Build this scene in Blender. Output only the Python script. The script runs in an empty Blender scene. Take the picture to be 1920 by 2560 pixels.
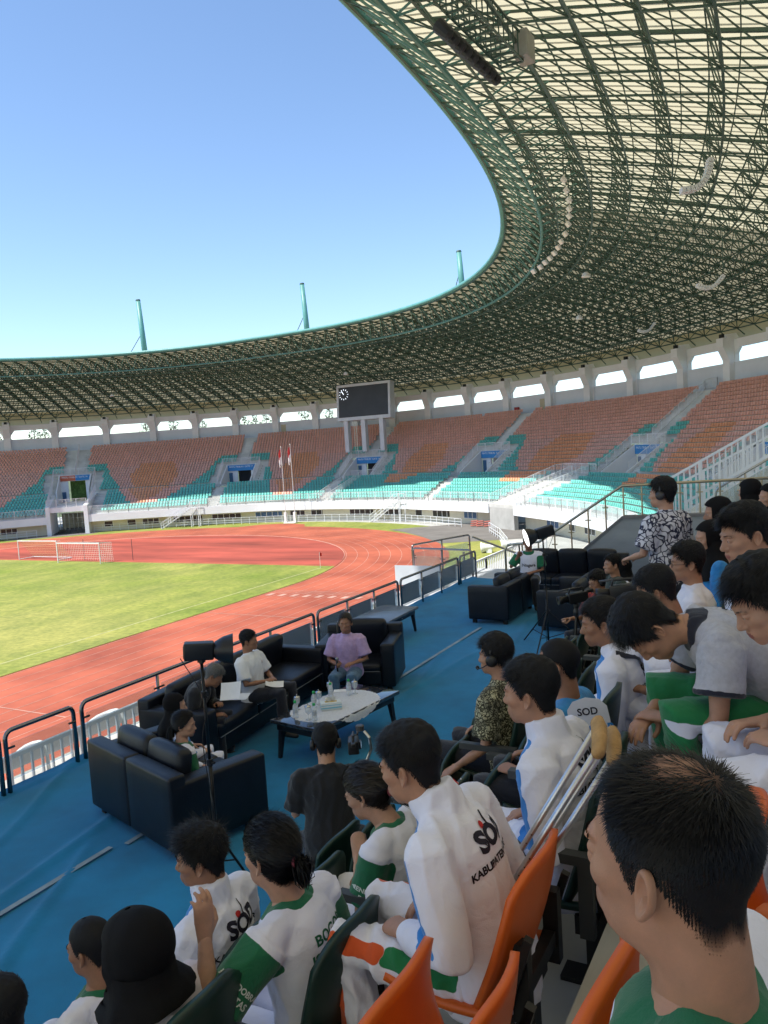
import bpy, bmesh, math, random
import numpy as np
from mathutils import Vector, Matrix, Euler, noise as mnoise
from mathutils.bvhtree import BVHTree

random.seed(7); RNG = np.random.default_rng(7)
PI = math.pi
scene = bpy.context.scene
COL = scene.collection
TMPS = bpy.data.scenes.new('scratch')       # small scene used only to evaluate modifiers; removed at the end

# ------------------------------------------------------------------ camera
camd = bpy.data.cameras.new('camera'); cam = bpy.data.objects.new('camera', camd); COL.objects.link(cam)
CAMH = 11.7974
cam_d = Vector((-0.47709165, 0.87503003, -0.08189013)); cam_r = Vector((0.87870465, 0.47322047, -0.06277358)); cam_u = Vector((0.01617668, 0.10190599, 0.9946625))
M = Matrix.Identity(4)
for i in range(3):
    M[i][0] = cam_r[i]; M[i][1] = cam_u[i]; M[i][2] = -cam_d[i]
M[0][3], M[1][3], M[2][3] = 0.0, 0.0, CAMH
cam.matrix_world = M
camd.sensor_fit = 'HORIZONTAL'; camd.sensor_width = 36.0; camd.lens = 2006.24 / 1920 * 36.0
camd.clip_start = 0.05; camd.clip_end = 9000
scene.camera = cam

# ------------------------------------------------------------------ light
LD = Vector((0.36, 0.45, -1.0)).normalized()      # travel direction of sunlight
sun_el = math.asin(-LD.z)
sd = bpy.data.lights.new('sun', 'SUN'); sun = bpy.data.objects.new('sun', sd); COL.objects.link(sun)
sd.energy = 2.2; sd.angle = math.radians(0.53); sd.color = (1.0, 0.95, 0.86)
sun.rotation_euler = LD.to_track_quat('-Z', 'Y').to_euler()
sun.location = (-40, -40, 120)
w = bpy.data.worlds.new('World'); scene.world = w; w.use_nodes = True
nt = w.node_tree; bg = nt.nodes['Background']
sky = nt.nodes.new('ShaderNodeTexSky'); sky.sky_type = 'NISHITA'; sky.sun_disc = False
sky.sun_elevation = sun_el
sky.sun_rotation = math.atan2(-LD.x, -LD.y)      # 0 = +Y, clockwise to +X
sky.altitude = 150; sky.air_density = 1.0; sky.dust_density = 0.0; sky.ozone_density = 3.5
nt.links.new(sky.outputs[0], bg.inputs[0]); bg.inputs[1].default_value = 0.07
vs = scene.view_settings
vs.view_transform = 'Standard'; vs.look = 'None'; vs.gamma = 1.0; vs.use_curve_mapping = False
vs.exposure = 1.75
scene.render.film_transparent = False
try:
    scene.cycles.max_bounces = 8; scene.cycles.diffuse_bounces = 4; scene.cycles.transparent_max_bounces = 16
except Exception:
    pass

# ------------------------------------------------------------------ materials
MATS = {}
def mat(name, col, rough=0.6, var=0.12, scale=6.0, bump=0.0, bscale=60.0, metal=0.0, spec=0.5, sheen=0.0, stretch=None, var2=None, emis=None, trans=0.0, ior=1.45, coat=0.0, alpha=1.0):
    if name in MATS: return MATS[name]
    m = bpy.data.materials.new(name); m.use_nodes = True
    t = m.node_tree; b = t.nodes['Principled BSDF']
    b.inputs['Roughness'].default_value = rough; b.inputs['Metallic'].default_value = metal
    b.inputs['Specular IOR Level'].default_value = spec; b.inputs['IOR'].default_value = ior
    if sheen: b.inputs['Sheen Weight'].default_value = sheen
    if coat: b.inputs['Coat Weight'].default_value = coat
    if trans: b.inputs['Transmission Weight'].default_value = trans
    if alpha < 1: b.inputs['Alpha'].default_value = alpha
    c = tuple(col) + (1,)
    tc = t.nodes.new('ShaderNodeTexCoord'); mp = t.nodes.new('ShaderNodeMapping')
    t.links.new(tc.outputs['Object'], mp.inputs[0])
    if stretch: mp.inputs['Scale'].default_value = stretch
    if var > 0:
        n = t.nodes.new('ShaderNodeTexNoise'); n.inputs['Scale'].default_value = scale; n.inputs['Detail'].default_value = 5; n.inputs['Roughness'].default_value = 0.62
        t.links.new(mp.outputs[0], n.inputs['Vector'])
        r = t.nodes.new('ShaderNodeValToRGB')
        c2 = var2 if var2 else col
        r.color_ramp.elements[0].position = 0.3; r.color_ramp.elements[1].position = 0.7
        r.color_ramp.elements[0].color = tuple(max(0, x * (1 - var)) for x in col) + (1,)
        r.color_ramp.elements[1].color = tuple(min(1, x * (1 + var)) for x in c2) + (1,)
        t.links.new(n.outputs[0], r.inputs[0]); t.links.new(r.outputs[0], b.inputs['Base Color'])
        MATS[name + '#ramp'] = r
    else:
        b.inputs['Base Color'].default_value = c
    if bump > 0:
        n2 = t.nodes.new('ShaderNodeTexNoise'); n2.inputs['Scale'].default_value = bscale; n2.inputs['Detail'].default_value = 4
        t.links.new(mp.outputs[0], n2.inputs['Vector'])
        bp = t.nodes.new('ShaderNodeBump'); bp.inputs['Strength'].default_value = bump; bp.inputs['Distance'].default_value = 0.01
        t.links.new(n2.outputs[0], bp.inputs['Height']); t.links.new(bp.outputs[0], b.inputs['Normal'])
    if emis:
        b.inputs['Emission Color'].default_value = tuple(emis[:3]) + (1,); b.inputs['Emission Strength'].default_value = emis[3]
    MATS[name] = m
    return m

# ------------------------------------------------------------------ mesh helpers
class MB:
    def __init__(s): s.v = []; s.f = []; s.m = []; s.mi = 0; s.sm = []; s.smooth = False
    def add(s, vs, fs):
        o = len(s.v); s.v.extend([tuple(p) for p in vs])
        for f in fs: s.f.append(tuple(i + o for i in f)); s.m.append(s.mi); s.sm.append(s.smooth)
    def box(s, lo, hi, M=None):
        x0, y0, z0 = lo; x1, y1, z1 = hi
        v = [(x0,y0,z0),(x1,y0,z0),(x1,y1,z0),(x0,y1,z0),(x0,y0,z1),(x1,y0,z1),(x1,y1,z1),(x0,y1,z1)]
        if M is not None: v = [tuple(M @ Vector(p)) for p in v]
        s.add(v, [(0,3,2,1),(4,5,6,7),(0,1,5,4),(1,2,6,5),(2,3,7,6),(3,0,4,7)])
    def cbox(s, c, size, M=None):
        s.box([c[i]-size[i]/2 for i in range(3)], [c[i]+size[i]/2 for i in range(3)], M)
    def bar(s, a, b, r, n=4, r2=None, caps=True):
        a = Vector(a); b = Vector(b); d = (b - a)
        if d.length < 1e-6: return
        d.normalize(); up = Vector((0,0,1)) if abs(d.z) < 0.95 else Vector((1,0,0))
        x = d.cross(up).normalized(); y = x.cross(d)
        r2 = r if r2 is None else r2
        vs = []
        for k in range(n):
            t = 2*PI*(k+.5)/n; e = x*math.cos(t) + y*math.sin(t)
            vs.append(a + e*r)
        for k in range(n):
            t = 2*PI*(k+.5)/n; e = x*math.cos(t) + y*math.sin(t)
            vs.append(b + e*r2)
        fs = [(k, (k+1) % n, n+(k+1) % n, n+k) for k in range(n)]
        if caps: fs += [tuple(range(n-1,-1,-1)), tuple(range(n, 2*n))]
        s.add(vs, fs)
    def tube(s, pts, r, n=8, radii=None, closed=False):
        pts = [Vector(p) for p in pts]; N = len(pts); vs = []; px = None
        for i, p in enumerate(pts):
            a = pts[i-1] if (i > 0 or closed) else pts[i]; b = pts[(i+1) % N] if (i < N-1 or closed) else pts[i]
            d = (b - a).normalized()
            if px is None:
                up = Vector((0,0,1)) if abs(d.z) < 0.9 else Vector((0,1,0)); px = d.cross(up).normalized()
            px = (px - d*px.dot(d)).normalized(); py = d.cross(px)
            rr = radii[i] if radii else r
            for k in range(n):
                t = 2*PI*k/n; vs.append(p + px*(rr*math.cos(t)) + py*(rr*math.sin(t)))
        fs = []
        for i in range(N if closed else N-1):
            j = (i+1) % N
            for k in range(n): fs.append((i*n+k, i*n+(k+1) % n, j*n+(k+1) % n, j*n+k))
        if not closed: fs += [tuple(range(n-1,-1,-1)), tuple(range((N-1)*n, N*n))]
        s.add(vs, fs)
    def lathe(s, prof, n=16, M=None, o=(0,0,0)):
        vs = []; K = len(prof)
        for (r, z) in prof:
            for k in range(n):
                t = 2*PI*k/n; p = Vector((o[0]+r*math.cos(t), o[1]+r*math.sin(t), o[2]+z))
                vs.append(M @ p if M is not None else p)
        fs = [(i*n+k, i*n+(k+1) % n, (i+1)*n+(k+1) % n, (i+1)*n+k) for i in range(K-1) for k in range(n)]
        fs += [tuple(range(n-1,-1,-1)), tuple(range((K-1)*n, K*n))]
        s.add(vs, fs)
    def quadstrip(s, A, B, closed=False):
        n = len(A); s.add(list(A)+list(B), [(i, (i+1) % n, n+(i+1) % n, n+i) for i in range(n if closed else n-1)])
    def mesh(s, name, mats):
        me = bpy.data.meshes.new(name); me.from_pydata(s.v, [], s.f)
        for m in (mats if isinstance(mats, (list, tuple)) else [mats]): me.materials.append(m)
        if any(s.m): me.polygons.foreach_set('material_index', s.m)
        if any(s.sm): me.polygons.foreach_set('use_smooth', s.sm)
        me.update(); return me
    def build(s, name, mats, parent=None, smooth=False, bevel=0.0, seg=2):
        me = s.mesh(name, mats)
        if bevel > 0:
            bm = bmesh.new(); bm.from_mesh(me)
            bmesh.ops.remove_doubles(bm, verts=bm.verts, dist=1e-5)
            ed = [e for e in bm.edges if len(e.link_faces) == 2 and e.calc_face_angle(0) > 0.6]
            bmesh.ops.bevel(bm, geom=ed, offset=bevel, segments=seg, profile=0.6, affect='EDGES', clamp_overlap=True)
            bm.to_mesh(me); bm.free()
        if smooth: me.polygons.foreach_set('use_smooth', [True]*len(me.polygons))
        return link(name, me, parent)

def link(name, data, parent=None):
    o = bpy.data.objects.new(name, data); COL.objects.link(o)
    if parent is not None: o.parent = parent
    return o
def thing(name, label, cat, loc=(0,0,0), rz=0.0, group=None):
    o = bpy.data.objects.new(name, None); COL.objects.link(o); o.location = loc; o.rotation_euler = (0,0,rz)
    o.empty_display_size = 0.2
    return tag(o, label, cat, group)
def tag(o, label, cat, group=None):
    o['label'] = label; o['category'] = cat
    if group: o['group'] = group
    return o
def kind(o, k): o['kind'] = k; return o
def np_mesh(name, V, Fq, mats, smooth=False, mi=None):
    me = bpy.data.meshes.new(name); V = np.asarray(V, np.float32); Fq = np.asarray(Fq, np.int32)
    me.vertices.add(len(V)); me.vertices.foreach_set('co', V.ravel())
    n, k = Fq.shape; me.loops.add(n*k); me.loops.foreach_set('vertex_index', Fq.ravel())
    me.polygons.add(n); me.polygons.foreach_set('loop_start', np.arange(0, n*k, k, dtype=np.int32))
    try: me.polygons.foreach_set('loop_total', np.full(n, k, np.int32))
    except Exception: pass
    for m in (mats if isinstance(mats, (list, tuple)) else [mats]): me.materials.append(m)
    if mi is not None: me.polygons.foreach_set('material_index', np.asarray(mi, np.int32))
    if smooth: me.polygons.foreach_set('use_smooth', np.ones(n, bool))
    me.update(calc_edges=True); me.validate(); return me
def Rz(a): return Matrix.Rotation(a, 4, 'Z')
# ================================================================== GROUND
CX, CY = -77.68, 14.5               # centre of the field
X1 = -41.18; HS = 42.45             # inner lane line, half straight
m_red = mat('track_red', (0.34, 0.076, 0.042), 0.85, 0.28, 0.16, bump=0.1, bscale=8, var2=(0.39, 0.10, 0.052))
m_dred = mat('d_zone_red', (0.27, 0.055, 0.035), 0.85, 0.35, 0.16, stretch=(0.35, 1.6, 1), var2=(0.36, 0.07, 0.045))
m_white = mat('white_paint', (0.75, 0.75, 0.74), 0.5, 0.06, 3)
m_lane = mat('lane_paint', (0.48, 0.28, 0.22), 0.7, 0.3, 1.0)
m_asph = mat('asphalt', (0.16, 0.15, 0.14), 0.9, 0.2, 0.4, bump=0.15, bscale=30)
m_conc = mat('concrete', (0.42, 0.42, 0.40), 0.85, 0.16, 0.5, bump=0.1, bscale=12)
m_earth = mat('outer_ground', (0.10, 0.13, 0.06), 0.95, 0.35, 0.02)

def grass_mat():
    m = mat('pitch_grass', (0.15, 0.235, 0.03), 0.9, 0.0)
    t = m.node_tree; b = t.nodes['Principled BSDF']; tc = [n for n in t.nodes if n.type == 'TEX_COORD'][0]
    def noise(sc, st=(1,1,1), det=6):
        mp = t.nodes.new('ShaderNodeMapping'); mp.inputs['Scale'].default_value = st; t.links.new(tc.outputs['Object'], mp.inputs[0])
        n = t.nodes.new('ShaderNodeTexNoise'); n.inputs['Scale'].default_value = sc; n.inputs['Detail'].default_value = det; n.inputs['Roughness'].default_value = .65
        t.links.new(mp.outputs[0], n.inputs['Vector']); return n
    def ramp(n, p0, p1, c0, c1):
        r = t.nodes.new('ShaderNodeValToRGB'); e = r.color_ramp.elements
        e[0].position = p0; e[1].position = p1; e[0].color = c0+(1,); e[1].color = c1+(1,); t.links.new(n.outputs[0], r.inputs[0]); return r
    def mix(f, a, bb, mode='MIX', fac=1.0):
        x = t.nodes.new('ShaderNodeMix'); x.data_type = 'RGBA'; x.blend_type = mode; x.inputs[0].default_value = fac
        if f is not None: t.links.new(f.outputs[0], x.inputs[0])
        t.links.new(a, x.inputs[6]); t.links.new(bb, x.inputs[7]); return x.outputs[2]
    big = ramp(noise(0.045), .38, .62, (0.175, 0.232, 0.03), (0.32, 0.315, 0.085))
    mid = ramp(noise(0.35, (1, .45, 1)), .35, .65, (0.72, 0.78, 0.7), (1.15, 1.1, 1.05))
    fine = ramp(noise(2.2, det=9), .32, .68, (0.66, 0.72, 0.66), (1.22, 1.18, 1.15))
    c = mix(None, big.outputs[0], mid.outputs[0], 'MULTIPLY'); c = mix(None, c, fine.outputs[0], 'MULTIPLY')
    t.links.new(c, b.inputs['Base Color'])
    n2 = noise(18, det=3); bp = t.nodes.new('ShaderNodeBump'); bp.inputs['Strength'].default_value = .5; bp.inputs['Distance'].default_value = .03
    t.links.new(n2.outputs[0], bp.inputs['Height']); t.links.new(bp.outputs[0], b.inputs['Normal'])
    return m
m_grass = grass_mat()

def sheet(name, pts, z, m, parent=None):
    mb = MB(); mb.add([(p[0], p[1], z) for p in pts], [tuple(range(len(pts)))])
    o = mb.build(name, m, parent); return kind(o, 'structure') if parent is None else o
def stad(r, n=48, hs=HS):
    P = []
    for k in range(n+1):
        a = PI*k/n; P.append((CX + r*math.cos(a), CY+hs + r*math.sin(a)))
    for k in range(n+1):
        a = PI + PI*k/n; P.append((CX + r*math.cos(a), CY-hs + r*math.sin(a)))
    return P
R0 = X1 - CX                        # 36.5
sheet('ground', [(-4000,-4000),(4000,-4000),(4000,4000),(-4000,4000)], -0.06, m_earth)
sheet('stadium_apron', [(CX+120*math.cos(2*PI*k/64), CY+150*math.sin(2*PI*k/64)) for k in range(64)], -0.02, m_conc)
sheet('verge', stad(54.5), -0.012, m_grass)
sheet('running_track', stad(R0+8*1.22+1.4), 0.0, m_red)
# red apron bump in front of the flag poles
sheet('flag_apron', [(CX-7, CY+HS+46.5), (CX+7, CY+HS+46.5), (CX+4.5, CY+HS+50.3), (CX+1.5, CY+HS+51.6), (CX-1.5, CY+HS+51.6), (CX-4.5, CY+HS+50.3)], 0.004, m_red)
# D zone inside the bend, behind the goal line
YG = 66.96
half = [p for p in stad(R0-0.25, 64) if p[1] > YG+1.2]
sheet('d_zone', half, 0.004, m_dred)
gz = []
for p in stad(R0-0.25, 96):
    if abs(p[1]-CY) <= YG+1.2-CY: gz.append(p)
yy = YG+1.2; dxx = math.sqrt((R0-.25)**2-(yy-CY-HS)**2)
i0 = [i for i in range(len(gz)) if gz[i][0] > CX and gz[i][1] > CY]; 
top_r = (CX+dxx, yy); top_l = (CX-dxx, yy); bot_l = (CX-dxx, 2*CY-yy); bot_r = (CX+dxx, 2*CY-yy)
ring = sorted(gz+[top_r, top_l, bot_l, bot_r], key=lambda p: math.atan2(p[1]-CY, p[0]-CX))
sheet('pitch', ring, 0.008, m_grass)
# road leaving the stadium on the right, and at the tunnel on the left
sheet('service_road', [(-53.5, 99.2), (-49.66, 96.4), (-45, 91.8), (-39.2, 85.2), (-32.8, 88.5), (-26, 92), (-30, 108), (-45, 106)], 0.006, m_asph)
sheet('tunnel_road', [(-119.5, 86), (-109.5, 95.7), (-110.3, 99.5), (-113, 102), (-126, 112), (-134, 103), (-121, 90)], 0.006, m_asph)
sheet('runway_apron', [(-31.6, -70), (-19.5, -70), (-19.5, 40), (-24.0, 46), (-31.6, 47)], 0.004, m_red)
# lane lines
lines = kind(link('lane_markings', None), 'structure')
for i in range(9):
    mb = MB(); r = R0 + 1.22*i
    mb.quadstrip([(p[0], p[1], .012) for p in stad(r-.022, 72)], [(p[0], p[1], .012) for p in stad(r+.022, 72)], True)
    mb.build('lane_line', m_lane, lines)
for (ya, n) in ((54.5, 3), (46.3, 1), (25.0, 1)):
    mb = MB()
    for k in range(n): mb.box((X1, ya+.5*k, .0125), (X1+9.76, ya+.07+.5*k, .0155))
    mb.build('cross_line', m_lane, lines)
for i in range(8):                  # number blocks before the bend
    mb = MB(); mb.box((X1+.35+1.22*i, 53.2, .0125), (X1+.85+1.22*i, 54.1, .0155)); mb.build('number_block', m_lane, lines)
mb = MB(); mb.quadstrip([(p[0], p[1], .02) for p in stad(R0-.25, 72)], [(p[0], p[1], .05) for p in stad(R0-.2, 72)], True)
mb.build('track_kerb', m_lane, lines)
# worn line along the pitch
sheet('touchline', [(X1-3.06, -38), (X1-2.9, -38), (X1-2.9, YG), (X1-3.06, YG)], 0.0125, mat('chalk_worn', (0.36, 0.36, 0.16), 0.9, .3, 1.5))

# ================================================================== goals, corner flag, flag poles
m_net = mat('net_cord', (0.7, 0.66, 0.6), 0.8, 0)
m_nety = mat('net_cord_yellow', (0.62, 0.52, 0.22), 0.8, 0)
def goal(name, label, x0, y, w, netm, depth=2.0, back=0.0, boxy=True):
    t = thing(name, label, 'goal', (x0, y, 0.008))
    for k, xx in enumerate((0, w)):
        mb = MB(); mb.bar((xx,0,0), (xx,0,2.44), .06, 8); mb.build('post', m_white, t)
    mb = MB(); mb.bar((-.06,0,2.44), (w+.06,0,2.44), .06, 8); mb.build('crossbar', m_white, t)
    net = MB(); rr = .012
    if boxy:
        for k in range(25):
            x = w*k/24; net.bar((x,0,2.42), (x,depth*.95,2.3), rr, 3, caps=False); net.bar((x,depth*.95,2.3), (x,depth,0.05), rr, 3, caps=False)
        for k in range(9): net.bar((0,depth*(.95+.05*k/9),2.3*(1-k/9)+.03), (w,depth*(.95+.05*k/9),2.3*(1-k/9)+.03), rr, 3, caps=False)
        for sx in (0, w):
            for k in range(9): net.bar((sx,0,2.4*k/9+.02), (sx,depth*.97,2.3*k/9+.02), rr, 3, caps=False)
            for k in range(7): net.bar((sx,depth*k/7,2.42), (sx,depth*k/7,.03), rr, 3, caps=False)
        for sx in (1.2, w+2.2) if w > 7.3 and netm is m_net else ():
            mb = MB(); mb.bar((sx,depth+1.0,0), (sx,depth+1.0,2.55), .035, 6); mb.build('net_pole', mat('net_pole_dark', (.09,.06,.07), .5, 0), t)
    else:
        for k in range(25):
            x = w*k/24; net.bar((x,0.3,2.35), (x,depth,0.06), rr, 3, caps=False)
        for k in range(9): net.bar((0,.3+(depth-.3)*k/9,2.35*(1-k/9)+.05), (w,.3+(depth-.3)*k/9,2.35*(1-k/9)+.05), rr, 3, caps=False)
        mb = MB(); mb.bar((0,0,.06), (0,depth,.06), .045, 6); mb.bar((w,0,.06), (w,depth,.06), .045, 6); mb.bar((0,depth,.06), (w,depth,.06), .045, 6)
        mb.bar((0,0,2.4), (0,.6,2.4), .04, 6); mb.bar((w,0,2.4), (w,.6,2.4), .04, 6); mb.build('base_frame', m_white, t)
    net.build('net', netm, t)
    return t
goal('football_goal', 'white football goal with hanging net standing on the goal line, right of two', -82.3, 66.7, 7.32, m_net)
goal('football_goal', 'spare white football goal with yellowish net on the red surface behind, left of two', -92.0, 68.6, 7.32, m_nety, 2.2, boxy=False)
t = thing('corner_flag', 'small red corner flag on a thin white stick at the pitch corner', 'flag', (-44.17, 66.96, .01))
mb = MB(); mb.bar((0,0,0), (0,0,1.6), .02, 6); mb.build('stick', m_white, t)
mb = MB(); mb.add([(0,0,1.6),(.06,.3,1.45),(.02,.33,1.15),(0,0,1.2),(.012,0,1.6),(.072,.3,1.45),(.032,.33,1.15),(.012,0,1.2)], [(0,1,2,3),(7,6,5,4),(0,4,5,1),(1,5,6,2),(2,6,7,3),(3,7,4,0)]); mb.build('flag_cloth', mat('flag_red', (.5,.03,.03), .8, .1), t)

m_fred = MATS['flag_red']; m_fwhite = mat('flag_white', (.75,.73,.72), .8, .05)
def flagpole(x, y, h, label):
    t = thing('flag_pole', label, 'flag pole', (x, y, 0.0), group='flag poles behind the bend')
    mb = MB(); mb.cbox((0,0,.9), (.42,.42,1.8)); mb.build('plinth', m_white, t)
    mb = MB(); mb.bar((0,0,1.8), (0,0,h), .06, 8, .035); mb.smooth = False; mb.lathe([(0.02,h),(.09,h+.06),(.09,h+.14),(.02,h+.2)], 8); mb.build('pole', m_white, t)
    for nm, za, zb, mm in (('flag_red_half', h-.1, h-1.35, m_fred), ('flag_white_half', h-1.35, h-2.6, m_fwhite)):
        mb = MB(); A = []; B = []
        for k in range(9):
            a = k/8; xx = -.08 - .55*a*(1-.25*math.sin(a*3)); yy = .16*math.sin(a*9)
            A.append((xx, yy, za-.75*a)); B.append((xx*.9-.02, yy*1.2, zb-.75*a))
        mb.quadstrip(A, B); mb.quadstrip([(p[0],p[1]+.015,p[2]) for p in B], [(p[0],p[1]+.015,p[2]) for p in A]); mb.build(nm, mm, t, smooth=True)
flagpole(-78.35, 109.4, 12.6, 'white flag pole with drooping red and white flag, left of the pair')
flagpole(-76.75, 109.8, 12.9, 'white flag pole with drooping red and white flag, right of the pair')
mb = MB(); mb.cbox((-77.55, 109.5, .06), (2.2, 1.0, .12)); tag(mb.build('white_plinth', m_white), 'low white plinth joining the two flag poles', 'plinth')
# ================================================================== BOWL (grandstand round the bend)
FP = np.array([(-58,40),(-52,57),(-45,71),(-38.5,79),(-33,83),(-18,91.8),(-2.7,97.5),(14,97),(23,94.5),(38.5,87),(46,80.3),(53,73.2),(60,63.5),(65,53),(68,40),(69.7,26),(70,12)], float)
def crom(P, n):
    out = []
    for i in range(len(P)-1):
        p0 = P[max(i-1,0)]; p1 = P[i]; p2 = P[i+1]; p3 = P[min(i+2,len(P)-1)]
        for k in range(n):
            t = k/n; out.append(.5*((2*p1)+(p2-p0)*t+(2*p0-5*p1+4*p2-p3)*t*t+(3*p1-p0-3*p2+p3)*t**3))
    out.append(P[-1]); return np.array(out)
_C = crom(FP, 20); _d = np.r_[0, np.cumsum(np.hypot(*np.diff(_C, axis=0).T))]
SMAX = _d[-1]; SS = np.linspace(0, SMAX, 400)
BC = np.stack([np.interp(SS, _d, _C[:,0]), np.interp(SS, _d, _C[:,1])], 1)
for _ in range(60): BC[1:-1] = (BC[:-2]+2*BC[1:-1]+BC[2:])/4
BT = np.gradient(BC, axis=0)
for _ in range(400): BT[1:-1] = (BT[:-2]+2*BT[1:-1]+BT[2:])/4
BT /= np.hypot(BT[:,0], BT[:,1])[:,None]
BN = np.stack([-BT[:,1], BT[:,0]], 1)
def bp(S, s=0.0, z=0.0):
    S = np.asarray(S, float)
    x = np.interp(S, SS, BC[:,0]) + s*np.interp(S, SS, BN[:,0]) + CX
    y = np.interp(S, SS, BC[:,1]) + s*np.interp(S, SS, BN[:,1]) + CY
    return np.stack([x, y, np.broadcast_to(z, x.shape)], -1)
def bv(S, s, z): return Vector([float(a) for a in bp(S, s, z)])
def bdir(S):
    n = Vector((float(np.interp(S, SS, BN[:,0])), float(np.interp(S, SS, BN[:,1])), 0)).normalized()
    return Vector((n.y, -n.x, 0)), n       # along (+S), outward
def bmat(S, s, z):
    t, n = bdir(S); p = bv(S, s, z)
    return Matrix(((t.x, n.x, 0, p.x), (t.y, n.y, 0, p.y), (0, 0, 1, p.z), (0,0,0,1)))
def ztop(S): return np.interp(S, [40, 60, 96, 147, 215], [15.0, 15.25, 15.65, 16.5, 17.0])
def zopen(S): return np.interp(S, [40, 70, 96, 140, 215], [17.6, 17.85, 18.2, 19.25, 19.8])
NL, NU = 8, 20
def row(i, S):                       # offset, floor height of row i
    if i < NL: return 1.0 + .84*i, 3.3 + .42*i + 0*S
    k = i-NL; return 8.9 + .69*k, 6.75 + (ztop(S)-.35-6.75)*k/(NU-1)
VOM = [46.5, 73.4, 93.7, 115.4, 143.1, 164.5]
m_stand = mat('stand_concrete', (0.55, 0.55, 0.52), 0.85, 0.22, 0.4, bump=.05, bscale=10)
m_wall = mat('stand_white_wall', (0.76, 0.78, 0.81), 0.75, 0.06, 0.25)
m_col = mat('column_white', (0.78, 0.79, 0.80), 0.75, 0.07, 0.3)
m_cream = mat('facade_cream', (0.62, 0.58, 0.46), 0.8, 0.08, 0.4)
m_glassd = mat('dark_window', (0.03, 0.035, 0.04), 0.15, 0.2, 2)
m_rail = mat('rail_white', (0.72, 0.74, 0.77), 0.45, 0.04, 2)
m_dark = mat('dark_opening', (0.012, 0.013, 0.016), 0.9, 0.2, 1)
m_blue = mat('banner_blue', (0.03, 0.22, 0.52), 0.6, 0.08, 1)
m_orangeb = mat('banner_orange', (0.50, 0.12, 0.06), 0.6, 0.08, 1)
m_steel = mat('stainless', (0.45, 0.44, 0.42), 0.28, 0.05, 3, metal=1.0)
m_door = mat('door_beige', (0.5, 0.44, 0.3), .6, .05)
GS = thing('grandstand', 'curved white concrete grandstand with stepped tiers around the running track bend', 'grandstand')
def in_tunnel(S): return 43.4 < S < 50.2
def gap_lr(s): return 128.2+4.3*min(s, 8)/7, 134.5+5.3*min(s, 8)/7
# terrace treads and risers
Sv = np.arange(0, SMAX-.5, 1.0)
mb = MB()
for i in range(NL+NU):
    for a, b in zip(Sv[:-1], Sv[1:]):
        mid = (a+b)/2
        s, z = row(i, mid)
        if i < NL and in_tunnel(mid): continue
        if i < NL:
            g0, g1 = gap_lr(s)
            if g0 < mid < g1: continue
        if NL <= i < NL+8 and any(abs(mid-c) < 2.6 for c in VOM): continue
        za, zb = row(i, a)[1], row(i, b)[1]
        zpa, zpb = (row(i-1, a)[1], row(i-1, b)[1]) if i > 0 else (za-.4, zb-.4)
        s2 = row(i+1, mid)[0] if i < NL+NU-1 else s+2.6
        if i == NL-1: s2 = 8.9
        A, B = bv(a, s, za), bv(b, s, zb)
        mb.add([A, B, bv(b, s2, zb), bv(a, s2, za)], [(0,1,2,3)])
        mb.add([bv(a, s, zpa), bv(b, s, zpb), B, A], [(0,1,2,3)])
mb.build('terrace_steps', m_stand, GS)
# small aisle half-steps
AIS_U = [(c, 1.5 if c in (46.5, 143.1) else .8) for c in VOM]
def step_run(items):                   # one flight of half-steps as a continuous saw-tooth
    mb = MB()
    for k, (M_, x0, x1, d, h) in enumerate(items): mb.box((x0, -d, -.4), (x1, .02, h), M_)
    kind(mb.build('aisle_flight', m_stand, GS), 'stuff')
for c, hw in AIS_U:
    step_run([(bmat(c, row(i, c)[0], row(i, c)[1]-.46), -hw, hw, .36, .24) for i in range(NL+8, NL+NU-1)])
    for sg in (-1, 1): step_run([(bmat(c, row(i, c)[0], row(i, c)[1]-.46), min(sg*3.0, sg*4.1), max(sg*3.0, sg*4.1), .36, .24) for i in range(NL, NL+8)])
for c in VOM[1:4]: step_run([(bmat(c-2.0, row(i, c)[0], row(i, c)[1]-.42), -.8, .8, .42, .2) for i in range(1, NL)])
# parapet and ground-floor facade
def parapet(Sa, Sb, name='parapet'):
    n = max(2, int((Sb-Sa)/1.5)); L = np.linspace(Sa, Sb, n)
    mb = MB()
    pr = [(-.12, 1.95), (-.12, 3.2), (.16, 3.2), (1.0, 3.2-.32)]
    for (s0, z0), (s1, z1) in zip(pr[:-1], pr[1:]):
        mb.quadstrip([bv(S, s0, z0) for S in L], [bv(S, s1, z1) for S in L])
    mb.quadstrip([bv(S, 2.2, 1.95) for S in L], [bv(S, -.12, 1.95) for S in L])
    for S in (Sa, Sb): mb.add([bv(S, -.12, 1.95), bv(S, 2.2, 1.95), bv(S, 2.2, 3.3), bv(S, -.12, 3.2)], [(0,1,2,3)])
    return mb.build(name, m_wall, GS)
def facade(Sa, Sb, name='ground_floor_wall'):
    L = np.linspace(Sa, Sb, max(2, int((Sb-Sa)/1.5))); mb = MB()
    mb.quadstrip([bv(S, 1.6, -.1) for S in L], [bv(S, 1.6, 2.1) for S in L]); return mb.build(name, m_cream, GS)
for a, b in ((0, 43.3), (50.3, 128.2), (134.5, SMAX-1)):
    parapet(a, b); facade(a, b)
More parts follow.
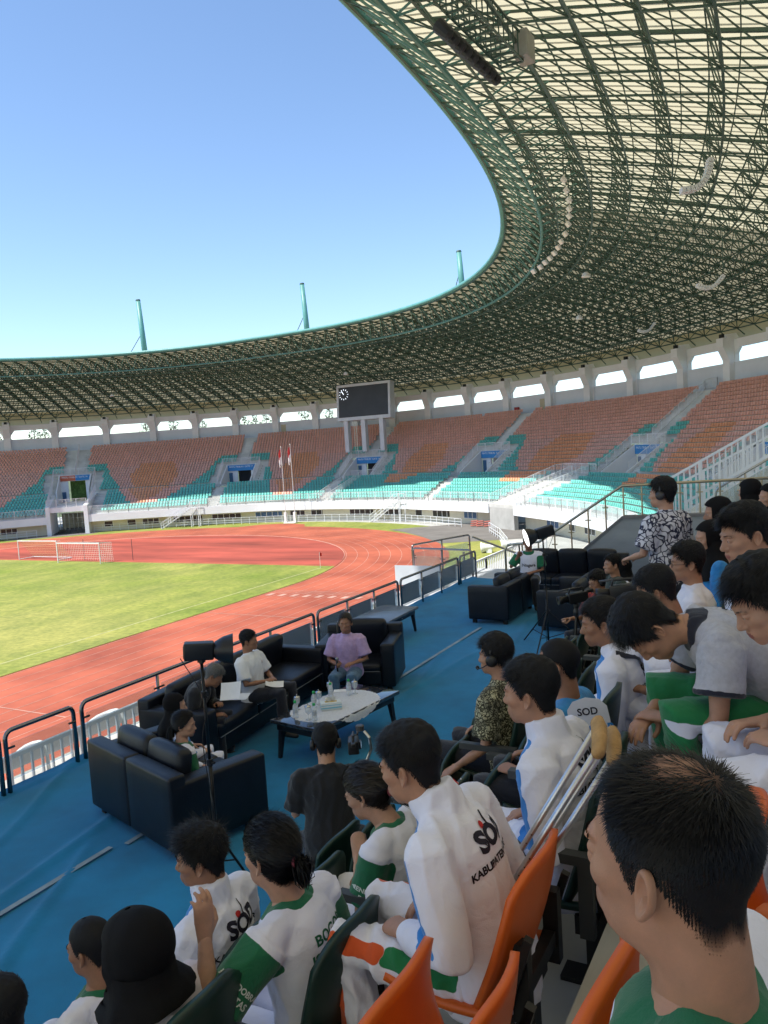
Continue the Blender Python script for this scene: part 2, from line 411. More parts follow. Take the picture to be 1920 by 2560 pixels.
# ground-floor windows (each its own part)
rw = random.Random(3); S = 4.0
while S < SMAX-8:
    wd = rw.choice([1.5, 2.6, 2.9, 5.2, 1.4, 2.8]); 
    if not (42 < S+wd and S < 51.5) and not (126.8 < S+wd and S < 136):
        o = MB(); o.box((0, -.10, .75), (wd, -.02, 1.75), bmat(S, 1.6, 0)); wo = o.build('window', m_col, GS)
        g = MB(); g.box((.07, -.13, .82), (wd-.07, -.105, 1.68), bmat(S, 1.6, 0)); g.build('pane', m_glassd if rw.random() < .9 else mat('pane_blue', (.05,.12,.25), .2, .2), wo)
        if wd > 2:
            g = MB()
            for k in range(1, int(wd/1.3)+1): g.box((wd*k/(int(wd/1.3)+1)-.04, -.15, .8), (wd*k/(int(wd/1.3)+1)+.04, -.131, 1.7), bmat(S, 1.6, 0))
            g.build('mullion', m_col, wo)
    S += wd + rw.choice([1.1, 1.6, 2.4])
for S in (101.5, 60.0):
    o = MB(); o.box((0, -.06, 0.02), (3.0, -.015, 1.9), bmat(S, 1.6, 0)); o.build('door', m_door, GS)
# railing builder
def railing(pts, h, name='railing', parent=None, m=None, pitch=.16, r=.022, posts=1.6, top=.035, low=.1, label=None):
    """vertical-bar railing along a polyline of foot points"""
    mb = MB(); pts = [Vector(p) for p in pts]; up = Vector((0,0,1))
    for a, b in zip(pts[:-1], pts[1:]):
        L = (b-a).length
        if L < .01: continue
        mb.bar(a+up*h, b+up*h, top, 4); mb.bar(a+up*low, b+up*low, r*1.2, 4)
        n = max(1, int(L/pitch))
        for k in range(n): q = a.lerp(b, (k+.5)/n); mb.bar(q+up*low, q+up*(h-.01), r, 4, caps=False)
        n = max(1, round(L/posts))
        for k in range(n+1): q = a.lerp(b, k/n); mb.bar(q, q+up*(h+.01), r*1.7, 4)
    return mb.build(name, m or m_rail, parent)
for a, b in ((0, 43.4), (50.3, 88.0), (88.0, 128.2)):
    railing([bv(S, .05, 3.2) for S in np.linspace(a, b, int((b-a)/3))], 1.45, 'parapet_railing', GS, pitch=.2)
railing([bv(S, .05, 3.2) for S in np.linspace(134.5, SMAX-2, 26)], 1.45, 'parapet_railing', GS, pitch=.17)
# vomitories
def text_mesh(s, size, font=None, ext=0.0, align='CENTER', bold=0.0):
    cu = bpy.data.curves.new('txt', 'FONT'); cu.body = s; cu.size = size; cu.align_x = align; cu.align_y = 'CENTER'; cu.extrude = ext; cu.offset = bold; cu.resolution_u = 3
    o = bpy.data.objects.new('txt', cu); TMPS.collection.objects.link(o)
    TMPS.view_layers[0].update(); dg = TMPS.view_layers[0].depsgraph; dg.update()
    me = bpy.data.meshes.new_from_object(o.evaluated_get(dg))
    V = [tuple(v.co) for v in me.vertices]; Fc = [tuple(p.vertices) for p in me.polygons]
    bpy.data.objects.remove(o); bpy.data.curves.remove(cu); bpy.data.meshes.remove(me)
    return V, Fc
m_print = mat('print_white', (.75,.78,.8), .6, 0)
GATES = ['16', '17', '18', '19', '20', '21']
for vi, c in enumerate(VOM):
    v = thing('stand_gateway', ['gateway balcony with half orange half blue banner above the tunnel', 'stand gateway with blue banner, just left of the two flag poles', 'stand gateway with blue banner directly below the scoreboard', 'stand gateway with blue banner, first one right of the scoreboard', 'stand gateway with blue banner above the white landing stairs', 'stand gateway with pale blue banner furthest right among the seats'][vi], 'gateway', group='gateways in the stand')
    hw = 2.9; s0, s1, zf = 8.95, 13.9, 6.62
    if vi == 0: zf = 5.0
    for sg in (-1, 1):
        A, B = sg*hw, sg*(hw-.22)
        x0, x1 = min(A, B), max(A, B); mb = MB()
        mb.add([tuple(bmat(c, 0, 0) @ Vector(q)) for q in [(x0,s0,zf-.2),(x1,s0,zf-.2),(x1,s1,zf-.2),(x0,s1,zf-.2),(x0,s0,7.0),(x1,s0,7.0),(x1,s1,10.1),(x0,s1,10.1)]],
               [(0,3,2,1),(4,5,6,7),(0,1,5,4),(1,2,6,5),(2,3,7,6),(3,0,4,7)])
        mb.build('side_wall', m_wall, v)
    mb = MB(); mb.box((-hw, s0-.1, zf-.3), (hw, s1+3, zf-.01), bmat(c, 0, 0)); mb.build('gateway_floor', m_stand, v)
    mb = MB(); mb.box((-hw-.1, s1-.15, 8.9), (hw+.1, s1+.6, 10.0), bmat(c, 0, 0)); mb.build('lintel', m_wall, v)
    mb = MB(); mb.box((-hw+.22, s1+.1, zf), (-.9 if vi else -1.4, s1+.35, 8.9), bmat(c, 0, 0)); mb.build('front_wall', m_wall, v); mb = MB(); mb.box((1.7, s1+.1, zf), (hw-.22, s1+.35, 8.9), bmat(c, 0, 0)); mb.build('front_wall', m_wall, v)
    if vi: mb = MB(); mb.box((-.9, s1+.62, zf), (1.7, s1+.8, 8.9), bmat(c, 0, 0)); mb.build('passage_backing', m_dark, v)  # near-black slab, the shade inside the gateway put into its colour
    else:
        mb = MB(); mb.box((-1.4, s1+2.4, zf), (1.7, s1+2.5, 8.9), bmat(c, 0, 0)); mb.build('passage_backing', mat('daylit_hedge', (.09,.16,.04), .9, .5, 2), v)  # mottled green panel closing this gateway
    if vi == 0:
        b1 = MB(); b1.box((-hw, s1-.24, 8.95), (0.0, s1-.16, 9.95), bmat(c, 0, 0)); b1.build('banner', m_orangeb, v)
        b1 = MB(); b1.box((0.02, s1-.24, 8.95), (hw, s1-.16, 9.95), bmat(c, 0, 0)); bo = b1.build('banner', m_blue, v)
    else:
        b1 = MB(); b1.box((-hw, s1-.24, 8.85), (hw, s1-.16, 9.95), bmat(c, 0, 0)); bo = b1.build('banner', m_blue, v)
    tv, tf = text_mesh('PINTU TRIBUN  GATE ' + GATES[vi], .42)
    mm = bmat(c, s1-.25, 9.6); t2 = MB(); t2.add([tuple(mm @ Vector((p[0]-.1, 0, p[1]))) for p in tv], tf); t2.build('lettering', m_print, bo)
    railing([bv(c-hw-.05, s1-.1, 10.0), bv(c+hw+.05, s1-.1, 10.0)], 1.25, 'railing', v, pitch=.17)
    for sg in (-1, 1): railing([bv(c+sg*(hw+.08), s1-.1, 9.95), bv(c+sg*(hw+.08), s0, 6.85)], 1.25, 'railing', v, pitch=.17)
    mb = MB(); mb.box((-hw+.3, s1-.02, zf+.02), (-hw+1.0, s1+.09, zf+1.9), bmat(c, 0, 0)); mb.build('side_door', mat('door_blue', (.05,.13,.25), .5, .1), v)
# tunnel under gateway 1
t = thing('tunnel_portal', 'white tunnel portal at the left with dark opening and gate under a balcony', 'tunnel')
for a, b in ((43.3, 44.0), (49.6, 50.3)):
    mb = MB(); mb.add([bv(a,-.3,-.1), bv(b,-.3,-.1), bv(b,9,-.1), bv(a,9,-.1), bv(a,-.3,4.9), bv(b,-.3,4.9), bv(b,9,6.6), bv(a,9,6.6)], [(0,3,2,1),(4,5,6,7),(0,1,5,4),(1,2,6,5),(2,3,7,6),(3,0,4,7)]); mb.build('side_wall', m_wall, t)
mb = MB(); mb.add([bv(44,0,3.9), bv(49.6,0,3.9), bv(49.6,9,3.9), bv(44,9,3.9), bv(44,0,4.75), bv(49.6,0,4.75), bv(49.6,9,4.75), bv(44,9,4.75)], [(0,3,2,1),(4,5,6,7),(0,1,5,4),(1,2,6,5),(2,3,7,6),(3,0,4,7)]); mb.build('balcony_slab', m_wall, t)
railing([bv(43.5, .15, 4.75), bv(50.1, .15, 4.75)], 1.35, 'balcony_railing', t, pitch=.2)
railing([bv(43.45, .2, 4.2), bv(43.45, 8.6, 7.0)], 1.3, 'side_railing', t, pitch=.2); railing([bv(50.2, .2, 4.2), bv(50.2, 8.6, 7.0)], 1.3, 'side_railing', t, pitch=.2)
mb = MB()
for k in range(9): x = 44.2+5.2*k/8; mb.bar(bv(x, 10, 0), bv(x, 10, 3.2), .06, 4)
for z in (.1, 1.2, 2.2, 3.1): mb.bar(bv(44.2, 10, z), bv(49.4, 10, z), .06, 4)
mb.build('gate', m_steel, t)
mb = MB(); mb.add([bv(44, 15, 0), bv(49.6, 15, 0), bv(49.6, 15, 2.9), bv(44, 15, 2.9)], [(0,1,2,3)]); mb.build('rear_wall', mat('tunnel_rear', (.55,.5,.38), .8, .3, .8), t)
for (S, s, sz) in ((45.2, 3.5, (1.5,.7,.6)), (46.2, 2.0, (1.2,.8,.35)), (48.2, 2.4, (1.0,.5,.7))):
    mb = MB(); mb.box((-sz[0]/2, 0, .0), (sz[0]/2, sz[1], sz[2]*.5), bmat(S, s, 0.01)); mb.box((-sz[0]/3, .1, sz[2]*.5), (sz[0]/2.4, sz[1]*.8, sz[2]), bmat(S, s, 0.01)); mb.build('stored_gear', mat('gear_dark', (.06,.06,.05), .7, .3), t, bevel=.03)

# back wall, columns, beam with openings
COLS = [3.5, 10, 17, 24, 31, 37.6, 43.3, 50.0, 57.1, 64.1, 70.6, 76.6, 82.2, 87.7, 93.1, 98.5, 104.5, 110.5, 117.3, 123.3, 129.5, 137.1, 143.9, 150.8, 157.6, 164.4, 171.2, 178, 185]
m_wallblue = mat('back_wall_paint', (0.66, 0.70, 0.75), 0.75, .06, .3)
mb = MB()
L = np.arange(0, SMAX-1, 2.0)
mb.quadstrip([bv(S, 25.0, row(NL+NU-1, S)[1]-.5) for S in L], [bv(S, 25.0, float(zopen(S))) for S in L])
mb.quadstrip([bv(S, 25.0, float(zopen(S))) for S in L], [bv(S, 25.5, float(zopen(S))) for S in L])
mb.quadstrip([bv(S, 25.5, float(zopen(S))) for S in L], [bv(S, 25.5, 10) for S in L])
mb.build('back_wall', m_wallblue, GS)
mb = MB()
mb.quadstrip([bv(S, 25.0, float(zopen(S))+1.75) for S in L], [bv(S, 25.0, float(zopen(S))+2.75) for S in L])
mb.quadstrip([bv(S, 25.6, float(zopen(S))+1.75) for S in L], [bv(S, 25.0, float(zopen(S))+1.75) for S in L])
mb.quadstrip([bv(S, 25.0, float(zopen(S))+2.75) for S in L], [bv(S, 25.6, float(zopen(S))+2.75) for S in L])
mb.quadstrip([bv(S, 25.6, float(zopen(S))+2.75) for S in L], [bv(S, 25.6, float(zopen(S))+1.75) for S in L])
mb.build('ring_beam', m_col, GS)
for S in COLS:
    zb = float(row(NL+NU-1, S)[1])-.2; zo = float(zopen(S))
    # column: shaft with a flared bracket head leaning inwards
    prof = [(-.7, zb), (-.7, zo+.3), (-1.55, zo+1.9), (-1.55, zo+2.95), (-1.0, zo+3.0), (-1.0, zo+3.35), (.35, zo+3.5), (.75, zo+2.9), (.75, zb)]
    hw = .62
    V = [tuple(bmat(S, 25.0, 0) @ Vector((-hw, q[0], q[1]))) for q in prof] + [tuple(bmat(S, 25.0, 0) @ Vector((hw, q[0], q[1]))) for q in prof]
    n = len(prof); mb = MB(); mb.add(V, [tuple(range(n-1,-1,-1)), tuple(range(n, 2*n))] + [(i, (i+1) % n, n+(i+1) % n, n+i) for i in range(n)])
    # fillets that round the opening towards the column
    for sg in (-1, 1):
        mb.add([tuple(bmat(S, 25.0, 0) @ Vector(q)) for q in [(sg*hw, .03, zo+.02), (sg*(hw+.18), .03, zo+.9), (sg*(hw+.9), .03, zo+1.78), (sg*hw, .03, zo+1.78), (sg*hw, .5, zo+.02), (sg*(hw+.18), .5, zo+.9), (sg*(hw+.9), .5, zo+1.78), (sg*hw, .5, zo+1.78)]],
               [(0,1,2,3),(7,6,5,4),(0,4,5,1),(1,5,6,2)])
    co = mb.build('column', m_col, GS)
    mb = MB(); mb.cbox((0, -1.25, zo+3.2), (.5, .35, .45), bmat(S, 25.0, 0)); mb.build('bearing', mat('bearing_dark', (.02,.025,.025), .6, .2), co)
    if int(S) % 3 == 0:
        mb = MB(); mb.bar(bv(S+hw+.12, 24.7, zb), bv(S+hw+.12, 24.7, zo+1.2), .07, 6); mb.build('downpipe', m_col, co)
# doors in back wall, red hydrant cabinet
for S in (77.6, 116.0):
    mb = MB(); mb.box((-.5, -.08, 0), (.5, -.02, 2.2), bmat(S, 25.0, float(ztop(S))-.3)); mb.build('back_door', m_door, GS)
mb = MB(); mb.box((-.4, -.45, 0), (.4, -.03, 1.3), bmat(112.0, 25.0, float(ztop(112))-.3)); mb.box((-.3, -.48, .15), (.3, -.45, 1.15), bmat(112.0, 25.0, float(ztop(112))-.3))
tag(mb.build('hydrant_cabinet', mat('hydrant_red', (.35,.02,.02), .5, .1)), 'dark red hydrant cabinet by the back wall of the stand', 'cabinet')
# middle rails on the two wide aisles and the big white stair in the gap
for c in (46.5, 143.1):
    railing([bv(c, *row(NL+8, c)), bv(c, *row(NL+NU-1, c))] + ([bv(c, 23.8, float(ztop(c))), bv(c-3.0, 24.6, float(ztop(c)))] if c > 100 else []), 1.25, 'aisle_railing', GS, pitch=.2)
st = thing('landing_stair', 'white railed concrete stair and landing in the gap between two seat blocks', 'stair')
mb = MB()
for i in range(16):
    s = 8.2*i/16; z = 3.0+3.6*i/16; g0, g1 = gap_lr(s)
    A = [bv(g0, s, z+.22), bv(g1, s, z+.22), bv(g1, s+.52, z+.22), bv(g0, s+.52, z+.22)]; B = [Vector((q.x, q.y, z-.25)) for q in A]
    mb.add(B+A, [(0,3,2,1),(4,5,6,7),(0,1,5,4),(1,2,6,5),(2,3,7,6),(3,0,4,7)])
mb.build('flight', m_stand, st)
mb = MB(); mb.add([bv(128.3,.0,-.1), bv(134.4,.0,-.1), bv(134.4,.6,-.1), bv(128.3,.6,-.1), bv(128.3,.0,3.0), bv(134.4,.0,3.0), bv(134.4,.6,3.0), bv(128.3,.6,3.0)], [(0,3,2,1),(4,5,6,7),(0,1,5,4),(1,2,6,5),(2,3,7,6),(3,0,4,7)]); mb.build('stair_wall', m_conc, st)
railing([bv(128.3,.1,3.2), bv(gap_lr(7.6)[0],7.6,6.6), bv(gap_lr(8)[0]+.2, 8.4, 6.7), bv(gap_lr(8)[1]-.2, 8.4, 6.7)], 1.3, 'railing', st, pitch=.18)
railing([bv(134.3,.1,3.2), bv(gap_lr(7.6)[1],7.6,6.6), bv(gap_lr(8)[1], 8.4, 6.7)], 1.3, 'railing', st, pitch=.18)
railing([bv(131.4,.1,3.2), bv((gap_lr(7.6)[0]+gap_lr(7.6)[1])/2,7.6,6.6)], 1.2, 'railing', st, pitch=.18)
# stair with rails running down from the gateway under the scoreboard
railing([bv(91.0,.4,3.3), bv(93.3,7.8,6.5), bv(97.0,8.6,6.6)], 1.35, 'stair_railing', GS, pitch=.18)
railing([bv(93.4,.4,3.3), bv(95.4,7.8,6.5)], 1.35, 'stair_railing', GS, pitch=.18)
# steel stairs from the parapet to the ground
for S, sg in ((68.3, -1), (108.5, -1)):
    t = thing('access_stair', 'white steel stair down from the stand to the grass, left of the flag poles' if S < 80 else 'white steel stair down from the stand to the grass, right of the flag poles', 'stair', group='white steel stairs to the track')
    a0, a1 = bv(S, -1.0, 3.2), bv(S+sg*5.2, -1.3, 0.05)
    mb = MB(); nst = 12
    off = bdir(S)[1]*.55
    for k in range(nst+1): q = a0.lerp(a1, k/nst); mb.bar(q-off, q+off, .06, 4)
    mb.build('treads', m_rail, t)
    for o in (-1, 1):
        mb = MB(); up = Vector((0,0,1))
        mb.bar(a0+off*o, a1+off*o, .07, 4); mb.bar(a0+off*o+up, a1+off*o+up, .04, 4); mb.bar(a0+off*o+up*.5, a1+off*o+up*.5, .03, 4)
        for k in range(5): q = a0.lerp(a1, k/4)+off*o; mb.bar(q, q+up, .035, 4)
        q = a0+off*o; mb.bar((q.x, q.y, 0), q+up*1.2, .06, 4); q2 = q-bdir(S)[0]*sg*1.3; mb.bar((q2.x, q2.y, 0), q2+up*1.2, .06, 4); mb.bar(q+up*1.2, q2+up*1.2, .04, 4); mb.bar(q, q2, .06, 4)
        mb.build('stair_rail', m_rail, t)
# low fence round the bend with three rails
fl = thing('low_fence', 'low white three-rail fence along the grass behind the bend', 'fence')
def fence(pts, parent, h=1.15, sp=1.5):
    pts = [Vector(p) for p in pts]; mb = MB(); up = Vector((0,0,1))
    for a, b in zip(pts[:-1], pts[1:]):
        n = max(1, round((b-a).length/sp))
        for k in range(n): q = a.lerp(b, k/n); mb.bar(q, q+up*h, .04, 4)
        for z in (.35, .72, h): mb.bar(a+up*z, b+up*z, .035, 4)
    q = pts[-1]; mb.bar(q, q+up*h, .04, 4); return mb.build('fence_run', m_rail, parent)
fence([(-111.6, 98.6, 0), (-106.5, 101.6, 0), (-101.3, 104, 0), (-94.5, 106.6, 0), (-87.1, 108.6, 0), (-80, 110.6, 0), (-72, 111.4, 0), (-64.5, 111.0, 0), (-56.8, 109.1, 0), (-50, 105.8, 0), (-43.4, 101.6, 0)], fl)
fence([(-117.6, 91.5, 0), (-122.5, 85.5, 0), (-126, 78, 0)], fl)
fence([(-37.0, 95.5, 0), (-33.0, 88.5, 0), (-29, 80, 0)], fl, 1.3)
mb = MB()
for (x, y) in ((-41.8, 102.3), (-40.8, 101.9), (-39.6, 101.6)):
    for k in range(3): mb.bar((x-.5, y+.12*k, .1+.28*k), (x+.6, y+.1*k-.3, .25+.28*k), .09, 6)
tag(mb.build('stacked_barriers', mat('barrier_red', (.42,.13,.1), .6, .3)), 'pile of reddish barriers at the right end of the low fence', 'barrier')
# ================================================================== SEATS in the bowl
m_teal = mat('seat_teal', (0.13, 0.50, 0.44), 0.5, 0.10, 0.8)
m_salm = mat('seat_salmon', (0.80, 0.41, 0.32), 0.55, 0.12, 0.8)
m_pink = mat('seat_faded_pink', (0.74, 0.42, 0.35), 0.55, 0.12, 0.8)
m_oran = mat('seat_orange', (0.78, 0.35, 0.19), 0.5, 0.12, 0.8)
m_mint = mat('seat_mint', (0.20, 0.46, 0.40), 0.5, 0.08, 0.8)
SEATM = [m_teal, m_salm, m_pink, m_oran, m_mint]
# low-poly tip-up shell seat: x along row, y outward (back), z up
def seat_proto():
    w = .215
    pr = [(-.20, .36), (-.21, .42), (.10, .40), (.17, .47), (.25, .78), (.19, .80), (.10, .52), (.04, .45)]  # side outline (y, z)
    pr = [(-.22,.38), (-.20,.44), (.08,.42), (.15,.78), (.22,.80), (.17,.36)]
    n = len(pr)
    V = [(-w, y, z) for y, z in pr] + [(w, y, z) for y, z in pr]
    # crown the top of the back
    F4 = [(i, (i+1) % n, n+(i+1) % n, n+i) for i in range(n)]
    caps = [(0,5,2,1), (5,4,3,2), (n,n+1,n+2,n+5), (n+5,n+2,n+3,n+4)]
    return np.array(V, np.float32), np.array(F4+caps, np.int32)
SV, SF = seat_proto()
pos = []; cid = []; rowi = []
SW = np.diff([20.0]+VOM+[186.0])
def sect(S):                         # section index and 0..1 across it
    b = [20.0]+VOM+[186.0]
    for k in range(len(b)-1):
        if b[k] <= S < b[k+1]: return k, (S-b[k])/(b[k+1]-b[k])
    return 0, .5
rs = random.Random(11)
TU = [0, .06, .10, .18, .30, .36, .56, .66, .80, .90, .95, 1.0]; TL_ = [19, 18, 13, 9, 3, 1.5, 1.5, 3.5, 8, 12, 17, 19]; TR_ = [19, 17, 13, 9, 7, 5, 5, 6, 8, 11, 16, 19]
for i in range(NL+NU):
    Sd = np.linspace(0, SMAX-1, 900); s_, _ = row(i, 100.0); P = bp(Sd, s_, 0); d = np.r_[0, np.cumsum(np.hypot(*np.diff(P[:,:2], axis=0).T))]
    n = int(d[-1]/.53); Sx = np.interp(np.arange(n)*.53, d, Sd)
    for S in Sx:
        S = float(S)
        if i < NL:
            if in_tunnel(S) or 50.2 < S < 52.3: continue
            g0, g1 = gap_lr(s_)
            if g0-.3 < S < g1+.3: continue
            if any(abs(S-(c-2.0)) < 1.0 for c in VOM[1:4]): continue
        elif i < NL+8:
            if any(abs(S-c) < 4.25 for c in VOM): continue
        else:
            if any(abs(S-c) < hw+.15 for c, hw in AIS_U): continue
            if i == NL+NU-1 and rs.random() < .004: continue
        k, u = sect(S); u = min(1, max(0, (u*SW[k]-3.2)/(SW[k]-6.4)))
        du = abs(u-.5)*2
        # colour pattern: salmon ground, teal waves rising to the aisles, an orange patch in the middle of each block
        if i < NL:
            if S < 90:
                c = 0 if i < np.interp(u, TU, TL_) else 1
                if c == 1 and abs(u-.45) < .17-.03*(7-i): c = 3
            else:
                c = 0
                if 5 <= i and .24 < u < .24+.34*(1-.22*(7-i)) : c = 3
        else:
            kk = i-NL
            c = 1
            if i < np.interp(u, TU, TL_ if S < 90 else TR_): c = 0
            elif 8 <= kk <= 10 and (u < .03 or u > .97): c = 0
            elif kk < 10 and abs(u-.46) < .20-.013*abs(kk-4): c = 3
            elif kk < 9 and .16 < abs(u-.5) < .42: c = 2
        if c == 0 and rs.random() < .01: c = 4
        z = float(row(i, S)[1])
        pos.append((S, s_+.42, z)); cid.append(c); rowi.append(i)
pos = np.array(pos); cid = np.array(cid)
Pw = bp(pos[:,0], 0, 0); Nx = np.interp(pos[:,0], SS, BN[:,0]); Ny = np.interp(pos[:,0], SS, BN[:,1]); nn = np.hypot(Nx, Ny); Nx /= nn; Ny /= nn
Pw[:,0] += Nx*pos[:,1]; Pw[:,1] += Ny*pos[:,1]; Pw[:,2] = pos[:,2]
dist = np.hypot(Pw[:,0], Pw[:,1])
vis = (Pw[:,1] > 25)                 # what the VIP wall hides cannot be among the individuals
fx = Pw-np.array([0,0,CAMH]); dep = fx@np.array(cam_d); ux = (fx@np.array(cam_r))/dep*2006
vis &= (ux < 900) & (ux > -960)
order = np.argsort(np.where(vis, dist, 1e9))
solo = set(order[:300].tolist())
NAMES = ['teal', 'salmon', 'faded pink', 'orange', 'mint']
seat_me = []
for m in SEATM: seat_me.append(np_mesh('stadium_seat', SV, SF, m))
def nword(n):
    a = ['', 'first', 'second', 'third', 'fourth', 'fifth', 'sixth', 'seventh', 'eighth', 'ninth', 'tenth', 'eleventh', 'twelfth', 'thirteenth', 'fourteenth', 'fifteenth', 'sixteenth', 'seventeenth', 'eighteenth', 'nineteenth']
    if n < 20: return a[n]
    t = ['twenty', 'thirty', 'forty', 'fifty', 'sixty', 'seventy', 'eighty', 'ninety'][n//10-2]
    return t+'-'+a[n % 10] if n % 10 else t[:-1]+'ieth'
ordn = {}
for i in sorted(solo, key=lambda q: (rowi[q], pos[q,0])):
    k_ = ordn.get(rowi[i], 0)+1; ordn[rowi[i]] = k_
    o = bpy.data.objects.new('stadium_seat', seat_me[cid[i]]); COL.objects.link(o)
    o.matrix_world = Matrix(((Ny[i], Nx[i], 0, Pw[i,0]), (-Nx[i], Ny[i], 0, Pw[i,1]), (0,0,1,Pw[i,2]), (0,0,0,1)))
    tag(o, '%s plastic seat past the platform rail, %s row from front, %s from left' % (NAMES[cid[i]], nword(rowi[i]+1), nword(k_)), 'seat', NAMES[cid[i]] + ' seats nearest the platform')
for c in range(5):
    idx = np.array([i for i in range(len(cid)) if cid[i] == c and i not in solo])
    if len(idx) == 0: continue
    tx, ty = Ny[idx], -Nx[idx]
    j = (RNG.random((len(idx), 1))-.5)*.02
    X = Pw[idx,0][:,None] + SV[None,:,0]*tx[:,None] + (SV[None,:,1]+j)*Nx[idx][:,None]
    Y = Pw[idx,1][:,None] + SV[None,:,0]*ty[:,None] + (SV[None,:,1]+j)*Ny[idx][:,None]
    Z = Pw[idx,2][:,None] + SV[None,:,2] + 0*X
    V = np.stack([X,Y,Z], -1).reshape(-1,3); Fq = (SF[None] + (np.arange(len(idx))*len(SV))[:,None,None]).reshape(-1,4)
    o = link('stadium_seats', np_mesh('stadium_seats', V, Fq, SEATM[c]))
    kind(o, 'stuff'); tag(o, 'rows of ' + NAMES[c] + ' plastic seats filling the far stand', 'seats')
# ================================================================== SCOREBOARD
sb = thing('scoreboard', 'large dark scoreboard with a clock in a white frame on three legs', 'scoreboard')
def cam_pt(px, py, S, s):            # point on the vertical plane through the stand at S (facing N)
    o = Vector((0,0,CAMH)); d = cam_d + cam_r*((px-960)/2006.24) - cam_u*((py-1280)/2006.24)
    n = bdir(S)[1]; q = bv(S, s, 0); t = (q-o).dot(n)/d.dot(n); return o+d*t
TL, TR, BR, BL = cam_pt(838, 965, 93.1, 13), cam_pt(972, 949, 93.1, 13), cam_pt(979, 1043, 93.1, 13), cam_pt(846, 1054.5, 93.1, 13)
ctr = (TL+TR+BR+BL)/4; wid = ((TR-TL).length+(BR-BL).length)/2; hei = ((TL-BL).length+(TR-BR).length)/2
ex = (TR-TL+BR-BL); ex.z = 0; ex.normalize(); ey = Vector((-ex.y, ex.x, 0)); 
if ey.y < 0: ey = -ey
tilt = math.radians(5)
ez = (Vector((0,0,1))*math.cos(tilt) + ey*math.sin(tilt)*1).normalized(); ey2 = ez.cross(ex).normalized()
if ey2.dot(ey) < 0: ey2 = -ey2
MS = Matrix(((ex.x, ey2.x, ez.x, ctr.x), (ex.y, ey2.y, ez.y, ctr.y), (ex.z, ey2.z, ez.z, ctr.z), (0,0,0,1)))
W2, H2 = wid/2, hei/2
m_frame = mat('board_frame', (.55,.58,.62), .5, .06, .6)
mb = MB(); mb.box((-W2, .12, -H2), (W2, 1.5, H2), MS); mb.build('housing', m_frame, sb)
for a, b in (((-W2, -.05, H2-.45), (W2, .12, H2)), ((-W2, -.05, -H2), (W2, .12, -H2+.6)), ((-W2, -.05, -H2+.6), (-W2+.42, .12, H2-.45)), ((W2-.42, -.05, -H2+.6), (W2, .12, H2-.45))):
    mb = MB(); mb.box(a, b, MS); mb.build('frame_bar', m_frame, sb)
mb = MB(); mb.box((-W2+.42, .02, -H2+.6), (W2-.42, .11, H2-.45), MS); mb.build('screen', mat('screen_dark', (.035,.036,.04), .45, .15, .5), sb)
ck = MB(); cxk, czk = -W2+1.5, H2-1.75
for k in range(12):
    a = 2*PI*k/12; ck.bar(MS @ Vector((cxk+.75*math.sin(a), .0, czk+.75*math.cos(a))), MS @ Vector((cxk+.98*math.sin(a), .0, czk+.98*math.cos(a))), .05, 4)
for a, l in ((-.64, .75), (-.58, .5)): ck.bar(MS @ Vector((cxk, 0, czk)), MS @ Vector((cxk+l*math.sin(a), 0, czk+l*math.cos(a))), .06, 4)
ck.build('clock', mat('clock_lit', (.8,.85,.9), .5, 0, emis=(.8,.88,1,.5)), sb)
for fx_ in (-.7, -.05, .62):
    b = MS @ Vector((fx_*W2, .7, -H2)); mb = MB(); M2 = Matrix.Translation((b.x, b.y, 0)) @ Rz(math.atan2(ex.y, ex.x))
    mb.box((-.42, -.5, b.z-5.6), (.42, .5, b.z+.05), M2); mb.build('leg', m_frame, sb)
b = MS @ Vector((-.45*W2, 1.2, -H2)); mb = MB()
for sg in (-.25, .25): mb.bar((b.x+ex.x*sg, b.y+ex.y*sg, b.z-5.5), (b.x+ex.x*sg, b.y+ex.y*sg, b.z+.2), .04, 4)
for k in range(14): mb.bar((b.x-ex.x*.25, b.y-ex.y*.25, b.z-5.4+.4*k), (b.x+ex.x*.25, b.y+ex.y*.25, b.z-5.4+.4*k), .025, 4)
mb.build('ladder', m_steel, sb)
# ================================================================== ROOF
wallP = BC + 25.0*BN
w_phi = np.unwrap(np.arctan2(wallP[:,1], wallP[:,0])); w_r = np.hypot(wallP[:,0], wallP[:,1])
o_ = np.argsort(w_phi); w_phi = w_phi[o_]; w_r = w_r[o_]; w_S = SS[o_]
def sup(phi, a, b, n=2.5):
    c, s = abs(math.cos(phi))/a, abs(math.sin(phi))/b; return (c**n+s**n)**(-1/n)
def r_in(phi): return sup(phi, 61.5, 90.3)
def r_wall(phi):
    ph = phi if phi > -PI/2 else phi+2*PI
    if w_phi[0] <= ph <= w_phi[-1]:
        return float(np.interp(ph, w_phi, w_r))
    e = min(abs(ph-w_phi[0]), abs(ph-w_phi[-1])); t = min(1, e/.35)
    r0 = w_r[0] if abs(ph-w_phi[0]) < abs(ph-w_phi[-1]) else w_r[-1]
    return r0*(1-t) + sup(phi, 95, 124.5)*t
def z_wall(phi):
    S = float(np.interp(phi, w_phi, w_S)); return float(zopen(S))+3.75
def roof_pt(phi, f, layer=0):        # layer 0 = sheet, 1 = lower nodes
    ri, rw = r_in(phi), r_wall(phi); r = ri + (rw-ri)*f
    zw = z_wall(phi)+1.9
    z = 30.0 - (30.0-zw)*max(f, 0)**1.35
    if layer == 1: z -= 2.5 - .35*f
    if layer == 2: z -= .28
    return Vector((CX + r*math.cos(phi), CY + r*math.sin(phi), z))
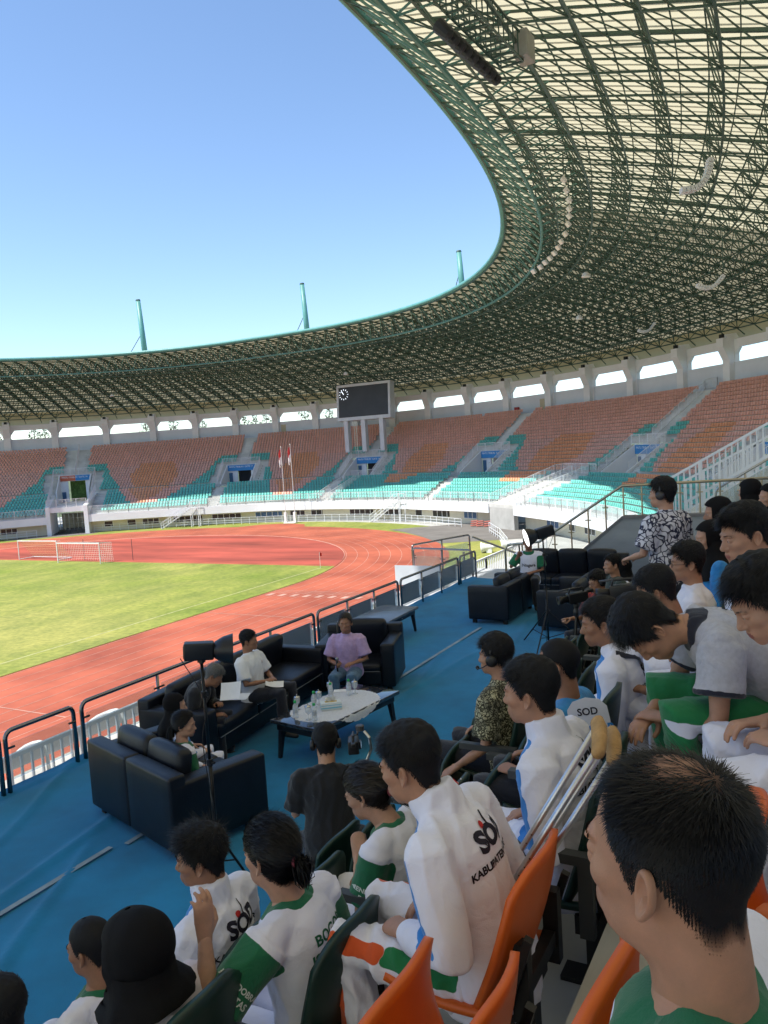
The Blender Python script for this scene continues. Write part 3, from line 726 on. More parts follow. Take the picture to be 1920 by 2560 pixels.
def sheet_mat(name, tr):
    m = mat(name, (0.40, 0.36, 0.26), 0.6, 0.08, 0.5); t = m.node_tree; b = t.nodes['Principled BSDF']; o = [n for n in t.nodes if n.type == 'OUTPUT_MATERIAL'][0]
    tl = t.nodes.new('ShaderNodeBsdfTranslucent'); tl.inputs[0].default_value = (.86, .78, .52, 1); mx = t.nodes.new('ShaderNodeMixShader'); mx.inputs[0].default_value = tr
    t.links.new(b.outputs[0], mx.inputs[1]); t.links.new(tl.outputs[0], mx.inputs[2]); t.links.new(mx.outputs[0], o.inputs[0]); return m
m_sheet = sheet_mat('roof_sheet_far', .17); m_sheetv = sheet_mat('roof_sheet_translucent', .44)  # translucency added to brighten the shade below; near bays pass more sunlight
m_truss = mat('truss_green', (0.05, 0.098, 0.078), 0.5, 0.15, 1.5)
m_trussl = mat('truss_edge_teal', (0.11, 0.31, 0.28), 0.45, 0.12, 1.0)
RF = thing('stadium_roof', 'green steel space-frame roof with cream sheeting curving round the stadium', 'roof')
# radial grid by equal arc on the inner edge, clockwise from the far left to over the camera
ph = np.linspace(math.radians(131), math.radians(-32), 1200)
pin = np.array([roof_pt(a, 0)[:2] for a in ph]); dd = np.r_[0, np.cumsum(np.hypot(*np.diff(pin, axis=0).T))]
NB = int(dd[-1]/2.25); PH = np.interp(np.linspace(0, dd[-1], NB+1), dd, ph)
NR = 13
for j in range(NB):
    a, b = PH[j], PH[j+1]; mid = (a+b)/2
    # cream sheet: lapped strips running from the edge to the back
    mb = MB(); K = 4
    for k in range(K):
        pa, pb = a+(b-a)*k/K, a+(b-a)*(k+1)/K
        A = [roof_pt(pa, f) for f in np.linspace(0, 1.12, 13)]; B = [roof_pt(pb, f)-Vector((0,0,.07)) for f in np.linspace(0, 1.12, 13)]
        mb.quadstrip(A, B)
        mb.quadstrip(B, [roof_pt(pb, f) for f in np.linspace(0, 1.12, 13)])
    mb.build('roof_sheet', m_sheetv if mid < math.radians(40) else m_sheet, RF)
    mb = MB(); heavy = (j % 5 == 0); rk = .86+.80*min(1, max(0, (math.degrees(mid)-25)/45))
    T = [[roof_pt(p, i/NR, 2) for i in range(NR+1)] for p in (a, b)]
    Bm = [roof_pt(mid, .085+.915*(i+.5)/NR, 1) for i in range(NR)]
    nb = PH[j+2] if j+2 <= NB else b+(b-a); Bn = [roof_pt((b+nb)/2, .085+.915*(i+.5)/NR, 1) for i in range(NR)]
    for i in range(NR+1):
        mb.bar(T[0][i], T[1][i], .06*rk, 4, caps=False)                                    # ring chord, upper
        if i < NR:
            mb.bar(T[0][i], T[0][i+1], (.07 if not heavy else .13)*rk, 4, caps=False)         # radial chord, upper
            h = T[0][i].lerp(T[0][i+1], .5); h2 = T[1][i].lerp(T[1][i+1], .5); mb.bar(h, h2, .05*rk, 4, caps=False)   # purlin
            for q in (T[0][i], T[1][i], T[0][i+1], T[1][i+1]): mb.bar(Bm[i], q, .043*rk, 4, caps=False)               # web
            mb.bar(Bm[i], Bn[i], (.10 if i % 3 == 1 else .07)*rk, 4, caps=False)              # ring chord, lower
            if i < NR-1: mb.bar(Bm[i], Bm[i+1], .065*rk, 4, caps=False)                       # radial chord, lower
    # rear supports down to the column heads
    mb.bar(Bm[NR-1], roof_pt(mid, 1.0, 1)-Vector((0,0,.5)), .07, 4, caps=False)
    mb.build('truss_bay', m_truss, RF)
mb = MB(); mb.smooth = True
mb.tube([roof_pt(p, -.004)+Vector((0,0,.05)) for p in PH], .27, 10); mb.build('edge_gutter', m_trussl, RF)
mb = MB()
mb.tube([roof_pt(p, .085)-Vector((0,0,2.3)) for p in PH], .12, 6)
for j in range(NB):
    q = roof_pt(PH[j], .085)-Vector((0,0,2.3)); q2 = roof_pt(PH[j+1], .085)-Vector((0,0,2.3)); t1 = roof_pt(PH[j], .004)-Vector((0,0,.2)); t2 = roof_pt(PH[j+1], .004)-Vector((0,0,.2)); mb.bar(q, t2, .055, 4, caps=False); mb.bar(q2, t2, .055, 4, caps=False); mb.bar(q, roof_pt(PH[j], .17, 2), .05, 4, caps=False); mb.bar(q2, roof_pt(PH[j], .17, 2), .05, 4, caps=False)
mb.build('edge_truss', mat('truss_edge_green', (.10,.24,.21), .5, .15, 1), RF)
mb = MB(); mb.quadstrip([roof_pt(p, 1.05) for p in PH], [Vector((roof_pt(p, 1.05).x, roof_pt(p, 1.05).y, z_wall(p)-1.15)) for p in PH]); mb.build('rear_cladding', m_sheet, RF)
# the rest of the ring, out of view, that shades the near stand
P2 = np.linspace(math.radians(-32), math.radians(-229), 70)
mb = MB()
for f0, f1 in ((0,.35), (.35,.7), (.7,1.12)):
    mb.quadstrip([roof_pt(p, f0) for p in P2], [roof_pt(p, f1) for p in P2])
mb.build('roof_sheet', m_sheetv, RF)
# white gutter teeth at the outer top and the masts
def ray_to_z(px, py, z):
    d = cam_d + cam_r*((px-960)/2006.24) - cam_u*((py-1280)/2006.24); t = (z-CAMH)/d.z; return Vector((0,0,CAMH)) + d*t
for S, tp, bt, lb in ((56.0, (345,752), (361,872), 'tall tapered green steel mast above the roof, leftmost of three'), (81.1, (755,711), (767,820), 'tall tapered green steel mast above the roof, middle of three'), (103.4, (1147,630), (1153,695), 'green steel mast above the roof, rightmost and shortest of three')):
    t = thing('roof_mast', lb, 'mast', group='masts above the roof')
    A = cam_pt(*tp, S, 26.5); B = cam_pt(*bt, S, 26.5); Bl = B+(B-A).normalized()*5
    mb = MB(); mb.smooth = True; mb.bar(Bl, A, .62, 12, .45); mb.build('shaft', m_trussl, t)
    mb = MB(); mb.bar(A, A+(A-B).normalized()*.25, .5, 12, .42); mb.build('cap', m_truss, t)
    td, nd = bdir(S); c0 = A.lerp(B, .66); mb = MB(); mb.bar(c0, Vector((c0.x, c0.y, 26.2))-td*8.5+nd*2, .07, 4); mb.bar(c0, Vector((c0.x, c0.y, 26.2))+td*1.8+nd*1, .05, 4); mb.build('guy_cable', m_truss, t)
# floodlights along the ring, speaker arrays hanging from the frame
m_flood = mat('floodlight_body', (.7,.7,.68), .4, .05); m_floodg = mat('floodlight_glass', (.8,.8,.75), .15, 0)
FLP = [(860,703),(870,745),(880,782),(881,817),(881,845),(877,877),(866,915),(850,945),(838,968),(823,990),(806,1010),(787,1027),(768,1045),(742,1062)]
for fi, (zx, zy) in enumerate(FLP):
    q = ray_to_z(860+.639*zx, .639*zy, 27.0); t = thing('floodlight', 'white floodlight in the curved row on the inner roof ring, %s from the top' % ('first','second','third','fourth','fifth','sixth','seventh','eighth','ninth','tenth','eleventh','twelfth','thirteenth','fourteenth')[fi], 'floodlight', tuple(q), group='floodlights on the roof ring')
    az = math.atan2(CY-q.y, CX-q.x); Mx = Rz(az) @ Matrix.Rotation(math.radians(38), 4, 'Y'); sc_ = .13+.0019*(q-Vector((0,0,CAMH))).length
    mb = MB(); mb.cbox((0,0,0), (.35*sc_*2, 1.0*sc_*2, .8*sc_*2), Mx); mb.build('housing', m_flood, t, bevel=.03)
    mb = MB(); mb.cbox((.37*sc_,0,0), (.03, .88*sc_*2, .68*sc_*2), Mx); mb.build('glass', m_floodg, t)
    mb = MB(); mb.bar((0,0,.3), (0,0,1.4), .05, 4); mb.build('bracket', m_truss, t)
m_spk = mat('speaker_white', (.62,.64,.66), .5, .04); m_spkg = mat('speaker_grille', (.3,.31,.33), .6, .1)
for (xa, ya, xb, yb, zz, lb) in ((1433,622,1305,735,24.0,'white curved line-array loudspeaker hanging under the roof, nearest and largest'), (1484,1078,1376,1105,22.5,'white curved line-array loudspeaker hanging under the roof, middle of three'), (1215,1263,1147,1286,22.5,'white curved line-array loudspeaker under the roof near the columns, smallest')):
    a = ray_to_z(860+.639*xa, .639*ya, zz); b0 = 860+.639*xb, .639*yb
    d = cam_d + cam_r*((b0[0]-960)/2006.24) - cam_u*((b0[1]-1280)/2006.24); tt = (a-Vector((0,0,CAMH))).dot(cam_d); b = Vector((0,0,CAMH)) + d*tt
    t = thing('line_array_speaker', lb, 'loudspeaker', group='line arrays under the roof')
    ax = (b-a); L = ax.length; ax.normalize(); sag = (-cam_u + cam_r*.8); sag = (sag-ax*sag.dot(ax)).normalized(); side = cam_d
    n = 12
    def cpt(u): return a + ax*L*u + sag*(L*.30*math.sin(PI*u*.9))
    for k in range(n):
        p0, p1 = cpt(k/n), cpt((k+.86)/n); dx = (p1-p0).normalized(); nx = dx.cross(side).normalized(); sy = nx.cross(dx)
        Mx = Matrix(((dx.x, nx.x, sy.x, (p0.x+p1.x)/2), (dx.y, nx.y, sy.y, (p0.y+p1.y)/2), (dx.z, nx.z, sy.z, (p0.z+p1.z)/2), (0,0,0,1)))
        mb = MB(); mb.cbox((0,0,0), ((p1-p0).length, L*.12, L*.2), Mx); mb.build('cabinet', m_spk, t)
    mb = MB(); mb.bar(a, a+Vector((0,0,3.5)), .04, 4); mb.build('hanger', m_truss, t)
# lighting gear and catwalk close to the inner edge
t = thing('lighting_catwalk', 'catwalk with dark spotlights hung inside the roof edge, top right', 'catwalk')
ca, cb = ray_to_z(860+.639*350, 2, 26.4), ray_to_z(860+.639*615, .639*265, 26.4)
mb = MB()
for o in (Vector((0,0,0)), Vector((.9,0,0))):
    for h in (0, 1.0): mb.bar(ca+o+Vector((0,0,h)), cb+o+Vector((0,0,h)), .05, 4)
for k in range(13):
    q = ca.lerp(cb, k/12); mb.bar(q, q+Vector((.9,0,0)), .05, 4); mb.bar(q, q+Vector((0,0,1)), .03, 4); mb.bar(q+Vector((.9,0,0)), q+Vector((.9,0,1)), .03, 4)
mb.build('walkway_frame', m_truss, t)
for k in range(9):
    q = ca.lerp(cb, .25+.75*k/8); mb = MB(); Mx = Matrix.Translation(q+Vector((-.35,0,-.25))) @ Matrix.Rotation(-.7, 4, 'Y'); mb.lathe([(.1,-.35),(.2,-.3),(.26,.15),(.27,.3)], 10, Mx); mb.build('spotlight', mat('spot_black', (.02,.022,.025), .5, .1), t)
mb = MB(); q = cb+Vector((.9,.2,.6)); mb.cbox(q, (.6, 1.0, 1.0)); mb.build('junction_box', mat('box_grey', (.3,.3,.27), .6, .1), t, bevel=.05)
for (px, py, lw) in ((1465,690,'below the row of floodlights'),(280,990,'at the far left, above the tunnel'),(552,995,'left of the scoreboard, above the stand gateway'),(865,935,'directly above the scoreboard'),(1448,796,'between the two right-hand line arrays'),(1085,1058,'just right of the scoreboard')):
    q = ray_to_z(px, py, 24.0 if py > 780 else 25.5); t = thing('bay_lamp', 'small white lamp hung beneath the roof frame ' + lw, 'lamp', tuple(q), group='single lamps beneath the roof')
    mb = MB(); mb.lathe([(.12,.35),(.3,.2),(.42,-.05),(.38,-.1)], 10); mb.build('shade', m_flood, t); mb = MB(); mb.bar((0,0,.3), (0,0,1.8), .03, 4); mb.build('rod', m_truss, t)

# ================================================================== beyond the stand: hills, trees
hm = mat('hill_green', (0.10, 0.16, 0.16), 1.0, .25, .004)
V = []; n = 90
for i in range(n):
    a = math.radians(20 + 150*i/(n-1))
    h = 95 + 70*mnoise.noise(Vector((i*.11, 3.1, 0))) + 25*mnoise.noise(Vector((i*.4, 7, 0)))
    for k, (rr, hh) in enumerate(((3000, -5), (3300, h*.62), (3600, h), (3900, h*.55))):
        V.append((CX+rr*math.cos(a), CY+rr*math.sin(a), hh+8*mnoise.noise(Vector((i*.9, k*2.3, 1)))))
Fq = [(i*4+k, (i+1)*4+k, (i+1)*4+k+1, i*4+k+1) for i in range(n-1) for k in range(3)]
kind(link('hills', np_mesh('hills', V, Fq, hm, True)), 'structure')
m_leafc = mat('conifer_leaf', (0.075, 0.12, 0.045), 0.8, .4, 1.5); m_bark = mat('bark', (.12,.085,.06), .9, .2, 4)
for k, (px, h, dd_) in enumerate(((85,21.6,33), (112,20.6,40), (8,20.7,36), (365,21.5,34), (435,21.7,36), (508,20.9,42), (612,21.7,38), (640,21.2,44), (668,21.6,36), (765,22.3,35), (826,22.4,38))):
    S = float(np.interp(px, [15,135,265,380,485,585,685,785,830], [37.6,43.3,50.1,57.1,64.1,70.6,76.6,82.2,84.9])); q = bv(S, 0, 0)
    q = cam_pt(px, 1080, S, dd_); rt = random.Random(k)
    t = thing('roadside_tree', ['slim conifer seen through the wall opening beyond the stand, tree %s from the left' % w for w in ('second','third','first','fourth','fifth','sixth','seventh','eighth','ninth','tenth','eleventh')][k], 'tree', (q.x, q.y, 0), group='trees beyond the stand')
    mb = MB(); mb.bar((0,0,-.05), (0,0,h-.5), .28, 8, .04)
    for z in range(10): a = rt.random()*6.28; zz = 8+z*(h-9)/10; mb.bar((0,0,zz), (1.2*math.cos(a)*(1.1-z/11), 1.2*math.sin(a)*(1.1-z/11), zz+.9), .05, 4, .02)
    mb.build('trunk', m_bark, t)
    nn_ = 1500; V = []; Fq = []
    for i in range(nn_):
        u = rt.random()**.7; z = h - u*(h-8); rad = (.3+1.9*min(1, u*2.2))*(.5+.5*rt.random())*(1+.35*math.sin(z*3.1+k)); a = rt.random()*6.28
        c = Vector((rad*math.cos(a), rad*math.sin(a), z)); s_ = .10+.16*rt.random()
        e1 = Vector((rt.gauss(0,1), rt.gauss(0,1), rt.gauss(0,1))).normalized()*s_; e2 = Vector((rt.gauss(0,1), rt.gauss(0,1), rt.gauss(0,1))).normalized()*s_*.6
        b_ = len(V); V += [c-e1, c-e2, c+e1, c+e2]; Fq.append((b_, b_+1, b_+2, b_+3))
    link('crown', np_mesh('crown', [tuple(v) for v in V], Fq, m_leafc), t)
# ================================================================== VIP PLATFORM
FZ = 8.3
ROWX = [-2.3+.72*k for k in range(9)]; ROWZ = [8.93+.40*k for k in range(9)]
m_carpet = mat('carpet_blue', (.003,.17,.375), .95, .22, 1.2, bump=.35, bscale=180, sheen=.1)
m_tape = mat('carpet_seam_tape', (.22,.30,.38), .8, .3, 3)
m_gr_ = mat('cladding_grey', (.27,.28,.29), .45, .12, .9, stretch=(1,1,4)); m_greyc = MATS['cladding_grey']
m_vip = mat('platform_white', (.62,.64,.68), .8, .08, .5)
PL = kind(link('platform', None), 'structure')
mb = MB(); mb.box((-7.95, -5, 7.75), (-2.3, 19.0, FZ-.01)); mb.build('platform_slab', m_vip, PL)
mb = MB(); mb.box((-7.7, -5, -.05), (-7.3, 19.0, 7.75)); mb.build('platform_front_wall', m_vip, PL)
for r in range(9):
    mb = MB(); x0 = ROWX[r]-.52; x1 = x0+.72 if r < 8 else x0+6
    mb.box((x0, -5, 7.8), (x1-.002, 19.0, ROWZ[r])); mb.build('terrace_step', m_conc, PL)
mb = MB(); mb.box((-10.9, -5, 6.7), (-7.72, 30, 7.12)); mb.build('lower_deck', m_conc, PL)  # floor under the white fence, mostly unseen; added to bounce sunlight onto the platform
CREASE = [(.62,3.0,.030,.055,1.5,5.2), (.50,4.6,.026,.05,2.2,6.6), (.55,3.7,.022,.05,1.2,4.2), (.45,2.2,.024,.05,1.8,5.0), (.16,3.6,.020,.05,8.5,13.2), (.10,3.4,.018,.05,10.5,16.0), (-.12,6.4,.016,.05,9.2,12.5)]
# carpet with soft wrinkles and a loose front edge
nx, ny = 110, 440; V = []; 
for j in range(ny):
    y = -4.5+23.3*j/(ny-1)
    for i in range(nx):
        x = -7.80+4.82*i/(nx-1)
        z = FZ+.006
        z += .018*max(0, mnoise.noise(Vector((x*1.1, y*.5, 2))))+.014*abs(mnoise.noise(Vector((x*.6+y*.45, y*.2-x, 5))))
        z += .030*math.exp(-((x+5.9+.18*math.sin(y*.7)+.30*(y-4))/.05)**2)*(1 if 3 < y < 6 else 0)
        for (k1, k0, hh, ww, y0, y1) in CREASE: z += hh*math.exp(-((x+k1*y+k0+.05*math.sin(y*2.3))/ww)**2)*min(1, max(0, (y-y0)*1.5))*min(1, max(0, (y1-y)*1.5))
        if i == 0: x -= .03+.04*mnoise.noise(Vector((0, y*1.3, 9))); z += .035+.03*mnoise.noise(Vector((1, y*1.1, 4)))
        if i in (1, 2): z += .02
        V.append((x, y, z))
Fq = [(j*nx+i, j*nx+i+1, (j+1)*nx+i+1, (j+1)*nx+i) for j in range(ny-1) for i in range(nx-1)]
kind(link('carpet', np_mesh('carpet', V, Fq, m_carpet, True)), 'structure')
mb = MB()
for a, b in ((-4.4, 4.9), (5.0, 6.6), (9.2, 13.7)):
    mb.box((-5.70+.01*a, a, FZ+.024), (-5.645+.01*a, b, FZ+.0275))
kind(mb.build('carpet_seam', m_tape), 'structure')

def glass_mat():
    m = bpy.data.materials.new('rail_glass'); m.use_nodes = True; t = m.node_tree; t.nodes.clear()
    o = t.nodes.new('ShaderNodeOutputMaterial'); tr = t.nodes.new('ShaderNodeBsdfTransparent'); tr.inputs[0].default_value = (.86,.90,.90,1)
    gl = t.nodes.new('ShaderNodeBsdfGlossy'); gl.inputs['Roughness'].default_value = .08; gl.inputs['Color'].default_value = (.9,.95,1,1)
    df = t.nodes.new('ShaderNodeBsdfDiffuse'); df.inputs[0].default_value = (.8,.82,.85,1)
    fr = t.nodes.new('ShaderNodeFresnel'); fr.inputs[0].default_value = 1.3; m1 = t.nodes.new('ShaderNodeMixShader'); t.links.new(fr.outputs[0], m1.inputs[0]); t.links.new(tr.outputs[0], m1.inputs[1]); t.links.new(gl.outputs[0], m1.inputs[2])
    m2 = t.nodes.new('ShaderNodeMixShader'); m2.inputs[0].default_value = .045; t.links.new(m1.outputs[0], m2.inputs[1]); t.links.new(df.outputs[0], m2.inputs[2]); t.links.new(m2.outputs[0], o.inputs[0]); MATS['rail_glass'] = m; return m
m_glass = glass_mat()
m_dsteel = mat('rail_steel', (.22,.22,.23), .22, .1, 4, metal=1.0)
def glass_rail(name, label, a, b, h, zb=None, r=.026, posts=3, gz=(.16,.56), group=None, clip=True, m=None):
    """panel with rounded top tube, end posts, inner posts, clips and a glass pane; a,b foot points"""
    m = m or m_dsteel
    a = Vector(a); b = Vector(b); up = Vector((0,0,1)); d = (b-a).normalized(); t = thing(name, label, 'railing', tuple(a), group=group)
    L = (b-a); rc = .09
    loop = [Vector((0,0,-.05)), up*(h-rc)]
    for k in range(1, 5): an = PI/2*k/4; loop.append(up*(h-rc+rc*math.sin(an)) + d*rc*(1-math.cos(an)))
    for k in range(1, 5): an = PI/2*k/4; loop.append(L + up*(h-rc+rc*math.cos(an)) - d*rc*(1-math.sin(an)))
    loop.append(L-up*.05)
    mb = MB(); mb.smooth = True; mb.tube(loop, r, 10); mb.build('top_tube', m, t)
    for k in range(1, posts+1):
        q = L*(k/(posts+1)); mb = MB(); mb.smooth = True; mb.bar(q-up*.05, q+up*(h-.01), r*.85, 8); mb.build('post', m, t)
    sd_ = d.cross(up)
    if clip:
        for k in range(0, posts+2):
            q = L*(k/(posts+1)) + up*(h*.74); mb = MB(); e0 = -.09 if k > 0 else 0; e1 = .09 if k < posts+1 else 0; mb.bar(q+d*e0+sd_*.02, q+d*e1+sd_*.02, .014, 6); mb.build('clip', m, t)
    for k in range(posts+1):
        q0 = L*(k/(posts+1))+d*.06; q1 = L*((k+1)/(posts+1))-d*.06; mb = MB(); s2 = sd_*.005
        A = [q0+up*gz[0], q1+up*gz[0], q1+up*(h*.80), q0+up*(h*.80)]
        mb.add([p-s2 for p in A]+[p+s2 for p in A], [(3,2,1,0),(4,5,6,7),(0,1,5,4),(1,2,6,5),(2,3,7,6),(3,0,4,7)]); mb.build('glass_pane', m_glass, t)
    return t
RX = -7.72; RH = .70
for k, (ya, yb, n, lb) in enumerate(((.2, 5.28, 3, 'steel and glass railing panel at the far left, cut by the photo edge'), (5.36, 6.26, 0, 'short steel and glass railing panel left of the sofas'), (6.38, 11.38, 3, 'long steel and glass railing panel behind the seated speakers'), (11.50, 14.55, 2, 'steel and glass railing panel behind the woman in the armchair'), (14.68, 17.72, 2, 'steel and glass railing panel beside the far coffee table end'), (17.84, 18.85, 0, 'short end panel of the steel railing at the platform corner'))):
    glass_rail('glass_railing', lb, (RX, ya, FZ), (RX, yb, FZ), RH, posts=n, group='front railing panels')
glass_rail('glass_railing', 'steel railing across the far left corner of the platform landing', (-7.85, 18.95, FZ-.35), (-9.7, 19.3, FZ-.35), 1.05, posts=1, gz=(.3,.8))
glass_rail('glass_railing', 'steel railing on the outer side of the landing', (-9.75, 19.35, FZ-.35), (-9.0, 21.6, FZ-.35), 1.12, posts=1, gz=(.3,.8))
t = thing('landing', 'pale grey stair landing beyond the platform corner', 'landing')
mb = MB(); mb.box((-9.9, 15.6, 7.2), (-7.96, 22.5, 7.92)); mb.build('slab', mat('landing_grey', (.45,.48,.52), .6, .1, 1), t)
mb = MB(); mb.bar((-8.1, 19.0, 8.95), (-8.1, 19.0, 7.9), .03, 8); mb.bar((-8.9, 21.6, 9.0), (-6.9, 23.0, 7.9), .035, 8); mb.build('handrail', m_steel, t)
mb = MB(); mb.box((-9.55, 17.9, 8.25), (-8.3, 17.93, 8.75)); mb.build('plate', mat('acrylic_plate', (.5,.55,.6), .2, .1, 1), t)
mb = MB(); mb.box((-7.95, 19.0, 7.6), (-5.6, 22.6, 7.98)); tag(mb.build('side_deck', MATS['landing_grey'], bevel=.01), 'grey side deck beyond the blue carpet', 'deck')
# white bar fence beyond the railing
wf = thing('white_fence', 'white vertical-bar fence below the front railing of the platform', 'fence')
for a in np.arange(-2, 29, 3.1): railing([Vector((-9.0, a, 7.15)), Vector((-9.0, a+3.1, 7.15))], 1.05, 'fence_panel', wf, pitch=.155, r=.020, posts=3.1, top=.038)
for k in range(4):
    y0 = 3.2+2.7*k
    t = thing('dugout_canopy', ['pale translucent dugout canopy with curved white ribs at the left edge, first of four', 'pale translucent dugout canopy with curved white ribs, second from the left edge', 'pale translucent dugout canopy with white ribs, third from the left edge', 'pale dugout canopy behind the woman in the armchair, fourth from the left'][k], 'canopy', group='dugout canopies')
    rib = []; 
    for q in range(9): u = q/8; rib.append((-10.6+1.1*u, 7.35+.62*math.sin(u*PI*.5)))
    mb = MB(); mb.quadstrip([Vector((x, y0, z)) for x, z in rib], [Vector((x, y0+2.6, z)) for x, z in rib]); mb.build('sheet', mat('canopy_sheet', (.55,.5,.52), .3, .1, 1), t, smooth=True)
    for q in range(3):
        mb = MB(); mb.tube([Vector((x, y0+1.3*q, z+.03)) for x, z in rib]+[Vector((-9.45, y0+1.3*q, 7.0))], .028, 6); mb.build('rib', m_rail, t)
# grey side wall with glass rail on its slope
mb = MB()
prof = [(-5.85, FZ-.4), (-5.85, FZ), (-4.05, 9.76), (-1.9, 9.80), (-1.9, FZ-.4)]
n = len(prof); mb.add([(x, 19.0, z) for x, z in prof]+[(x, 19.22, z) for x, z in prof], [tuple(range(n)), tuple(range(2*n-1, n-1, -1))]+[(i, n+i, n+(i+1) % n, (i+1) % n) for i in range(n)])
sw = mb.build('side_wall', m_greyc); tag(sw, 'grey clad side wall with sloping top at the end of the platform', 'wall')
mb = MB(); 
for a, b in (((-5.85, FZ), (-4.05, 9.76)), ((-4.05, 9.76), (-1.9, 9.80))): mb.add([(a[0], 18.96, a[1]), (b[0], 18.96, b[1]), (b[0], 19.26, b[1]), (a[0], 19.26, a[1]), (a[0], 18.96, a[1]+.06), (b[0], 18.96, b[1]+.06), (b[0], 19.26, b[1]+.06), (a[0], 19.26, a[1]+.06)], [(0,3,2,1),(4,5,6,7),(0,1,5,4),(1,2,6,5),(2,3,7,6),(3,0,4,7)])
mb.build('coping', mat('coping_grey', (.16,.15,.15), .5, .1), sw)
gr = thing('slope_railing', 'steel and glass railing climbing the sloping grey wall', 'railing')
m_bronze = mat('warm_steel', (.42,.36,.26), .3, .1, 4, metal=1.0)
pa, pb, pc = Vector((-7.0, 19.1, FZ)), Vector((-4.05, 19.1, 9.80)), Vector((-.6, 19.1, 9.84)); up = Vector((0,0,1))
mb = MB(); mb.smooth = True; mb.tube([Vector((-7.0, 19.1, FZ)), Vector((-7.0, 19.1, 9.0)), Vector((-6.92, 19.1, 9.12)), Vector((-6.1, 19.1, 9.2)), pb+up*.72, pc+up*.76], .032, 8); mb.build('handrail', m_bronze, gr)
def slope_z(x): return FZ if x < -5.85 else (FZ+(x+5.85)/1.8*1.46 if x < -4.05 else 9.80)
def top_z(x): return float(np.interp(x, [-7.0,-6.1,-4.05,-.6], [9.15,9.2,10.52,10.6]))
for x in np.arange(-6.55, -.7, .42):
    mb = MB(); mb.bar((x, 19.1, slope_z(x)), (x, 19.1, top_z(x)), .02, 6); po = mb.build('post', m_bronze, gr)
    mb = MB(); mb.bar((x-.07, 19.08, slope_z(x)*.3+top_z(x)*.7), (x+.07, 19.08, slope_z(x)*.3+top_z(x)*.7), .014, 6); mb.build('clip', m_bronze, po)
    mb = MB(); x2 = x+.39; mb.add([(x+.03, 19.1, slope_z(x)+.1), (x2, 19.1, slope_z(x2)+.1), (x2, 19.1, top_z(x2)-.1), (x+.03, 19.1, top_z(x)-.1)], [(0,1,2,3)]); mb.build('glass_pane', m_glass, gr)
# near stair rails of the neighbouring stand, climbing to the right
ns = thing('side_stair_rails', 'big white stair rails climbing the stand beyond the grey wall', 'railing')
for Y, z0, z1, xa, xb, hh in ((23.0, 9.05, 12.6, -3.9, 2.6, 1.2), (25.4, 8.65, 12.4, -4.2, 3.0, 1.2), (21.0, 9.0, 12.0, -2.9, 2.4, .95)):
    railing([Vector((xa, Y, z0)), Vector((xb, Y, z1))], hh, 'stair_rail', ns, pitch=.17, r=.026, posts=1.3, top=.045)
mb = MB()
for k in range(24): x = -5.0+.42*k; mb.box((x, 19.3, 6.5), (x+.419, 29.0, 8.45+.23*k-.12*(k < 3)))
mb.build('stair_flight', m_stand, ns)
glass_rail('glass_railing', 'steel handrail rising behind the headscarf spectators at the right', (-2.05, 19.35, 9.55), (-.2, 19.35, 10.65), .8, posts=2, m=m_steel)
# ---------------------------------------------------------------- sofas
m_leather = mat('leather_black', (.006,.008,.014), .38, .25, 5, bump=.25, bscale=120, spec=.4); m_leatherg = mat('leather_grey', (.10,.105,.115), .5, .2, 5, bump=.25, bscale=120)
m_seam = mat('seam_thread', (.25,.27,.30), .6, 0)
def rbox(lo, hi, name, m, parent, bev=.035, puff=0.0, M=None, seg=3):
    me = bpy.data.meshes.new(name); bm = bmesh.new(); bmesh.ops.create_cube(bm, size=1.0)
    for v in bm.verts: v.co = Vector([(lo[i]+hi[i])/2+v.co[i]*(hi[i]-lo[i]) for i in range(3)])
    bmesh.ops.bevel(bm, geom=list(bm.edges), offset=bev, segments=seg, profile=.5, affect='EDGES')
    if puff:
        bmesh.ops.subdivide_edges(bm, edges=[e for e in bm.edges if e.calc_length() > .15], cuts=5, use_grid_fill=True)
        c = [(lo[i]+hi[i])/2 for i in range(3)]
        for v in bm.verts:
            u = [(v.co[i]-c[i])/((hi[i]-lo[i])/2) for i in range(3)]
            k = max(range(3), key=lambda i: abs(u[i])*(hi[i]-lo[i])**-.0)
            fall = 1
            for i in range(3):
                if i != k: fall *= max(0, 1-u[i]**2)
            v.co[k] += puff*fall*(1 if u[k] > 0 else -1)
    bm.to_mesh(me); bm.free(); me.materials.append(m)
    me.polygons.foreach_set('use_smooth', [True]*len(me.polygons))
    o = link(name, me, parent)
    if M is not None: o.matrix_local = M
    return o
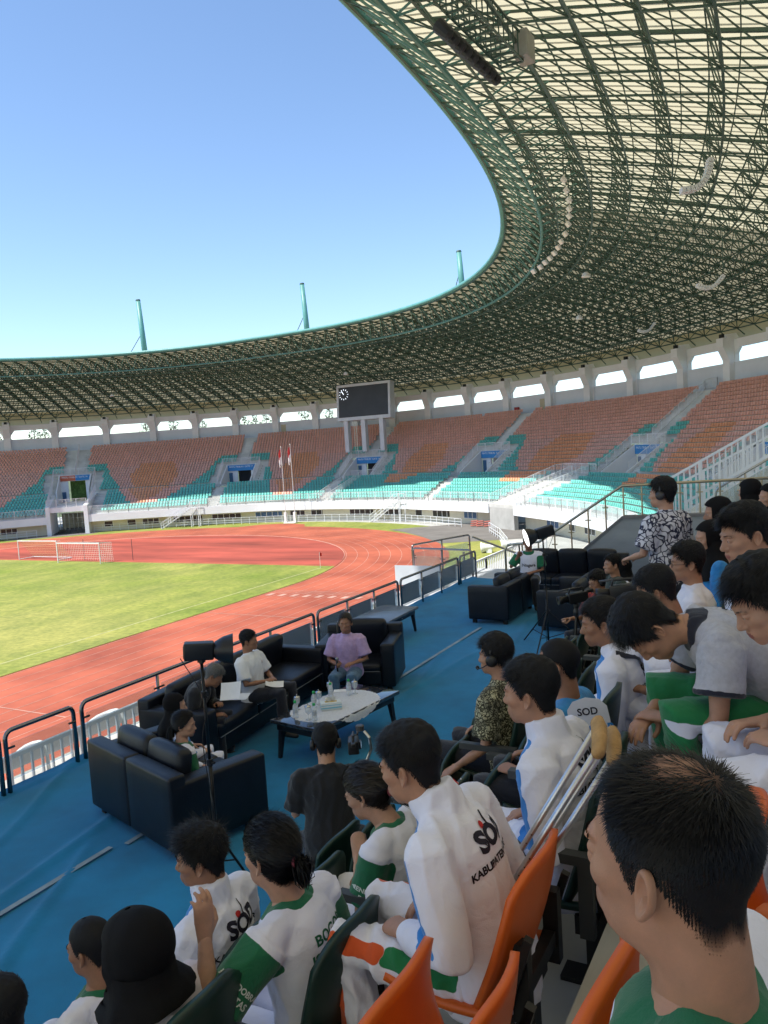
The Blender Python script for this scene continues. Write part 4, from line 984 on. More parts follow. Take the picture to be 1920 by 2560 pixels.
def sofa(label, loc, rz, w, d=.92, h=.80, arm=.62, n=2, armw=.20, seat=.42, pillow=True, group='black leather sofas', backm=None):
    """local: faces +y, x right; origin at floor centre"""
    t = thing('sofa' if n > 1 else 'armchair', label, 'sofa' if n > 1 else 'armchair', (loc[0], loc[1], FZ+.012), rz, group)
    x = w/2
    rbox((-x+armw, -d/2+.12, .10), (x-armw, d/2-.03, .30), 'base', m_leather, t, .02)
    for s_ in (-1, 1):
        a, b = sorted((s_*x, s_*(x-armw))); ar = rbox((a, -d/2+.005, .08), (b, d/2, arm), 'arm', m_leather, t, .03, .004)
    nb_ = max(1, n)
    for k in range(nb_):
        x0 = -x+armw*.0+(w)*k/nb_+.004; x1 = -x+w*(k+1)/nb_-.004
        rbox((x0, -d/2-.012, .085), (x1, -d/2+.16, h-.10), 'back_panel', m_leather, t, .028, .004)
    for k in range(nb_):
        x0 = -x+armw+(w-2*armw)*k/nb_; x1 = -x+armw+(w-2*armw)*(k+1)/nb_
        rbox((x0+.004, -d/2+.20, .30), (x1-.004, d/2-.0, seat+.04), 'seat_cushion', m_leather, t, .035, .018)
        M_ = Matrix.Translation((0, -d/2+.15, seat)) @ Matrix.Rotation(math.radians(-9), 4, 'X')
        rbox((x0+.01, 0, 0.0), (x1-.01, .16, h-seat+.03), 'back_cushion', backm or m_leather, t, .055, .02, M_)
        mb = MB(); mb.bar((x0+.02, d/2+.004, .31), (x1-.02, d/2+.004, .31), .005, 4); mb.build('piping', m_seam, t)
    for sx in (-1, 1):
        for sy in (-1, 1): mb = MB(); mb.box((sx*(x-.10)-.035, sy*(d/2-.09)-.035, -.005), (sx*(x-.10)+.035, sy*(d/2-.09)+.035, .09)); mb.build('foot', mat('foot_black', (.01,.01,.01), .5, .1), t)
    return t
sofa('black two-seat leather sofa seen from behind, nearest the camera on the blue carpet', (-5.55, 5.62), math.radians(-17), 1.62, 1.00, .86, .68)
sofa('long black leather sofa along the railing holding the two men', (-6.62, 8.05), math.radians(-84), 3.0, .95, .86, .66, 3, backm=None)
sofa('black leather armchair holding the woman in the lilac shirt', (-6.0, 10.02), math.radians(198), 1.16, .92, .92, .70, 1, seat=.36)
sofa('black leather sofa seen side-on, left of the two empty ones by the light stand', (-5.55, 14.85), math.radians(90), 1.65, .80, .84, .72)
sofa('black leather sofa seen side-on behind the camera tripod', (-4.02, 14.55), math.radians(90), 1.65, .95, .84, .72)
sofa('black leather sofa against the grey wall at the far end', (-4.75, 17.0), math.radians(180), 2.3, .95, .98, .66, 3)
# ---------------------------------------------------------------- tables
m_ttop = mat('table_top_glass', (.03,.033,.04), .06, .1, 3, spec=.8, coat=.6); m_wood = mat('table_dark_wood', (.012,.012,.016), .35, .3, 8)
def table(label, cx_, cy_, rz, w, l, h, topm):
    t = thing('coffee_table', label, 'table', (cx_, cy_, FZ+.012), rz, 'low coffee tables')
    rbox((-w/2, -l/2, h-.045), (w/2, l/2, h), 'table_top', topm, t, .006)
    rbox((-w/2+.05, -l/2+.05, h-.13), (w/2-.05, l/2-.05, h-.046), 'apron', m_wood, t, .004)
    for sx in (-1, 1):
        for sy in (-1, 1): mb = MB(); mb.bar((sx*(w/2-.09), sy*(l/2-.09), h-.13), (sx*(w/2-.06), sy*(l/2-.06), 0), .042, 4, .026); mb.build('leg', m_wood, t)
    mb = MB(); mb.lathe([(.004,0),(.010,.004),(.010,.012),(.003,.016)], 8, Matrix.Translation((w/2-.045, .1, h-.09)) @ Matrix.Rotation(PI/2, 4, 'Y')); mb.build('drawer_knob', m_steel, t)
    return t
T1 = table('dark low coffee table with lace cloth, bottles and goblets in front of the speakers', -5.08, 7.86, math.radians(-8), .74, 1.52, .46, m_ttop)
table('bare dark coffee table behind the armchair by the railing', -6.98, 12.5, math.radians(2), .76, 1.5, .46, mat('table_top_grey', (.14,.16,.19), .25, .12, 2, spec=.6))
TZ = FZ+.012+.46
def tpt(u, v, z=0): a = math.radians(-8); return Vector((-5.08+u*math.cos(a)-v*math.sin(a), 7.86+u*math.sin(a)+v*math.cos(a), TZ+z))
# lace cloth with scalloped edge hanging over the sides
V = []; Fq = []; na, nr = 120, 14
for i in range(nr):
    for k in range(na):
        a = 2*PI*k/na; rr = (i+.0)/(nr-1); sc_ = 1+(.025*abs(math.sin(a*24)) if i == nr-1 else 0)
        u = .47*math.cos(a)*rr*sc_; v = -.03+.60*math.sin(a)*rr*sc_; z = .0025+.002*mnoise.noise(Vector((u*9, v*9, 1)))
        over = abs(u)-.37
        if over > 0: z -= over*1.0+.004*math.sin(v*40); u = math.copysign(.372+over*.12, u)
        V.append(tuple(tpt(u, v, z)))
for i in range(nr-1):
    for k in range(na): Fq.append((i*na+k, i*na+(k+1) % na, (i+1)*na+(k+1) % na, (i+1)*na+k))
m_lace = mat('lace_cloth', (.62,.64,.70), .9, .12, 60, bump=.5, bscale=140)
tag(link('lace_tablecloth', np_mesh('lace_tablecloth', V, Fq, m_lace, True)), 'white oval lace cloth with scalloped edge on the coffee table', 'tablecloth')
m_clear = bpy.data.materials.new('clear_plastic'); m_clear.use_nodes = True
_t = m_clear.node_tree; _b = _t.nodes['Principled BSDF']; _b.inputs['Base Color'].default_value = (.8,.86,.9,1); _b.inputs['Roughness'].default_value = .12; _b.inputs['Alpha'].default_value = .42
m_cap = mat('bottle_cap_green', (.02,.38,.10), .5, .05); m_labelb = mat('bottle_label', (.5,.55,.62), .6, .1, 40); m_chrome = mat('chrome_lid', (.5,.5,.5), .12, 0, metal=1.0)
def table_at(px, py, z=.0): return ray_to_z(px, py, TZ+z)
for k, (px, py, lb) in enumerate(((740,1795,'leftmost water bottle with green cap on the lace cloth'), (786,1770,'water bottle with green cap behind the tissue box, left'), (787,1802,'water bottle with green cap at the near edge of the cloth'), (828,1747,'water bottle with green cap behind the tissue box, by a goblet'), (873,1738,'water bottle with green cap nearest the woman in lilac'))):
    q = table_at(px, py); t = thing('water_bottle', lb, 'bottle', (q.x, q.y, q.z+.004), group='water bottles on the coffee table')
    mb = MB(); mb.smooth = True; mb.lathe([(.026,0),(.031,.006),(.031,.05),(.029,.055),(.031,.06),(.031,.12),(.026,.145),(.013,.165),(.013,.178)], 14); mb.build('bottle_body', m_clear, t)
    mb = MB(); mb.smooth = True; mb.lathe([(.015,.172),(.016,.174),(.016,.196),(.014,.199)], 12); mb.build('cap', m_cap, t)
    mb = MB(); mb.smooth = True; mb.lathe([(.0316,.062),(.0318,.064),(.0318,.112),(.0316,.114)], 14); mb.build('label_band', m_labelb, t)
for k, (px, py, lb) in enumerate(((744,1775,'lidded glass goblet left of the bottles'), (772,1800,'lidded glass goblet at the near edge of the cloth'), (798,1762,'lidded glass goblet behind the tissue box'), (826,1738,'lidded glass goblet at the far side of the cloth'), (888,1735,'lidded glass goblet nearest the woman in lilac'))):
    q = table_at(px, py); t = thing('goblet', lb, 'goblet', (q.x, q.y, q.z+.004), group='lidded goblets on the coffee table')
    mb = MB(); mb.smooth = True; mb.lathe([(.034,0),(.034,.004),(.008,.012),(.006,.05),(.012,.062),(.033,.085),(.037,.115),(.036,.150)], 16); mb.build('glass_bowl', m_clear, t)
    mb = MB(); mb.smooth = True; mb.lathe([(.038,.150),(.039,.154),(.030,.160),(.006,.166),(.004,.170),(.008,.178),(.004,.186)], 16); mb.build('lid', m_chrome, t)
q = table_at(828, 1772); t = thing('tissue_box', 'pale blue and white tissue box on the lace cloth', 'tissue box', (q.x, q.y, q.z+.005), math.radians(38))
rbox((-.12,-.065,0), (.12,.065,.085), 'box_body', mat('tissue_box_white', (.66,.72,.74), .6, .04), t, .004); 
rbox((-.1205,-.0655,.018), (.1205,.0655,.036), 'blue_band', mat('tissue_box_blue', (.15,.45,.62), .6, .05), t, .003); rbox((-.1205,-.0655,.052), (.1205,.0655,.062), 'blue_band', MATS['tissue_box_blue'], t, .003)
rbox((-.07,-.03,.0855), (.07,.03,.0875), 'yellow_print', mat('tissue_yellow', (.6,.42,.12), .6, .1), t, .0008)
V = []; 
for i in range(7):
    for k in range(7): u = i/6-.5; v = k/6; V.append((u*.10*(1+v*.3), .02*math.sin(u*9+v*4), .086+.055*v*(1-.8*u*u)))
link('tissue', np_mesh('tissue', V, [(i*7+k, (i+1)*7+k, (i+1)*7+k+1, i*7+k+1) for i in range(6) for k in range(6)], m_wshirt if 'm_wshirt' in globals() else m_white, True), t)
q = table_at(850, 1728); mb = MB(); mb.cbox((0,0,.006), (.16,.11,.004), Matrix.Translation(q) @ Rz(.5)); tag(mb.build('paper_sheet', m_white), 'small white paper sheet on the far end of the coffee table', 'paper')
# ---------------------------------------------------------------- light stands
m_blk = mat('gear_black', (.010,.010,.012), .38, .2, 20); m_blkm = mat('stand_black_metal', (.02,.02,.022), .3, .1, 10, metal=.6)
def light_stand(label, base, top, aim, refl_in, spread=.42, big=1.0, hub=.62):
    b = Vector(base); tp = Vector(top); t = thing('light_stand', label, 'light', tuple(b)); tp = tp-b
    h = tp.z
    mb = MB(); mb.smooth = True; mb.bar((0,0,.12), (0,0,h*.55), .018, 10); mb.bar((0,0,h*.55), tp, .013, 10); mb.build('pole', m_blkm, t)
    for z in (hub, h*.55, h*.86): mb = MB(); mb.lathe([(.014,-.03),(.026,-.025),(.026,.025),(.014,.03)], 10, Matrix.Translation(tp*(z/h) if z > hub else Vector((0,0,z)))); mb.bar(Vector((0,0,z)), Vector((.05,0,z)), .012, 6); mb.build('collar', m_blk, t)
    for k in range(3):
        a = 2*PI*k/3+.5; e = Vector((spread*math.cos(a), spread*math.sin(a), .012)); mb = MB(); mb.bar((0,0,hub), e, .011, 8); mb.build('leg', m_blkm, t)
        mb = MB(); mb.bar((0,0,.16), e*.62+Vector((0,0,hub*.38)), .007, 6); mb.build('brace', m_blkm, t)
    d = Vector(aim).normalized(); x = d.cross(Vector((0,0,1))).normalized(); y = x.cross(d)
    Mh = Matrix(((x.x, d.x, y.x, tp.x+d.x*.09), (x.y, d.y, y.y, tp.y+d.y*.09), (x.z, d.z, y.z, tp.z+.10), (0,0,0,1)))    # local y = aim
    rb = rbox((-.075*big,-.27*big,-.085*big), (.075*big,.02*big,.085*big), 'lamp_body', m_blk, t, .015, 0, Mh)
    rbox((-.055*big,-.276*big,-.06*big), (.0,-.268*big,.06*big), 'rear_panel', mat('gear_grey', (.06,.06,.065), .4, .1), t, .004, 0, Mh); rbox((.012*big,-.276*big,-.06*big), (.058*big,-.268*big,.06*big), 'rear_panel', MATS['gear_grey'], t, .004, 0, Mh)
    Mr = Mh @ Matrix.Rotation(-PI/2, 4, 'X')      # lathe z -> aim
    mb = MB(); mb.smooth = True; mb.lathe([(.045*big,.0),(.085*big,.03*big),(.130*big,.11*big),(.155*big,.20*big),(.158*big,.205*big),(.150*big,.205*big),(.12*big,.11*big),(.05*big,.03*big)], 28, Mr); mb.build('reflector', m_blk, t)
    mb = MB(); mb.smooth = True; mb.lathe([(.002,.034*big),(.05*big,.036*big),(.116*big,.112*big),(.147*big,.200*big),(.1475*big,.2005*big)][::-1], 28, Mr); mb.build('reflector_lining', refl_in, t)
    mb = MB(); mb.bar(tp, tp+Vector((0,0,.06)), .02, 8); mb.cbox(tp+Vector((0,0,.04)), (.05,.04,.06)); mb.build('bracket', m_blk, t)
    cp = [tp+Vector((0,0,.05))-d*.2*big] + [tp*(1-k/6)+Vector((.035*math.sin(k*2), -.03, .0)) for k in range(1, 7)]
    mb = MB(); mb.tube(catmull3(cp), .004, 5); mb.build('cable', m_blk, t)
    return t
def catmull3(pts, n=5):
    P = np.array([tuple(p) for p in pts], float); out = []
    for i in range(len(P)-1):
        p0 = P[max(i-1,0)]; p1 = P[i]; p2 = P[i+1]; p3 = P[min(i+2,len(P)-1)]
        for k in range(n): u = k/n; out.append(.5*((2*p1)+(p2-p0)*u+(2*p0-5*p1+4*p2-p3)*u*u+(3*p1-p0-3*p2+p3)*u**3))
    out.append(P[-1]); return [Vector(q) for q in out]
def cam_at(px, py, depth): return Vector((0,0,CAMH)) + (cam_d + cam_r*((px-960)/2006.24) - cam_u*((py-1280)/2006.24))*depth
b1 = ray_to_z(549, 2200, FZ+.01); 
light_stand('black studio light on a tripod stand beside the nearest sofa, seen from behind', b1, Vector((b1.x, b1.y, FZ+1.84)), (.75,.62,-.06), m_white, .24, .82, .42)
b2 = ray_to_z(1372, 1618, FZ+.01); light_stand('black studio light with bright reflector on a tripod by the far sofas', b2, Vector((b2.x-.02, b2.y+.02, FZ+1.80)), (-.78,-.55,-.22), mat('reflector_lit', (.85,.87,.9), .3, 0, emis=(1,.98,.94,.7)), .62, 1.0, .62)
# ================================================================== PEOPLE: builders
def smin(a, b, k):
    h = np.clip(.5+.5*(b-a)/k, 0, 1); return b*(1-h)+a*h-k*h*(1-h)
def smax(a, b, k): return -smin(-a, -b, k)
def sd_ell(P, c, r):
    q = (P-np.array(c))/np.array(r); k0 = np.linalg.norm(q, axis=1); k1 = np.linalg.norm(q/np.array(r), axis=1)
    return k0*(k0-1)/np.maximum(k1, 1e-9)
def sd_cap(P, a, b, ra, rb):
    a = np.array(a, float); b = np.array(b, float); ab = b-a; t = np.clip(((P-a)@ab)/(ab@ab), 0, 1)
    return np.linalg.norm(P-a-t[:,None]*ab, axis=1)-(ra+(rb-ra)*t)
def head_sdf(P):
    Q = P.copy(); Q[:,0] = np.abs(Q[:,0])
    d = sd_ell(Q, (0,-.014,.036), (.076,.098,.090))
    d = smin(d, sd_ell(Q, (0,.022,-.025), (.064,.072,.088)), .03)
    d = smin(d, sd_ell(Q, (.028,.022,-.073), (.030,.048,.030)), .03)
    d = smin(d, sd_ell(Q, (0,.073,-.096), (.022,.019,.019)), .025)
    d = smin(d, sd_ell(Q, (.043,.055,-.018), (.022,.024,.018)), .02)
    d = smin(d, sd_ell(Q, (.022,.083,.022), (.028,.010,.008)), .015)
    d = smax(d, -sd_ell(Q, (.032,.104,.006), (.021,.018,.013)), .012)
    d = smin(d, sd_ell(Q, (.032,.079,.005), (.0165,.0125,.0105)), .004)
    d = smin(d, sd_cap(Q, (0,.084,.014), (0,.106,-.026), .007, .0105), .010)
    d = smin(d, sd_ell(Q, (0,.105,-.031), (.012,.012,.010)), .008)
    d = smin(d, sd_ell(Q, (.013,.096,-.034), (.008,.010,.008)), .006)
    d = smin(d, sd_ell(Q, (0,.083,-.066), (.030,.015,.020)), .018)
    d = smin(d, sd_ell(Q, (0,.0925,-.0615), (.021,.0075,.0042)), .006)
    d = smin(d, sd_ell(Q, (0,.0915,-.0715), (.018,.0080,.0052)), .005)
    d = smin(d, sd_cap(Q, (0,-.022,-.02), (0,-.040,-.24), .058, .062), .025)
    return d
def head_grid(nt, nphi):
    th = np.linspace(0, 1, nt)[1:-1]; th = PI*(th + .035*np.sin(2*PI*th)); ph_ = np.arange(nphi)/nphi*2*PI
    # crowd columns towards the face (+y)
    ph_ = ph_ - .35*np.sin(ph_-PI/2)*0 
    D = np.stack([np.outer(np.sin(th), np.sin(ph_)), np.outer(np.sin(th), np.cos(ph_)), np.outer(np.cos(th), np.ones(nphi))], -1).reshape(-1,3)
    D = np.vstack([[(0,1e-4,1)], D, [(0,-.16,-.987)]])
    lo = np.full(len(D), .02); hi = np.full(len(D), .30)
    c0 = np.array([0,0,0.0])
    # march outwards to the first exit, then bisect
    rr = np.linspace(.03, .28, 60); ins = np.stack([head_sdf(c0+D*r) < 0 for r in rr], 1)
    last = np.argmax(~ins, axis=1); last[np.all(ins, axis=1)] = 59
    lo = rr[np.maximum(last-1, 0)]; hi = rr[last]
    for _ in range(14):
        m = (lo+hi)/2; i = head_sdf(c0+D*m[:,None]) < 0; lo = np.where(i, m, lo); hi = np.where(i, hi, m)
    V = c0 + D*lo[:,None]
    F = []
    n = nt-2
    for j in range(nphi): F.append((0, 1+(j+1) % nphi, 1+j, 1+j))
    for i in range(n-1):
        for j in range(nphi): F.append((1+i*nphi+j, 1+i*nphi+(j+1) % nphi, 1+(i+1)*nphi+(j+1) % nphi, 1+(i+1)*nphi+j))
    for j in range(nphi): F.append((1+(n-1)*nphi+j, 1+(n-1)*nphi+(j+1) % nphi, len(D)-1, len(D)-1))
    return V, F, D
def ear_mesh(side):
    V = []; F = []; nr, na = 9, 22
    prof = [(0, -.006), (.25, -.0065), (.45, -.005), (.62, .000), (.74, .0035), (.86, .0055), (.95, .004), (1.0, -.001), (.92, -.006)]
    for i, (rho, hgt) in enumerate(prof):
        for k in range(na):
            a = 2*PI*k/na; u = math.cos(a); v = math.sin(a)
            ou = .0185*u*(1.0 if v > -.2 else 1-.38*(-v-.2)/.8); ov = .033*v
            hh = hgt
            if u > .3 and .6 < rho: hh -= .006*(u-.3)*(1 if abs(v) < .8 else .4)     # front merges with the head
            if v < -.6: hh = max(hh, .001) if rho < .9 else hh
            V.append((ou*rho, hh, ov*rho))
    for i in range(nr-1):
        for k in range(na): F.append((i*na+k, i*na+(k+1) % na, (i+1)*na+(k+1) % na, (i+1)*na+k))
    F.append(tuple(range(na)))
    # local: x -> forward(+y head), y -> outward, z -> up
    out = []
    for (f, o, u) in V:
        p = Vector((o, f, u)); p = Matrix.Rotation(math.radians(27), 3, 'Z') @ p        # flare the back edge out
        p = Matrix.Rotation(math.radians(12), 3, 'X') @ p
        p = p + Vector((.0825, -.014, -.010)); out.append((p.x*side, p.y, p.z))
    if side < 0: F = [tuple(reversed(f)) for f in F]
    return out, F
HEADS = {}
def head_proto(lod):
    if lod in HEADS: return HEADS[lod]
    nt, nphi = {0: (110, 128), 1: (64, 72), 2: (40, 44)}[lod]
    V, F, D = head_grid(nt, nphi)
    HEADS[lod] = (V, F, D); return HEADS[lod]
EARS = {s: ear_mesh(s) for s in (-1, 1)}

# ---- skin, hair and cloth materials
def skin_mat(i):
    tones = [(.36,.185,.115), (.30,.15,.09), (.40,.215,.14), (.25,.12,.075), (.44,.25,.17)]
    nm = 'skin_%d' % i
    if nm in MATS: return MATS[nm]
    m = mat(nm, tones[i], .5, .10, 28, bump=.10, bscale=420, spec=.45, var2=(tones[i][0]*1.02, tones[i][1]*.97, tones[i][2]*.95))
    b = m.node_tree.nodes['Principled BSDF']; b.inputs['Subsurface Weight'].default_value = .08; b.inputs['Subsurface Radius'].default_value = (.012,.005,.003); b.inputs['Subsurface Scale'].default_value = 1.0
    return m
m_lip = mat('lip', (.30,.105,.085), .42, .08, 40); m_eyew = mat('eye_white', (.62,.60,.57), .25, 0); m_iris = mat('eye_iris', (.012,.008,.006), .12, 0)
m_hair = mat('hair_black', (.006,.006,.008), .46, .2, 30, spec=.3); m_hair2 = mat('hair_grey', (.10,.10,.10), .5, .3, 60); m_scalp = mat('scalp_stubble', (.045,.032,.026), .7, .2, 60); m_hairbr = mat('hair_brown_black', (.014,.010,.009), .42, .2, 30, spec=.5)
m_hijab = mat('hijab_black', (.0045,.0045,.006), .8, .15, 8, bump=.3, bscale=260, spec=.2)
def cloth(name, col, var=.05, rough=.85, bump=.18, bscale=350, scale=5, sheen=.2, var2=None):
    m = mat(name, col, rough, var, scale, bump=bump, bscale=bscale, sheen=sheen, var2=var2); t = m.node_tree
    if 'creases' in [n.label for n in t.nodes]: return m
    fine = [n for n in t.nodes if n.type == 'BUMP'][0]; tc = [n for n in t.nodes if n.type == 'TEX_COORD'][0]   # creases under the weave
    n = t.nodes.new('ShaderNodeTexNoise'); n.label = 'creases'; n.inputs['Scale'].default_value = 5.5; n.inputs['Detail'].default_value = 2; n.inputs['Distortion'].default_value = 1.6; t.links.new(tc.outputs['Object'], n.inputs['Vector'])
    r = t.nodes.new('ShaderNodeMath'); r.operation = 'PINGPONG'; r.inputs[1].default_value = .11; t.links.new(n.outputs[0], r.inputs[0])
    b2 = t.nodes.new('ShaderNodeBump'); b2.inputs['Strength'].default_value = .20; b2.inputs['Distance'].default_value = .07; t.links.new(r.outputs[0], b2.inputs['Height']); t.links.new(b2.outputs[0], fine.inputs['Normal']); return m
m_jwhite = cloth('jacket_white', (.74,.74,.87)); m_jblue = cloth('jacket_blue', (.03,.22,.60)); m_yline = cloth('jacket_yellow_line', (.45,.55,.12))
m_tee = cloth('tee_white', (.74,.74,.87)); m_green = cloth('tee_green', (.008,.13,.06)); m_wpants = cloth('pants_white', (.72,.73,.87)); m_opants = cloth('pants_orange', (.62,.09,.02)); m_gpants = cloth('pants_green', (.01,.18,.06))
m_grey = cloth('tee_grey', (.40,.40,.46), .10, scale=60); m_navy = cloth('navy_trim', (.012,.014,.03)); m_blackc = cloth('black_shirt', (.008,.009,.014), .1); m_dkpants = cloth('dark_trousers', (.008,.010,.02), .1)
m_lilac = cloth('lilac_shirt', (.46,.32,.54), .12, scale=25); m_jeans = cloth('blue_jeans', (.07,.15,.25), .3, scale=14); m_wshirt = cloth('white_shirt', (.74,.75,.78), .04); m_shoe = mat('shoe_light', (.5,.47,.44), .6, .1, 10); m_shoed = mat('shoe_dark', (.02,.02,.022), .5, .1, 10)
m_bjersey = cloth('jersey_blue', (.012,.16,.48), .25, scale=7, var2=(.02,.25,.6))
m_pinkw = cloth('jacket_pinkish_white', (.70,.62,.68))
def pattern_mat(name, dark, light, scale, ph_='F1', lo=.18, hi=.34):
    if name in MATS: return MATS[name]
    m = mat(name, light, .8, 0, bump=.15, bscale=300); t = m.node_tree; b = t.nodes['Principled BSDF']
    tc = t.nodes.new('ShaderNodeTexCoord'); n = t.nodes.new('ShaderNodeTexNoise'); n.inputs['Scale'].default_value = scale*.45; n.inputs['Detail'].default_value = 2
    t.links.new(tc.outputs['Object'], n.inputs['Vector'])
    mx = t.nodes.new('ShaderNodeMix'); mx.data_type = 'RGBA'; mx.blend_type = 'LINEAR_LIGHT'; mx.inputs[0].default_value = .09
    t.links.new(tc.outputs['Object'], mx.inputs[6]); t.links.new(n.outputs['Color'], mx.inputs[7])
    v = t.nodes.new('ShaderNodeTexVoronoi'); v.feature = 'DISTANCE_TO_EDGE'; v.inputs['Scale'].default_value = scale; t.links.new(mx.outputs[2], v.inputs['Vector'])
    r = t.nodes.new('ShaderNodeValToRGB'); e = r.color_ramp.elements; e[0].position = lo; e[0].color = tuple(dark)+(1,); e[1].position = hi; e[1].color = tuple(light)+(1,); r.color_ramp.interpolation = 'EASE'
    t.links.new(v.outputs[0], r.inputs[0])
    v2 = t.nodes.new('ShaderNodeTexNoise'); v2.inputs['Scale'].default_value = scale*.3; v2.inputs['Detail'].default_value = 1; t.links.new(tc.outputs['Object'], v2.inputs['Vector'])
    r2 = t.nodes.new('ShaderNodeValToRGB'); r2.color_ramp.elements[0].position = .45; r2.color_ramp.elements[1].position = .55; r2.color_ramp.elements[0].color = (.45,.45,.45,1); r2.color_ramp.elements[1].color = (1,1,1,1); t.links.new(v2.outputs[0], r2.inputs[0])
    m3 = t.nodes.new('ShaderNodeMix'); m3.data_type = 'RGBA'; m3.blend_type = 'MULTIPLY'; m3.inputs[0].default_value = 1.0 if ph_ == 'F2' else 0.0
    t.links.new(r.outputs[0], m3.inputs[6]); t.links.new(r2.outputs[0], m3.inputs[7]); t.links.new(m3.outputs[2], b.inputs['Base Color']); return m
m_batikg = pattern_mat('batik_olive', (.035,.035,.018), (.42,.40,.27), 34, 'F2', .06, .2)
m_batikb = pattern_mat('batik_blue', (.012,.016,.05), (.58,.58,.66), 17, 'F1', .05, .13)
m_redsh = pattern_mat('red_batik', (.16,.012,.010), (.42,.05,.02), 20, 'F2', .05, .3)

# ---- primitives that are fused into one skin by voxel remeshing
def basis(d, ref):
    d = d.normalized(); x = ref - d*ref.dot(d)
    if x.length < 1e-4: x = Vector((1,0,0)) - d*d.x
    x.normalize(); return x, d.cross(x)
def loft(pts, rx, ry, ref=Vector((1,0,0)), n=18, cap=.6):
    """closed elliptical tube through pts with rounded ends; returns V, F"""
    pts = [Vector(p) for p in pts]; N = len(pts); V = []; F = []
    rings = []
    d0 = (pts[0]-pts[1]).normalized(); d1 = (pts[-1]-pts[-2]).normalized()
    rings.append((pts[0]+d0*rx[0]*cap, .35*rx[0], .35*ry[0], 0)); rings.append((pts[0]+d0*rx[0]*cap*.6, .78*rx[0], .78*ry[0], 0))
    for i in range(N): rings.append((pts[i], rx[i], ry[i], i))
    rings.append((pts[-1]+d1*rx[-1]*cap*.6, .78*rx[-1], .78*ry[-1], N-1)); rings.append((pts[-1]+d1*rx[-1]*cap, .35*rx[-1], .35*ry[-1], N-1))
    for (c, a, b, i) in rings:
        t = (pts[min(i+1, N-1)]-pts[max(i-1, 0)]); x, y = basis(t, ref)
        for k in range(n):
            al = 2*PI*k/n; V.append(c + x*(a*math.cos(al)) + y*(b*math.sin(al)))
    R_ = len(rings)
    for i in range(R_-1):
        for k in range(n): F.append((i*n+k, i*n+(k+1) % n, (i+1)*n+(k+1) % n, (i+1)*n+k))
    F.append(tuple(range(n-1,-1,-1))); F.append(tuple(range((R_-1)*n, R_*n)))
    return V, F
def ball(c, r, sc=(1,1,1), n=14, Rm=None):
    V = []; F = []; c = Vector(c)
    for i in range(n//2+1):
        th = PI*i/(n//2)
        for k in range(n):
            q = Vector((r*sc[0]*math.sin(th)*math.cos(2*PI*k/n), r*sc[1]*math.sin(th)*math.sin(2*PI*k/n), r*sc[2]*math.cos(th)))
            if Rm: q = Rm @ q
            V.append(c+q)
    for i in range(n//2):
        for k in range(n): F.append((i*n+k, (i+1)*n+k, (i+1)*n+(k+1) % n, i*n+(k+1) % n))
    return V, F
def fuse(parts, voxel, smooth=4, fac=.5):
    V = []; F = []
    for (v, f) in parts:
        o = len(V); V += [tuple(p) for p in v]; F += [tuple(i+o for i in q) for q in f]
    me = bpy.data.meshes.new('tmp'); me.from_pydata(V, [], F); me.update()
    o = bpy.data.objects.new('tmp', me); TMPS.collection.objects.link(o)
    md = o.modifiers.new('r', 'REMESH'); md.mode = 'VOXEL'; md.voxel_size = voxel; md.adaptivity = 0
    if smooth:
        m2 = o.modifiers.new('s', 'SMOOTH'); m2.iterations = smooth; m2.factor = fac
    TMPS.view_layers[0].update(); dg = TMPS.view_layers[0].depsgraph; dg.update(); ev = o.evaluated_get(dg); r = ev.to_mesh()
    n = len(r.vertices); co = np.empty(n*3, np.float32); r.vertices.foreach_get('co', co)
    nl = len(r.loops); lv = np.empty(nl, np.int32); r.loops.foreach_get('vertex_index', lv)
    npol = len(r.polygons); lt = np.empty(npol, np.int32); r.polygons.foreach_get('loop_total', lt)
    nr = np.empty(n*3, np.float32); r.vertices.foreach_get('normal', nr)
    ev.to_mesh_clear(); bpy.data.objects.remove(o); bpy.data.meshes.remove(me)
    st = np.r_[0, np.cumsum(lt)[:-1]]; q = lt == 4
    Fq = np.stack([lv[st[q]+k] for k in range(4)], 1) if q.any() else np.zeros((0,4), np.int32)
    return co.reshape(-1,3), Fq, nr.reshape(-1,3)
def folds(V, Nn, amp, seed, wl=.07, ax=(0,0,1)):
    """soft cloth wrinkles: warped sine ridges, patchy"""
    r = np.random.default_rng(seed); d = np.zeros(len(V))
    W = V + .02*np.stack([np.sin(V[:,1]*23+r.random()*6), np.sin(V[:,2]*19+r.random()*6), np.sin(V[:,0]*21+r.random()*6)], 1)
    for k in range(5):
        dirv = r.normal(size=3); dirv -= np.array(ax)*(dirv@np.array(ax))*.6; dirv /= np.linalg.norm(dirv)
        ln = wl*(.6+.9*r.random()); ph_ = W@dirv*2*PI/ln + 1.6*np.sin(W@r.normal(size=3)*9 + r.random()*6)
        mask = np.clip(.5+.9*np.sin(W@r.normal(size=3)*(7+5*r.random())+r.random()*6), 0, 1)
        d += mask*(np.abs(np.sin(ph_/2))**.6-.6)
    return V - Nn*(d*amp*.75)[:,None] + Nn*amp*.15
